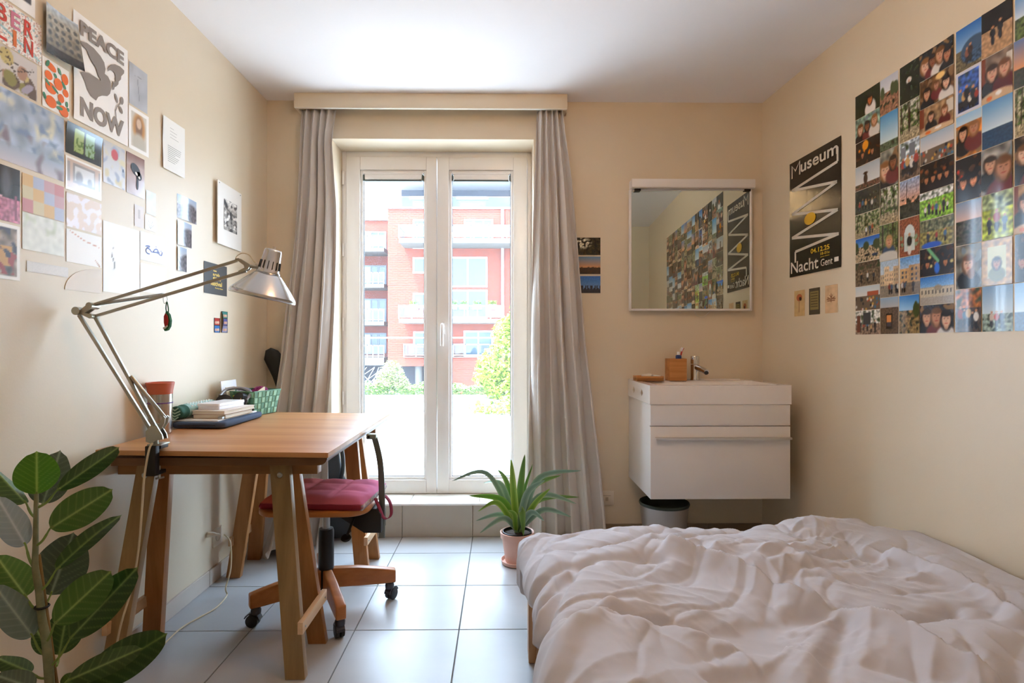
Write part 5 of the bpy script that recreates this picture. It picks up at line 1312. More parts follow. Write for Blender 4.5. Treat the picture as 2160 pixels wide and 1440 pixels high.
bpx = (1093, 1112)
DLV = [((1030, 1000), (953, 1014), 15, 0, -.06, GB), ((1083, 1030), (1078, 968), 22, -.02, -.03, LT), ((1098, 1030), (1107, 958), 24, .0, .0, GR), ((1103, 1045), (1124, 978), 12, .03, .05, GR),
       ((1135, 1010), (1226, 992), 20, -.02, -.10, GB), ((1122, 1030), (1183, 1002), 20, .05, .10, GR), ((1060, 1025), (1020, 1018), 18, .02, .08, GB), ((1060, 1055), (990, 1045), 22, -.02, -.08, ('#5f9a2e', '#8fbf55')),
       ((1050, 1060), (1008, 1078), 18, -.04, -.12, LT), ((1140, 1045), (1216, 1062), 20, .0, -.03, GB), ((1135, 1055), (1222, 1048), 18, .04, .12, GR), ((1145, 1075), (1205, 1090), 18, -.03, -.08, GB),
       ((1058, 1085), (1004, 1098), 16, -.02, -.06, GB), ((1062, 1092), (1012, 1124), 18, -.05, -.12, GB), ((1100, 1075), (1104, 1130), 26, -.08, -.10, GR), ((1075, 1062), (1060, 1040), 20, .04, .1, GR),
       ((1112, 1040), (1150, 1012), 22, -.04, -.08, GB), ((1085, 1085), (1070, 1075), 18, -.05, -.09, LT), ((1120, 1080), (1148, 1098), 20, -.06, -.10, GB), ((1070, 1020), (1050, 990), 16, .05, .09, GR), ((1128, 1062), (1160, 1030), 18, -.05, -.1, LT)]
for mid_, tip_, w_, dm, dt, cols in DLV:
    b_ = atY(*bpx, DY_) + Vector((random.Random(str(tip_)).uniform(-.012, .012), 0, 0)); b_.z = 0.152
    md_ = atY(*mid_, DY_ + dm); tp_ = atY(*tip_, DY_ + dt); wv = w_ * 0.72 * DY_ / FPX
    dd = (tp_ - b_).normalized(); sd = dd.cross(Vector((0, -1, .25))).normalized()
    if sd.length < .1: sd = Vector((1, 0, 0))
    leaf(dr_, b_, tp_, wv, sd, 0.25, 0, cols, shape='strap', mid=md_)
# ================================================================ PRINTS ON THE WALLS
def hx(c):
    if isinstance(c, str): c = c.lstrip('#'); return np.array([int(c[i:i+2], 16) / 255 for i in (0, 2, 4)])
    return np.array(c, float)
class Cv:
    """small picture painted in numpy, printed on a sheet through its vertices"""
    def __init__(s, w, h, c='#888888', seed=0):
        s.w, s.h = w, h; s.a = np.ones((h, w, 3)) * hx(c); s.rs = np.random.RandomState(seed); s.seed = seed
        s.X, s.Y = np.meshgrid(np.linspace(0, 1, w), np.linspace(0, 1, h)); s.asp = w / h
    def put(s, k, c): k = np.clip(k, 0, 1)[..., None]; s.a = s.a * (1 - k) + hx(c) * k; return s
    def grad(s, c0, c1, y0=0, y1=1):
        t = np.clip((s.Y - y0) / (y1 - y0 + 1e-6), 0, 1)[..., None]; k = ((s.Y >= y0 - 1e-6) & (s.Y <= y1 + 1e-6))[..., None]
        s.a = np.where(k, hx(c0) * (1 - t) + hx(c1) * t, s.a); return s
    def ell(s, x, y, rx, ry, c, soft=.25, rot=0.0):
        dx, dy = (s.X - x) * s.asp, s.Y - y; ca, sa = math.cos(rot), math.sin(rot); a = dx * ca + dy * sa; b = -dx * sa + dy * ca
        d = np.sqrt((a / (rx * s.asp)) ** 2 + (b / ry) ** 2); return s.put((1 - d) / soft + .5, c)
    def rect(s, x0, y0, x1, y1, c): return s.put(((s.X >= x0) & (s.X <= x1) & (s.Y >= y0) & (s.Y <= y1)).astype(float), c)
    def line(s, x0, y0, x1, y1, w, c):
        vx, vy = (x1 - x0) * s.asp, y1 - y0; L2 = vx * vx + vy * vy + 1e-9; px, py = (s.X - x0) * s.asp, s.Y - y0
        t = np.clip((px * vx + py * vy) / L2, 0, 1); d = np.hypot(px - t * vx, py - t * vy); return s.put((w - d) / (w * .6) + .5, c)
    def noise(s, amt, sc=8, seed=None, y0=0, y1=1):
        n = pn(s.X * sc * s.asp + 3.3, s.Y * sc + 1.7, s.seed + 7 if seed is None else seed); k = ((s.Y >= y0) & (s.Y <= y1)).astype(float)
        s.a = np.clip(s.a * (1 + amt * 2 * n * k)[..., None], 0, 1); return s
    def blot(s, c, sc, th, seed, y0=0, y1=1, soft=.12):
        n = pn(s.X * sc * s.asp + 9, s.Y * sc + 5, seed); k = ((s.Y >= y0) & (s.Y <= y1)); return s.put(np.clip((n - th) / soft, 0, 1) * k, c)
    def face(s, x, y, r, hair='#2b1c14', skin='#c98f6e', top='#2a2a2e'):
        s.ell(x, y + r * 2.7, r * 1.9 / s.asp, r * 1.6, top, .2); s.ell(x, y + .35 * r, r * 1.12 / s.asp, r * 1.55, hair, .3); s.ell(x, y + r * 1.2, r * .4 / s.asp, r * .5, hx(skin) * .8, .4)
        s.ell(x, y + .22 * r, r * .80 / s.asp, r * 1.08, skin, .35); sk = hx(skin); s.ell(x, y - .62 * r, r * .85 / s.asp, r * .42, hair, .5)
        for q in (-1, 1): s.ell(x + q * r * .32 / s.asp, y + .05 * r, r * .17 / s.asp, r * .10, sk * .55, .9)
        s.ell(x, y + .38 * r, r * .10 / s.asp, r * .2, sk * .85, .9); s.ell(x, y + .78 * r, r * .28 / s.asp, r * .09, sk * np.array([.85, .55, .55]), .9); return s
    def fig(s, x, y, h, top, low='#26262c', skin='#c08a68'):
        s.ell(x, y - h * .22, .07 * h / s.asp * 1.6, h * .27, low, .3); s.ell(x, y - h * .62, .10 * h / s.asp * 1.6, h * .24, top, .3); s.ell(x, y - h * .93, .05 * h / s.asp * 1.6, h * .075, skin, .4); return s
    def border(s, b, c='#f2efe9'):
        bx_, by_ = b / s.asp, b; return s.put(((s.X < bx_) | (s.X > 1 - bx_) | (s.Y < by_) | (s.Y > 1 - by_)).astype(float), c)

M_PHOTO = mat('glossy_print', attr='Col', rough=0.20, spec=0.5, coat=0.25, coat_rough=0.08)
M_MATTE = mat('matte_print', attr='Col', rough=0.55, spec=0.4)
M_SATIN = mat('satin_print', attr='Col', rough=0.43, spec=0.5)
UP = Vector((0, 0, 1))
def sheet(name, label, cat, group, O, u, n, w, h, cv, m, lift=0.0015, curl=None, parent=None):
    O, u, n = Vector(O), Vector(u), Vector(n); H_, W_ = cv.a.shape[:2]
    t = np.linspace(0, 1, W_)[None, :, None]; s_ = np.linspace(1, 0, H_)[:, None, None]
    P = np.array(O)[None, None] + np.array(u)[None, None] * w * t + np.array(UP)[None, None] * h * s_
    off = np.full((H_, W_, 1), lift)
    if curl is not None: off = off + curl(t, s_)
    P = P + np.array(n)[None, None] * off
    mb = MB(); mb.grid(P)
    a = np.clip(cv.a, 0, 1); l_ = np.where(a <= .04045, a / 12.92, ((a + .055) / 1.055) ** 2.4)
    mb.c = np.concatenate([l_, np.ones((H_, W_, 1))], -1).reshape(-1, 4)
    mb.f = [f_[::-1] for f_ in mb.f]
    o = build(name, mb, m, parent, smooth=True, angle=180)
    if label: tag(o, label, cat, group)
    return o
class Frame:
    """2-D coordinates on a sheet: (0,0) top left, (1,1) bottom right"""
    def __init__(s, O, u, n, w, h, lift=0.0024): s.O, s.u, s.n, s.w, s.h, s.l = Vector(O), Vector(u), Vector(n), w, h, lift
    def pt(s, a, b, e=0.0): return s.O + s.u * (a * s.w) + UP * ((1 - b) * s.h) + s.n * (s.l + e)
    def text(s, name, txt, x0, x1, y0, y1, m, parent, bold=0.0):
        v, f = text_faces(txt, bold); mn, mx = v[:, :2].min(0), v[:, :2].max(0); mb = MB()
        mb.add([s.pt(x0 + (p[0] - mn[0]) / (mx[0] - mn[0]) * (x1 - x0), y1 - (p[1] - mn[1]) / (mx[1] - mn[1]) * (y1 - y0)) for p in v], f)
        return build(name, mb, m, parent)
    def poly(s, name, pts, m, parent, e=0.0):
        mb = MB(); mb.add([s.pt(a, b, e) for a, b in pts], [tuple(range(len(pts)))]); o = build(name, mb, m, parent)
        bm = bmesh.new(); bm.from_mesh(o.data); bmesh.ops.triangulate(bm, faces=bm.faces); bm.to_mesh(o.data); bm.free(); return o
    def stroke(s, name, lines, wd, m, parent, e=0.0):
        mb = MB(); r = s.h / s.w
        for pts in lines:
            n_ = len(pts); vs_ = []
            for i, (a, b) in enumerate(pts):
                a0, b0 = pts[max(i - 1, 0)]; a1, b1 = pts[min(i + 1, n_ - 1)]; dx, dy = (a1 - a0), (b1 - b0) * r; l_ = math.hypot(dx, dy) + 1e-9
                ox, oy = -dy / l_ * wd, dx / l_ * wd / r; vs_ += [s.pt(a + ox, b + oy, e), s.pt(a - ox, b - oy, e)]
            mb.add(vs_, [(2 * i, 2 * i + 1, 2 * i + 3, 2 * i + 2) for i in range(n_ - 1)])
        return build(name, mb, m, parent)
    def ellipse(s, name, items, m, parent, e=0.0):
        mb = MB(); r = s.h / s.w
        for (cx, cy, rx, ry, rot) in items:
            c, q = math.cos(rot), math.sin(rot)
            mb.add([s.pt(cx + rx * math.cos(a) * c - ry * math.sin(a) * q * r, cy + (rx * math.cos(a) * q / r + ry * math.sin(a) * c), e) for a in np.linspace(0, 2 * math.pi, 18, endpoint=False)], [tuple(range(18))])
        return build(name, mb, m, parent)

# ---------------------------------------------------------------- photo motifs
def m_land(W, H, sd, sky=('#4f86c6', '#cfdce8'), ground='#5a6a3a', hor=.55, hill=None, trees=None, figs=0):
    c = Cv(W, H, ground, sd); c.grad(sky[0], sky[1], 0, hor); c.noise(.35, 14, y0=hor)
    if hill: c.ell(.6, hor + .05, .5, .22, hill, .15)
    c.blot('#2c3520', 9, .12, sd + 1, y0=hor)
    if trees: 
        for k in range(5): c.ell(c.rs.rand(), hor - .02, .12, .12 + .1 * c.rs.rand(), trees, .3)
    for k in range(figs): c.fig(.25 + .5 * (k + .5) / figs, .9, .35, ['#c9b8a8', '#b5462e', '#2e3d55', '#e6e0d6'][k % 4])
    return c
def m_sea(W, H, sd): return Cv(W, H, '#2c4a6a', sd).grad('#5d93c4', '#c9d9e2', 0, .6).noise(.15, 20, y0=.6)
def m_faces(W, H, sd, n=3, bgc='#3a2c22', warm=True, r=.17, tops=('#22242a', '#6b2a2a', '#d8d0c6')):
    c = Cv(W, H, bgc, sd).noise(.5, 5).blot('#8a6a48' if warm else '#7d8a90', 4, .15, sd)
    hair = ['#2a1a12', '#6b4526', '#1c1414', '#8a5c34']; skin = ['#cf9a78', '#b97f5e', '#dcae90', '#8e5a3e']
    for k in range(n): c.face((k + .5) / n * .86 + .07, .42 + .08 * math.sin(k * 2.3 + sd), r * (1 + .15 * math.sin(k * 3 + sd)), hair[(k + sd) % 4], skin[(k + sd * 2) % 4], tops[k % 3])
    return c
def m_group(W, H, sd, bgc='#6d7f58', low='#a9977c', n=6, hor=.45, dark=False):
    c = Cv(W, H, low, sd).grad(bgc, bgc, 0, hor).noise(.4, 10); c.blot('#39452c' if not dark else '#14141a', 6, .0, sd, 0, hor, .4)
    cols = ['#d9d2c8', '#31363f', '#a0433a', '#4a6a8a', '#c7a06a', '#2a2a30']
    for k in range(n): c.fig(.12 + .76 * (k + .5) / n, .88 + .05 * math.sin(k * 5), .42 + .08 * math.sin(k * 3 + sd), cols[(k + sd) % 6])
    return c
def m_forest(W, H, sd, light='#b8b89a'):
    c = Cv(W, H, light, sd).grad(light, '#9a8a6a', 0, 1).blot('#2f3f22', 7, -.1, sd, 0, .7, .35).blot('#5a7338', 13, .05, sd + 2, 0, .75, .3).noise(.3, 24)
    for k in range(6): x = c.rs.rand(); c.line(x, 0, x + .04 * c.rs.randn(), .78, .012, '#3a2d20')
    return c.noise(.25, 16, y0=.7)
def m_street(W, H, sd, sky='#9db6cc', wall='#b59a78', ground='#8a7d6c', n=4):
    c = Cv(W, H, ground, sd).grad(sky, '#d6dde2', 0, .55)
    for k in range(n):
        x0 = k / n; t = .15 + .22 * c.rs.rand(); f_ = hx(wall) * (.75 + .45 * c.rs.rand()); c.rect(x0, t, x0 + 1 / n, .68, np.clip(f_, 0, 1))
        for j in range(3):
            for i in range(2): c.rect(x0 + (.2 + .4 * i) / n, t + .07 + .13 * j, x0 + (.38 + .4 * i) / n, t + .14 + .13 * j, '#4a4f58')
    for k in range(4): c.fig(c.rs.rand(), .92, .3, ['#2b2d33', '#c9c3ba', '#7a3b33', '#43566b'][k])
    return c.noise(.12, 18)
def m_night(W, H, sd, warm='#c25a22', n=3):
    c = Cv(W, H, '#1b1512', sd).noise(.5, 6).blot('#4a2c1c', 5, .08, sd)
    for k in range(5): c.ell(c.rs.rand(), .2 + .5 * c.rs.rand(), .05, .06, warm, .8)
    for k in range(n): c.face((k + .5) / n * .8 + .1, .55, .11, '#1c120d', '#b57650', '#22191a')
    return c
def m_arch(W, H, sd):
    c = Cv(W, H, '#8a4f35', sd).noise(.3, 22); c.ell(.5, .42, .26, .24, '#cfd6d2', .05); c.rect(.24, .42, .76, .86, '#c3ccc4'); c.blot('#7d8f6c', 8, .1, sd, .45, .8); c.fig(.5, .95, .55, '#2b2622', '#d9d2c6'); return c
def m_hut(W, H, sd):
    c = Cv(W, H, '#5d4a3a', sd).grad('#8fa6bd', '#b9b4b0', 0, .28).noise(.25, 20, y0=.28); c.rect(.33, .45, .68, .86, '#2a211b'); c.rect(.38, .48, .62, .68, '#d98a4a'); c.rect(.38, .68, .62, .8, '#3d3a44'); return c
def m_table(W, H, sd, n=2, bgc='#9a7a58'):
    c = Cv(W, H, bgc, sd).noise(.3, 6).rect(.0, .0, .14, .7, '#7a3a22').rect(.8, .1, 1, .5, '#cfc6b8')
    for k in range(n): c.face(.34 + .4 * k / max(1, n - 1) if n > 1 else .5, .36, .14, ['#3a2416', '#6d4428', '#1d1512'][k % 3], '#d4a182', ['#23262c', '#5a1f22', '#d9d4cb'][k % 3])
    c.ell(.5, 1.0, .62, .2, '#cfae8a', .15); c.ell(.55, .88, .1, .05, '#f0ece4', .3); c.ell(.25, .93, .09, .05, '#d26a2a', .3); return c
def m_peak(W, H, sd):
    c = Cv(W, H, '#6a6048', sd).grad('#2f6cb8', '#8fb6dc', 0, .5); c.ell(.75, .62, .55, .30, '#3d5570', .12); c.noise(.35, 18, y0=.6); c.fig(.45, .88, .38, '#8a5a4a'); c.fig(.58, .86, .42, '#3a2a28'); return c
def m_crowd(W, H, sd, sky='#c2ccd2'):
    c = Cv(W, H, '#6b5a4a', sd).grad(sky, '#d9d6d0', 0, .4)
    for k in range(26): c.ell(c.rs.rand(), .5 + .5 * c.rs.rand(), .035, .06, ['#2a2a30', '#b5482f', '#d9d2c6', '#3f6a8a', '#c99a4a'][k % 5], .5)
    return c
def m_tower(W, H, sd):
    c = Cv(W, H, '#3a3a30', sd).grad('#8fa3c4', '#d99a78', 0, .62); c.blot('#2a2c22', 6, -.02, sd, .5, 1).line(.35, .1, .35, .62, .014, '#3a2c24'); return c.noise(.2, 16)
def m_blocks(W, H, sd):
    c = m_group(W, H, sd, '#b9c6d0', '#6a5648', 7, .5); c.rect(.05, .14, .3, .42, '#7b7f86'); c.rect(.48, .08, .75, .42, '#6f747c'); return c
def m_palace(W, H, sd):
    c = Cv(W, H, '#a59c90', sd).grad('#2f6fc0', '#7fb0de', 0, .38).rect(0, .40, 1, .72, '#c3b49a')
    for k in range(9): c.rect(.04 + k * .107, .48, .085 + k * .107, .62, '#5f5a52')
    return c.ell(.55, .42, .12, .1, '#9a8c78', .2).noise(.1, 20)

PW, PHh = .100, .150
LWp, LHp = 43, 29; PWp, PHp = 29, 43
GRID_Z0 = 1.147; GRID_H = 1.037
UR = Vector((-RB, -1, 0)).normalized() * 1.0
UR = Vector((RB * -1.0, -1.0, 0)).normalized()        # to the right as seen from the bed: towards the camera, along the wall
NR = Vector((-1, RB, 0)).normalized()
def Rpt(y, z): return Vector((XR(y), y, z))
ORD = ['first', 'second', 'third', 'fourth', 'fifth', 'sixth', 'seventh', 'eighth', 'ninth', 'tenth', 'eleventh', 'twelfth', 'thirteenth', 'fourteenth', 'fifteenth']
COLS = [
 ('L', 2.464, [('woman in white top before dark foliage', lambda a, b, s: Cv(a, b, '#1f2a18', s).noise(.6, 9).ell(.62, .85, .22, .4, '#d9cfc6', .2).face(.6, .42, .16, '#33201a', '#c9743f', '#e8e0d8')),
   ('three smiling friends by a window', lambda a, b, s: m_faces(a, b, s, 3, '#7d9a8a', False)), ('party with an orange balloon', lambda a, b, s: m_night(a, b, s, '#f08a1e', 2).ell(.42, .22, .13, .2, '#ef9a22', .2)),
   ('person in a hat under pale sky', lambda a, b, s: m_land(a, b, s, ('#aab4bc', '#d9d8d4'), '#6a4a3a', .78).ell(.42, .36, .1, .05, '#4a3424', .3).ell(.42, .6, .08, .22, '#3d2a22', .3)),
   ('swimmers in dark water', lambda a, b, s: m_group(a, b, s, '#2c3026', '#3a4034', 6, .5, True)), ('walkers on a forest path', lambda a, b, s: m_forest(a, b, s).fig(.45, .95, .4, '#d9d9dc').fig(.6, .93, .42, '#2d3a52').fig(.7, .9, .4, '#a0533a')),
   ('sunbathers on a sandy beach', lambda a, b, s: m_land(a, b, s, ('#1f5fc0', '#6fa2dc'), '#b9a282', .38, trees='#3c4a30').ell(.5, .75, .12, .05, '#2a2a2e', .3).ell(.8, .78, .12, .06, '#2c3c5a', .3)),
   ('people seated by a stone hut', lambda a, b, s: m_group(a, b, s, '#5a4a3c', '#6a5a48', 3, .3)), ('crowded market square', lambda a, b, s: m_crowd(a, b, s).rect(.5, .25, .95, .4, '#a8543a')),
   ('people outside a white shopfront', lambda a, b, s: m_group(a, b, s, '#e0dad0', '#8a7462', 5, .55).rect(.33, .1, .62, .6, '#3a3c40').rect(.05, .2, .2, .9, '#6b3a2c'))]),
 ('P', 2.312, [('sunny path under bright sky', lambda a, b, s: m_land(a, b, s, ('#c3cad6', '#e2e0e2'), '#9a6f54', .42, trees='#4c5630')), ('hazy blue coast', lambda a, b, s: m_land(a, b, s, ('#4f93c8', '#cfe0e2'), '#55644a', .78)),
   ('two women selfie', lambda a, b, s: m_faces(a, b, s, 2, '#8a8a7c', True, .17)), ('shady tree lane', lambda a, b, s: m_forest(a, b, s, '#d6d4c8')), ('woman at a garden table', lambda a, b, s: m_forest(a, b, s, '#6f7f4e').face(.5, .45, .12, '#b08a5c', '#cf9a78', '#3d4e66').ell(.5, .95, .6, .2, '#cfc8bc', .2)),
   ('cyclists in a town street', lambda a, b, s: m_street(a, b, s, '#a9bed2', '#c0a684')), ('wooden hut window at dusk', m_hut)]),
 ('P', 2.205, [('dark garden with one person', lambda a, b, s: Cv(a, b, '#20281a', s).noise(.7, 8).ell(.48, .45, .14, .08, '#d8d0c8', .3).fig(.48, .8, .35, '#1c1c20')), ('tree shading a pavement', lambda a, b, s: m_forest(a, b, s, '#c9c8ba')),
   ('group before grey tower blocks', m_blocks), ('dusk sky behind a thin tower', m_tower), ('woman in a brick arch', m_arch), ('palace courtyard under blue sky', lambda a, b, s: m_street(a, b, s, '#5f93cc', '#a8875f', '#7a6a58', 2)), ('sunlit track under deep blue sky', lambda a, b, s: m_land(a, b, s, ('#2f78c4', '#9cc4e2'), '#8a7048', .4, trees='#39461f'))]),
 ('L', 2.103, [('four friends close up at night', lambda a, b, s: m_faces(a, b, s, 4, '#22262a', True, .2)), ('three friends under a lamp', lambda a, b, s: m_faces(a, b, s, 3, '#5a3c22', True, .15).ell(.62, .12, .14, .12, '#f3c77a', .4)),
   ('two people at a dinner table', lambda a, b, s: m_table(a, b, s, 2)), ('beach crowd under pale sky', lambda a, b, s: m_crowd(a, b, s, '#a9b9c8').grad('#9fb0c2', '#d2cdca', 0, .5)), ('dark dinner party', lambda a, b, s: m_night(a, b, s, '#8a4a26', 4)),
   ('group on a lawn by a white house', lambda a, b, s: m_group(a, b, s, '#d9d9d2', '#7fae3a', 7, .28)), ('picnic trio on the grass', lambda a, b, s: m_group(a, b, s, '#7a7a5a', '#8a8048', 3, .4).ell(.35, .92, .3, .12, '#2a58c0', .3)), ('concert with green light beam', lambda a, b, s: m_night(a, b, s, '#d2c27a', 3).line(.25, 0, .55, .5, .06, '#6fae7a').ell(.52, .75, .08, .2, '#2a6ad2', .4)),
   ('stone palace under blue sky', m_palace), ('three women selfie at dusk', lambda a, b, s: m_faces(a, b, s, 3, '#2c2a30', True, .24))]),
 ('P', 1.946, [('couple below a blue mountain', m_peak), ('blue evening group with white border', lambda a, b, s: m_group(a, b, s, '#3d5fae', '#23335c', 6, .5).border(.06, '#cfd2e2')), ('two people on an orange terrace', lambda a, b, s: m_faces(a, b, s, 2, '#c87a34', True, .13).grad('#8fb9dc', '#bcd0dc', 0, .22)),
   ('dark red bar scene', lambda a, b, s: m_night(a, b, s, '#b0301c', 2).noise(.4, 6)), ('pink dusk over a wood', lambda a, b, s: m_land(a, b, s, ('#7f97b4', '#d6b2a4'), '#4a463a', .45)), ('woman with a dog', lambda a, b, s: m_faces(a, b, s, 1, '#6f6a5e', False, .16).ell(.62, .68, .14, .12, '#8a5c38', .3)), ('evening crowd before orange facade', lambda a, b, s: m_group(a, b, s, '#a8602c', '#4a3a32', 5, .45))]),
 ('P', 1.844, [('two people on floodlit sand', lambda a, b, s: Cv(a, b, '#b58f68', s).grad('#120f10', '#1c1715', 0, .45).noise(.2, 14, y0=.45).fig(.36, .78, .4, '#23262c').fig(.6, .72, .42, '#2a2c30')), ('two friends at a restaurant', lambda a, b, s: m_table(a, b, s, 2, '#7a6656')), ('open sea horizon', m_sea),
   ('two women on grey background', lambda a, b, s: m_faces(a, b, s, 2, '#7f7a74', False, .17)), ('friends in yellow by the coast', lambda a, b, s: m_group(a, b, s, '#9fae7a', '#a9b84a', 3, .35)), ('gold framed mirror portrait', lambda a, b, s: Cv(a, b, '#b98f4a', s).noise(.2, 10).rect(.2, .15, .8, .85, '#cfd0a0').face(.5, .5, .1, '#3a2a1c', '#b9805c', '#7a7a4a')), ('three walkers under pale sky', lambda a, b, s: m_land(a, b, s, ('#7fa3c6', '#c6d6dc'), '#8a9a8a', .6, figs=3))]),
]
gens = [('landscape with blue sky', lambda a, b, s: m_land(a, b, s, figs=2)), ('friends close together', lambda a, b, s: m_faces(a, b, s, 2)), ('sea view', m_sea), ('street houses', m_street), ('woodland', m_forest), ('night party', m_night), ('standing group', m_group), ('hills at sunset', lambda a, b, s: m_land(a, b, s, ('#6a7fb0', '#e09a6a'), '#3c3a2c', .6)), ('table scene', m_table), ('busy crowd', m_crowd)]
y_ = 1.731; k_ = 0
for kind in 'PLPPLPPLP':
    n_ = 7 if kind == 'P' else 10
    COLS.append((kind, y_, [gens[(k_ * 3 + i * 7 + k_ // 2) % 10] for i in range(n_)])); k_ += 1
    y_ -= (.1015 if kind == 'P' else .1515)
rgp = random.Random(12)
for ci, (kind, yl, items) in enumerate(COLS):
    n_ = len(items); cell = GRID_H / n_; w_ = .099 if kind == 'P' else .1495
    if ci == 5: w_ = .1065
    for ri, (desc, fn) in enumerate(items):
        W_, H_ = (PWp, PHp) if kind == 'P' else (LWp, LHp)
        if ci > 6: W_, H_ = W_ // 2, H_ // 2
        cv = fn(W_, H_, 100 + ci * 13 + ri)
        z_ = GRID_Z0 + GRID_H - (ri + 1) * cell
        lab = 'print of %s, %s in %s column from poster' % (desc, ORD[ri], ORD[ci])
        cr = rgp.uniform(-.0012, .002)
        sheet('photo_print', lab, 'photo', 'photo prints in the grid beside the bed', Rpt(yl, z_ + .0012), UR, NR, w_, cell - .0024, cv, M_PHOTO, lift=0.0012 + .0006 * (ci % 2),
              curl=lambda t, s_, c=cr, a=rgp.uniform(-.0012, .0012): c * (2 * t - 1) ** 2 + a * np.sin(5 * t + 2) * 1.0 + .0004 + 0 * s_)

# ---------------------------------------------------------------- museum night poster on the right wall
tl, tr2 = atR(1667, 347), atR(1775.5, 290); bl_ = atR(1669, 585)
OW, OH = (Vector((tr2.x, tr2.y, 0)) - Vector((tl.x, tl.y, 0))).length, tl.z - bl_.z
O = Rpt(tl.y, bl_.z)
pc = Cv(40, 61, '#1f1b16', 5).noise(.08, 5)
ps_ = sheet('museum_poster', 'black museum night poster with white zigzag lettering beside the photo grid', 'poster', None, O, UR, NR, OW, OH, pc, mat('poster_gloss', attr='Col', rough=0.24, spec=0.5, bump=0.08, bscale=30), lift=.002,
      curl=lambda t, s_: .0022 * np.abs(((s_ * 4) % 1) - .5) + .0006 * np.abs(t - .5))
FR = Frame(O, UR, NR, OW, OH, .0046)
M_WI = mat('white_ink', '#d8d0c4', 0.4); M_YI = mat('yellow_ink', '#e0bb2a', 0.4)
FR.text('headline', 'useum', .245, .955, .055, .125, M_WI, ps_, .018)
FR.stroke('headline_m', [[(.06, .14), (.06, .03), (.135, .085), (.225, .02), (.225, .135)]], .013, M_WI, ps_)
FR.stroke('zigzag', [[(.945, .075), (.945, .185)], [(.945, .185), (.055, .243)], [(.055, .243), (.935, .338)], [(.935, .338), (.055, .451)], [(.055, .451), (.95, .555)], [(.95, .555), (.055, .659)], [(.055, .659), (.965, .742)], [(.965, .742), (.13, .787)], [(.13, .787), (.13, .88)]], .016, M_WI, ps_, -.0002)
FR.text('lower_headline', 'Nacht', .035, .60, .872, .972, M_WI, ps_, .012)
FR.text('town_name', 'Gent', .645, .86, .905, .962, M_WI, ps_, .005)
FR.text('date', '04.12.25', .45, .805, .800, .840, M_YI, ps_, .02)
FR.text('hours', '18-01u', .64, .805, .848, .872, M_YI, ps_, .015)
FR.text('ticket_note', 'gratis tickets', .64, .805, .880, .892, M_YI, ps_, .01)
FR.ellipse('lemon_drop', [(.435, .545, .115, .050, 0)], mat('lemon_ink', '#dcae1e', 0.4), ps_, .0002)
FR.poly('small_logo_box', [(.89, .915), (.965, .915), (.965, .950), (.89, .950)], M_WI, ps_)
# three small cards under the poster
for px0, px1, y0, y1, cc, lab, kind in ((1676, 1698, 614, 667.5, '#cfae78', 'tan card with red flower drawing under the poster, left of three', 0), (1707, 1730, 609, 664, '#4a4234', 'dark card with olive text panel under the poster, middle of three', 1), (1741, 1767.5, 603, 661, '#d9b48a', 'peach card with tree-like emblem under the poster, right of three', 2)):
    a = atR(px0, y0); b = atR(px1, y0); c_ = atR(px0, y1); w_ = (Vector((a.x, a.y)) - Vector((b.x, b.y))).length
    cv = Cv(17, 31, cc, kind).noise(.05, 6)
    o = sheet('small_card', lab, 'card', 'small cards under the poster', Rpt(a.y, c_.z), UR, NR, w_, a.z - c_.z, cv, M_MATTE, lift=.0012)
    f_ = Frame(Rpt(a.y, c_.z), UR, NR, w_, a.z - c_.z, .0022)
    if kind == 0:
        f_.ellipse('flower', [(.5, .28, .27, .14, 0)], mat('card_red', '#b0603a', 0.7), o); f_.ellipse('flower_core', [(.6, .33, .12, .07, .4)], mat('card_dark', '#3c2a1e', 0.7), o, .0003); f_.stroke('flower_stem', [[(.5, .42), (.48, .85)]], .02, mat('card_brown', '#8a5a3a', 0.7), o)
    elif kind == 1:
        f_.poly('text_panel', [(.12, .12), (.9, .12), (.9, .82), (.12, .82)], mat('card_olive', '#8a7a4a', 0.7), o)
        for k in range(6): f_.stroke('text_line', [[(.2, .2 + k * .1), (.82, .2 + k * .1)]], .015, mat('card_dark'), o, .0003)
    else:
        f_.stroke('emblem', [[(.5, .3), (.5, .62)], [(.15, .5), (.85, .5)], [(.2, .56), (.8, .56)], [(.2, .44), (.4, .47)], [(.6, .47), (.8, .44)], [(.38, .35), (.5, .47), (.62, .35)]], .022, mat('card_brown'), o)
# three photos on the back wall
for y0, y1, lab, fn in ((501, 538, 'photo of sunlit trees, top of three beside the curtain', lambda: Cv(43, 29, '#3a3422', 3).ell(.3, .32, .34, .3, '#d9d2b8', .5).blot('#1c1a12', 6, .02, 4).noise(.3, 14).line(.78, 0, .82, .9, .03, '#1a140e')),
    (541, 578, 'photo of orange sunset skyline, middle of three beside the curtain', lambda: Cv(43, 29, '#3a2a1e', 3).grad('#5f86ae', '#d99a68', 0, .62).blot('#4a2e1e', 8, .0, 6, .6, 1)),
    (582, 618, 'photo of blue evening city, bottom of three beside the curtain', lambda: (lambda c: [c.rect(.06 * k, .72 - .2 * abs(math.sin(k * 2.1)), .06 * k + .05, .8, '#2c2e3a') for k in range(17)] and c.noise(.1, 14))(Cv(43, 29, '#31343f', 3).grad('#2f68b4', '#6d93c2', 0, .75)))):
    a, b = atY(1211, y0, YB), atY(1266.5, y1, YB)
    sheet('photo_print', lab, 'photo', 'photo prints beside the curtain', (a.x, YB, b.z), (1, 0, 0), (0, -1, 0), b.x - a.x, a.z - b.z, fn(), M_PHOTO)

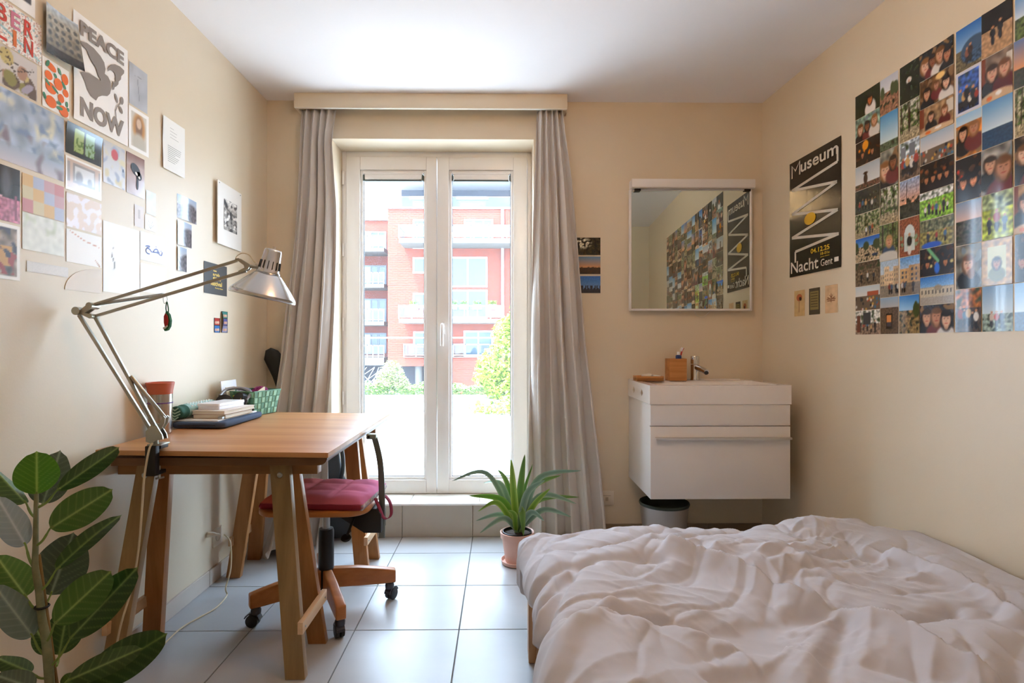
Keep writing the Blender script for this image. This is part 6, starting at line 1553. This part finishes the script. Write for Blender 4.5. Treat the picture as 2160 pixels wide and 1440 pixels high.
# ---------------------------------------------------------------- left wall
UL, NL = Vector((0, 1, 0)), Vector((1, 0, 0))
def lw(xl, xr, xm, yt, yb):
    y0, y1 = atX(xl, 700, XL).y, atX(xr, 700, XL).y; zt_, zb_ = atX(xm, yt, XL).z, atX(xm, yb, XL).z
    return (XL, y0, zb_), y1 - y0, zt_ - zb_
def paper(name, label, cat, geo, fn, m=M_SATIN, res=40, group='prints on the wall above the desk', **k):
    O, w_, h_ = lw(*geo); W_ = max(12, int(res * min(1, w_ / h_))); H_ = max(12, int(res * min(1, h_ / w_)))
    o = sheet(name, label, cat, group, O, UL, NL, w_, h_, fn(W_, H_), m, **k)
    return o, Frame(O, UL, NL, w_, h_, k.get('lift', .0015) + .0012)
white = lambda W, H: Cv(W, H, '#eeeae4', 1)
rc = lambda t, s_: .004 * (1 - t) ** 2
# dark picture with wide white margin
o, f_ = paper('art_print', 'dark picture with white margin at the top left edge above the BERLIN card', 'print', (-70, 73, 73, -75, 40), lambda W, H: Cv(W, H, '#f0eeea', 2).rect(.08, .06, .94, .80, '#4a484c').noise(.03, 4))
# BERLIN card
o, f_ = paper('city_card', 'white illustrated card with red BERLIN lettering', 'card', (-32, 86.6, 86.6, 55, 140), lambda W, H: Cv(W, H, '#f1ece6', 4).blot('#c9a89a', 18, .2, 3).blot('#8fb4b8', 14, .22, 8).blot('#c98a7a', 20, .24, 9).line(.1, .55, .95, .9, .03, '#9cc4c8'), res=56)
for ch, x0, y0, y1, c in (('B', .18, .12, .50, '#c8483a'), ('E', .42, .12, .50, '#cf7f96'), ('R', .66, .12, .50, '#cf4638'), ('L', .18, .54, .92, '#cf4638'), ('I', .46, .54, .92, '#d9743a'), ('N', .66, .54, .92, '#c8483a')):
    f_.text('letter', ch, x0, x0 + (.17 if ch != 'I' else .06), y0, y1, mat('ink_' + c[1:], c, 0.6), o, .02)
# curled photo of an ornate stone facade
paper('photo_print', 'curled photo of an ornate stone facade beside the PEACE NOW poster', 'photo', (89, 157, 89, 2, 108), (lambda W, H: (lambda c: [c.ell(.12 + .19 * i_ + .03 * (j_ % 2), .25 + .15 * j_, .06, .045, '#5c605f', .3) for i_ in range(5) for j_ in range(4)] and c.grad('#4a4744', '#2a2826', .80, 1).noise(.15, 12))(Cv(W, H, '#a39d90', 6).grad('#b5c3d2', '#a9a395', 0, .2).grad('#b3ac9c', '#7d786e', .2, .8))), M_PHOTO, lift=.012, curl=lambda t, s_: .022 * (1 - s_) * t - .006 * np.sin(3 * t))
# PEACE NOW poster
gp = (153, 267.5, 153, 18, 249)
o, f_ = paper('peace_poster', 'white PEACE NOW poster with grey dove and sprig', 'poster', gp, lambda W, H: Cv(W, H, '#f1eeea', 7).noise(.015, 3), M_MATTE, lift=.003, curl=lambda t, s_: .0012 * np.sin(6 * s_) * (1 - t) + .001 * (1 - s_) ** 2)
f_.l = .0056; M_GI = mat('grey_ink', '#8f857e', 0.6)
f_.text('headline', 'PEACE', .10, .91, .055, .195, M_GI, o, .045)
f_.text('lower_headline', 'NOW', .10, .91, .765, .945, M_GI, o, .05)
def pw(x, y):
    u_ = (x - 665) / 500; t0, b0 = 80 + 380 * u_, 1085 + 265 * u_; return u_, (y - t0) / (b0 - t0)
f_.poly('dove_body', [pw(*p) for p in [(712, 370), (770, 385), (830, 430), (890, 500), (925, 560), (937, 620), (930, 665), (960, 690), (985, 740), (992, 800), (980, 850), (955, 872), (905, 868), (870, 880), (850, 915), (800, 870), (770, 810), (755, 750), (735, 700), (713, 660), (740, 653), (790, 665), (840, 695), (890, 728), (893, 715), (870, 690), (862, 660), (850, 610), (825, 575), (800, 530), (780, 480), (775, 455), (740, 425)]], M_GI, o)
f_.poly('dove_head', [pw(*p) for p in [(955, 645), (965, 605), (990, 580), (1030, 578), (1080, 600), (1122, 640), (1120, 665), (1092, 690), (1088, 720), (1065, 740), (1062, 765), (1040, 785), (1025, 790), (1020, 812), (1003, 815), (1002, 780), (1010, 760), (1003, 730), (1020, 745), (1035, 735), (1030, 715), (1035, 690), (1025, 660), (1005, 640), (985, 632), (970, 633)]], M_GI, o)
f_.ellipse('sprig_leaves', [(.755, .575, .025, .045, -.4), (.865, .565, .035, .042, .2), (.845, .665, .05, .024, .9)], M_GI, o)
f_.stroke('sprig_stem', [[pw(1040, 1070), pw(1035, 1010), pw(1050, 970), pw(1085, 945)]], .008, M_GI, o)
# oranges
o, f_ = paper('fruit_card', 'white card with orange fruit and green leaves', 'card', (88, 144.5, 88, 116, 222), lambda W, H: Cv(W, H, '#f2efe9', 8), M_SATIN)
orr = [(.30, .13, .20, .075, .3), (.22, .33, .14, .09, 0), (.83, .22, .13, .11, 0), (.58, .40, .16, .12, 0), (.30, .56, .2, .11, .3), (.86, .50, .11, .08, 0), (.68, .66, .12, .09, 0), (.3, .84, .2, .12, 0), (.78, .90, .19, .11, .2)]
f_.ellipse('orange', orr, mat('orange_ink', '#e8702a', 0.5), o)
f_.ellipse('orange_leaf', [(.18, .10, .06, .08, .5), (.62, .12, .05, .07, -.5), (.46, .26, .05, .05, -.8), (.78, .36, .12, .035, .8), (.18, .48, .11, .03, .7), (.45, .55, .14, .03, .5), (.07, .78, .05, .07, -.4), (.60, .78, .09, .035, -.1), (.90, .72, .05, .06, 0), (.62, .88, .12, .035, -.1), (.95, .82, .05, .04, 0)], mat('leaf_ink', '#4f8a6a', 0.5), o, .0003)
# abstract figures, generic stand-ins for the art cards
def absf(W, H, sd, base, cols, n=14):
    c = Cv(W, H, base, sd)
    for k in range(n): c.ell(c.rs.rand(), c.rs.rand(), .05 + .15 * c.rs.rand(), .05 + .18 * c.rs.rand(), cols[k % len(cols)], .1, c.rs.rand() * 3)
    for k in range(6): c.line(c.rs.rand(), c.rs.rand(), c.rs.rand(), c.rs.rand(), .012, '#4a3c34')
    return c
paper('art_print', 'abstract print of overlapping outlined shapes above the blue swirl print', 'print', (-35, 77, 77, 137.5, 215), lambda W, H: absf(W, H, 21, '#cfc8c4', ['#a8a0b0', '#8f8a52', '#d9d2cc', '#6a5a50', '#b08a72', '#c9b87a']))
paper('art_print', 'large soft blue and cream abstract print', 'print', (-30, 134, 134, 250, 384), lambda W, H: Cv(W, H, '#a9b6c6', 22).noise(.18, 4).blot('#e2dcc0', 4, .16, 5, soft=.3).blot('#7f93b0', 7, .1, 9, soft=.3).grad('#a9b6c6', '#cfc8ce', .75, 1).blot('#8a808a', 5, .1, 4, .5, 1, .3).ell(.06, .55, .06, .5, '#7d6f72', .4), res=52)
paper('art_print', 'bright print of coloured patches in rows under the blue abstract', 'print', (46, 134, 46, 363, 444), lambda W, H: (lambda c: [c.rect(i / 4, j / 3, (i + 1) / 4, (j + 1) / 3, ['#d9b47a', '#c98a8a', '#b3b9cc', '#d2c49a', '#c7a0a6'][(i * 2 + j * 3) % 5]) or c.ell(i / 4 + .125, j / 3 + .166, .07, .1, ['#a8584a', '#7d86a8', '#d2a25a'][(i + j * 2) % 3], .5) for i in range(4) for j in range(3)] and c)(Cv(W, H, '#c9a0a0', 23)))
paper('art_print', 'pale washed landscape print under the patchwork print', 'print', (46, 134, 46, 446, 524), lambda W, H: Cv(W, H, '#dfe0d6', 24).blot('#c9d0b8', 4, .1, 5, 0, .5, .4).noise(.04, 5))
paper('photo_print', 'photo of a pink building at night at the left frame edge', 'photo', (-40, 41, 41, 360, 473), lambda W, H: Cv(W, H, '#2c2626', 25).grad('#3a3434', '#241f20', 0, .55).ell(.62, .3, .12, .3, '#5a5a62', .8).rect(0, .58, 1, 1, '#b5708a').rect(0, .56, .5, .60, '#e2a8b4').noise(.3, 14, y0=.58).rect(.1, .7, .2, .8, '#5a3444').rect(.35, .7, .45, .8, '#5a3444').rect(.85, .5, .9, .95, '#8a4a62'), M_PHOTO)
paper('art_print', 'framed-look collage print in brown and red at the lower left edge', 'print', (-22, 41, 41, 478.6, 592.5), lambda W, H: Cv(W, H, '#8a7a6c', 26).noise(.4, 6).rect(.3, .4, .72, .75, '#c99a5a').blot('#a04a42', 6, .1, 5, .5, .9).blot('#4a4650', 7, .12, 6, 0, .6).border(.06))
paper('sketch_card', 'grey pencil sketch card right of the PEACE NOW poster', 'card', (271.6, 310, 271.6, 128, 216.6), lambda W, H: Cv(W, H, '#b3b5ba', 27).noise(.06, 3).line(.45, .3, .55, .8, .012, '#8a8a90').line(.3, .25, .7, .22, .008, '#8f8f95'))
paper('portrait_card', 'white bordered card with orange and brown portrait drawing', 'card', (270.5, 313, 270.5, 220, 310.5), lambda W, H: Cv(W, H, '#cfc8ba', 28).ell(.5, .42, .3, .34, '#c08a52', .4).ell(.5, .42, .17, .26, '#8a6a54', .4).ell(.5, .32, .12, .12, '#d2b49a', .3).ell(.5, .8, .32, .24, '#bdb6a6', .4).border(.09, '#f1eee9'))
paper('photo_print', 'glossy black photo of a window with green trees', 'photo', (137.5, 213, 137.5, 253.6, 320), lambda W, H: Cv(W, H, '#23231c', 29).rect(.22, .12, .47, .86, '#a3b56a').rect(.53, .12, .78, .86, '#93b088').blot('#5f7a34', 9, .05, 4, .35, .86).rect(.47, .05, .53, .9, '#2a2a22').rect(0, 0, .2, 1, '#2e2e26').rect(.8, 0, 1, 1, '#2e2e26'), M_PHOTO, curl=lambda t, s_: .006 * s_ ** 3)
paper('photo_print', 'faded photo of a train window', 'photo', (137.5, 213, 137.5, 326, 396.7), lambda W, H: Cv(W, H, '#c9b0a0', 30).rect(.2, .15, .82, .75, '#9a948f').rect(.25, .22, .77, .66, '#d6d6d6').ell(.36, .55, .1, .2, '#8f8a8c', .4).ell(.66, .6, .07, .14, '#8f8a8c', .4).rect(0, .15, .12, .75, '#a39c98').rect(.9, .15, 1, .75, '#a39c98').border(.05), M_PHOTO)
paper('map_card', 'pale card with faint pink map shapes', 'card', (139, 213, 139, 404, 476), lambda W, H: Cv(W, H, '#e6d5c9', 31).blot('#eeeaf0', 4, .05, 4, soft=.05))
paper('branch_card', 'white card with a thin red branch drawing', 'card', (139, 213, 139, 481, 551), lambda W, H: Cv(W, H, '#f0ece6', 32).line(.1, .05, .5, .25, .012, '#cf9a82').line(.5, .25, .92, .35, .012, '#c9886c').line(.82, .8, .95, .98, .02, '#b58a72'))
# quarter-disc white paper
a, b, c_ = atX(136, 610, XL), atX(212.5, 569, XL), atX(212.5, 619, XL)
m = MB(); pts = [(a.y, a.z)] + [(a.y + (b.y - a.y) * math.sin(t), a.z + (b.z - a.z) * (1 - math.cos(t))) for t in np.linspace(0.15, math.pi / 2, 12)][::1]
pts = [(a.y, a.z)] + [(a.y + (b.y - a.y) * (1 - math.cos(t)), a.z + (b.z - a.z) * math.sin(t)) for t in np.linspace(0.12, math.pi / 2, 12)] + [(c_.y, c_.z)]
m.prism(pts, lambda p, q_, d: (XL + d, p, q_), 0.0008, 0.002); o = build('paper_cutout', m, mat('paper_white'), fix=True); tag(o, 'white quarter-round paper cutout below the branch card', 'paper', 'prints on the wall above the desk')
paper('art_print', 'hazy abstract print with a red dot below the PEACE NOW poster', 'print', (216.7, 262.5, 216.7, 292.5, 383), lambda W, H: Cv(W, H, '#cfd0d2', 33).grad('#c3c2c0', '#dfe3ea', 0, 1).blot('#d9cfae', 4, .1, 3, soft=.3).blot('#a9b2c4', 5, .15, 6, soft=.2).ell(.52, .25, .16, .13, '#c24a52', .15).rect(.88, .5, .96, .57, '#55627f'))
o, f_ = paper('protest_print', 'mauve print with a black tree-shaped head silhouette', 'print', (266, 304, 266, 318, 405), lambda W, H: Cv(W, H, '#b39a94', 34).grad('#8a6a66', '#b9a49e', 0, .3).noise(.05, 4), M_PHOTO)
f_.ellipse('silhouette', [(.48, .36, .28, .13, .5), (.66, .48, .17, .10, .6), (.58, .68, .06, .16, 0)], mat('silhouette_ink', '#2c2a30', 0.5), o)
f_.ellipse('white_hole', [(.52, .45, .08, .035, .6), (.68, .52, .06, .03, .6)], mat('paper_white'), o, .0003)
paper('paper_strip', 'narrow pale beige paper strip under the washed landscape', 'paper', (55.5, 143, 55.5, 549.5, 571.7), lambda W, H: Cv(W, H, '#d9d2ca', 35).noise(.02, 8))
paper('small_card', 'small pinkish card with tiny text above the large white drawing', 'card', (283, 302, 283, 430, 476), lambda W, H: Cv(W, H, '#d6cbc4', 36).rect(.4, .2, .6, .6, '#b9ada8'))
paper('small_card', 'small pale blue blank card right of the pinkish card', 'card', (307.5, 328, 307.5, 400, 449), lambda W, H: Cv(W, H, '#dfe5ea', 37).noise(.03, 3))
paper('small_card', 'small white card with a fan sketch below the pale blue card', 'card', (305, 328, 305, 451.7, 483), lambda W, H: (lambda c: [c.line(.5, .85, .5 + .4 * math.sin(a_), .85 - .6 * math.cos(a_), .012, '#a8a4a0') for a_ in (-1, -.5, 0, .5, 1)] and c)(Cv(W, H, '#eceae6', 38)))
paper('drawing_sheet', 'large white sheet with a thin dark scribble', 'drawing', (216.7, 293.6, 216.7, 464, 614), lambda W, H: Cv(W, H, '#efeeea', 39).line(.25, .35, .23, .48, .008, '#8a7a74').line(.23, .48, .30, .58, .010, '#5a5250').line(.30, .58, .27, .68, .010, '#6a5f5a').noise(.02, 3))
o, f_ = paper('word_card', 'white card with a blue handwritten Arabic word', 'card', (295, 348, 295, 487, 546.7), lambda W, H: Cv(W, H, '#eceef0', 40))
M_BI = mat('blue_ink', '#7d8fc8', 0.6)
def arc(cx, cy, rx, ry, a0, a1, n=10): return [(cx + rx * math.cos(R(a0 + (a1 - a0) * k / n)), cy + ry * math.sin(R(a0 + (a1 - a0) * k / n))) for k in range(n + 1)]
def sm(pts): return [(p.x, p.y) for p in bez([(a_, b_, 0) for a_, b_ in pts], 5)]
f_.stroke('word', [sm([(.19, .49), (.27, .45), (.35, .46), (.26, .54), (.21, .64), (.26, .72), (.35, .73)]), sm([(.26, .54), (.36, .56), (.42, .63), (.50, .63)]), sm([(.50, .63), (.53, .55), (.61, .49), (.68, .53), (.64, .60), (.50, .63)]), sm([(.64, .61), (.70, .61), (.71, .55)]), sm([(.72, .56), (.745, .65), (.81, .68), (.85, .62), (.86, .54)])], .013, M_BI, o)
f_.ellipse('word_dots', [(.60, .41, .016, .02, 0), (.80, .52, .016, .02, 0)], M_BI, o)
paper('blank_card', 'blank white card below the Arabic word card', 'card', (295, 348, 295, 553.6, 614), white)
o, f_ = paper('letter_page', 'creased white typed letter pinned alone on the wall', 'letter', (341, 386.5, 341, 242, 353), lambda W, H: Cv(W, H, '#ece9e2', 41), M_MATTE, lift=.004, curl=lambda t, s_: .006 * np.abs(s_ - .5) * (1 - t) + .003 * t)
f_.l = .0065
for k in range(9): f_.stroke('text_line', [[(.2, .52 + k * .037), (.2 + .62 * (1 if k not in (4, 8) else .55), .52 + k * .037)]], .006, mat('typed_ink', '#8a857e', 0.7), o)
for k in range(4): f_.stroke('text_line', [[(.3, .16 + k * .06), (.3 + .3 + .1 * (k % 2), .16 + k * .06)]], .004, mat('typed_ink'), o)
for y0, y1, lab, sd in ((407.8, 458, 'glossy mountain photo, top of the vertical trio on the left wall', 50), (463, 514.7, 'glossy dark rock photo, middle of the vertical trio on the left wall', 51), (519, 569.7, 'glossy brown hill photo, bottom of the vertical trio on the left wall', 52)):
    paper('photo_print', lab, 'photo', (373, 415, 373, y0, y1), lambda W, H: Cv(W, H, '#8f8a90', sd).grad('#9fb0c8', '#b5b2b4', 0, .4).ell(.62, .62, .5, .38, '#5f5658', .3).noise(.3, 8, y0=.3), M_PHOTO, group='vertical trio of glossy photos', curl=lambda t, s_: .003 * np.sin(4 * t + sd))
# matted black-and-white photo with a thick board
O, w_, h_ = lw(452, 507, 452, 378, 512)
mt = thing('mounted_photo', 'black and white photo in a wide white mat board near the corner', 'picture', (XL, O[1], O[2]))
q = MB(); sl = 0.018
q.add([(XL + d, O[1] + a_ * w_, O[2] + b_ * h_) for a_, b_ in ((0, 0), (1, 0), (1, 1), (0, 1)) for d in ((0.012, 0.016) if a_ == 0 else (0.002, 0.006))], [(0, 2, 4, 6), (1, 7, 5, 3), (0, 1, 3, 2), (2, 3, 5, 4), (4, 5, 7, 6), (6, 7, 1, 0)])
build('mat_board', q, mat('mat_white', '#e9e4dc', 0.7), mt, fix=True)
cv = Cv(22, 34, '#9a948c', 60).grad('#d9d4cc', '#b3aca4', 0, .3).blot('#3a3432', 5, .02, 7, soft=.1).blot('#e6e0d8', 7, .1, 9, .35, .9).line(.2, .3, .8, .45, .02, '#3a3634').noise(.2, 14)
Ob = Vector((XL + .0165, O[1] + .24 * w_, O[2] + .26 * h_)); uu = Vector((-.010, w_, 0)).normalized()
sheet('inner_photo', None, None, None, Ob - Vector((.0024, 0, 0)), uu, (1, 0, 0), w_ * .55, h_ * .50, cv, M_SATIN, lift=.0006, parent=None).parent = None
ip = bpy.data.objects['inner_photo']; ip.parent = mt; ip.data.transform(Matrix.Translation(-mt.location))
for a_ in (.06, .94): build('nail', MB().sphere((XL + (.016 - .010 * a_) + .001, O[1] + a_ * w_, O[2] + .965 * h_), .0025, 8, 6), M_BOLT, mt, smooth=True)
# black film festival card
o, f_ = paper('festival_card', 'black card with gold lettering behind the lamp arm', 'card', (429.5, 478, 429.5, 549.6, 617), lambda W, H: Cv(W, H, '#3a342e', 61), M_MATTE)
M_GO = mat('gold_ink', '#d8b44a', 0.5)
f_.text('line_one', 'arab', .36, .66, .30, .40, M_GO, o, .03); f_.text('line_two', 'film', .36, .70, .43, .54, M_GO, o, .03); f_.text('line_three', 'festival', .26, .76, .57, .72, M_GO, o, .03); f_.text('line_four', 'Rotterdam', .46, .80, .76, .81, M_GO, o, .02)
f_.stroke('rule', [[(.38, .24), (.52, .24)]], .012, M_GO, o)
# photo booth strips
for geo, cols, lab in (((451, 463.5, 451, 670, 701), ['#b5342c', '#2f6fb5'], 'small photo booth strip of two frames below the gold lettered card'), ((465.8, 479.5, 465.8, 656, 701), ['#3f8a86', '#5a5f9c', '#8a8fb5'], 'curling photo booth strip of three frames near the basket')):
    def fn(W, H):
        c = Cv(W, H, '#2a2422', 62)
        n = len(cols)
        for k in range(n): c.rect(.08, k / n + .02, .92, (k + 1) / n - .02, cols[k]); c.ell(.35, (k + .62) / n, .2, .2 / n, '#d2a48c', .3); c.ell(.68, (k + .6) / n, .18, .2 / n, '#e0b8a0', .3)
        return c
    paper('photo_strip', lab, 'photo', geo, fn, M_PHOTO, group='photo booth strips', curl=(lambda t, s_: .010 * np.sin(3.0 * s_) * (1 - t)) if len(cols) == 3 else None)
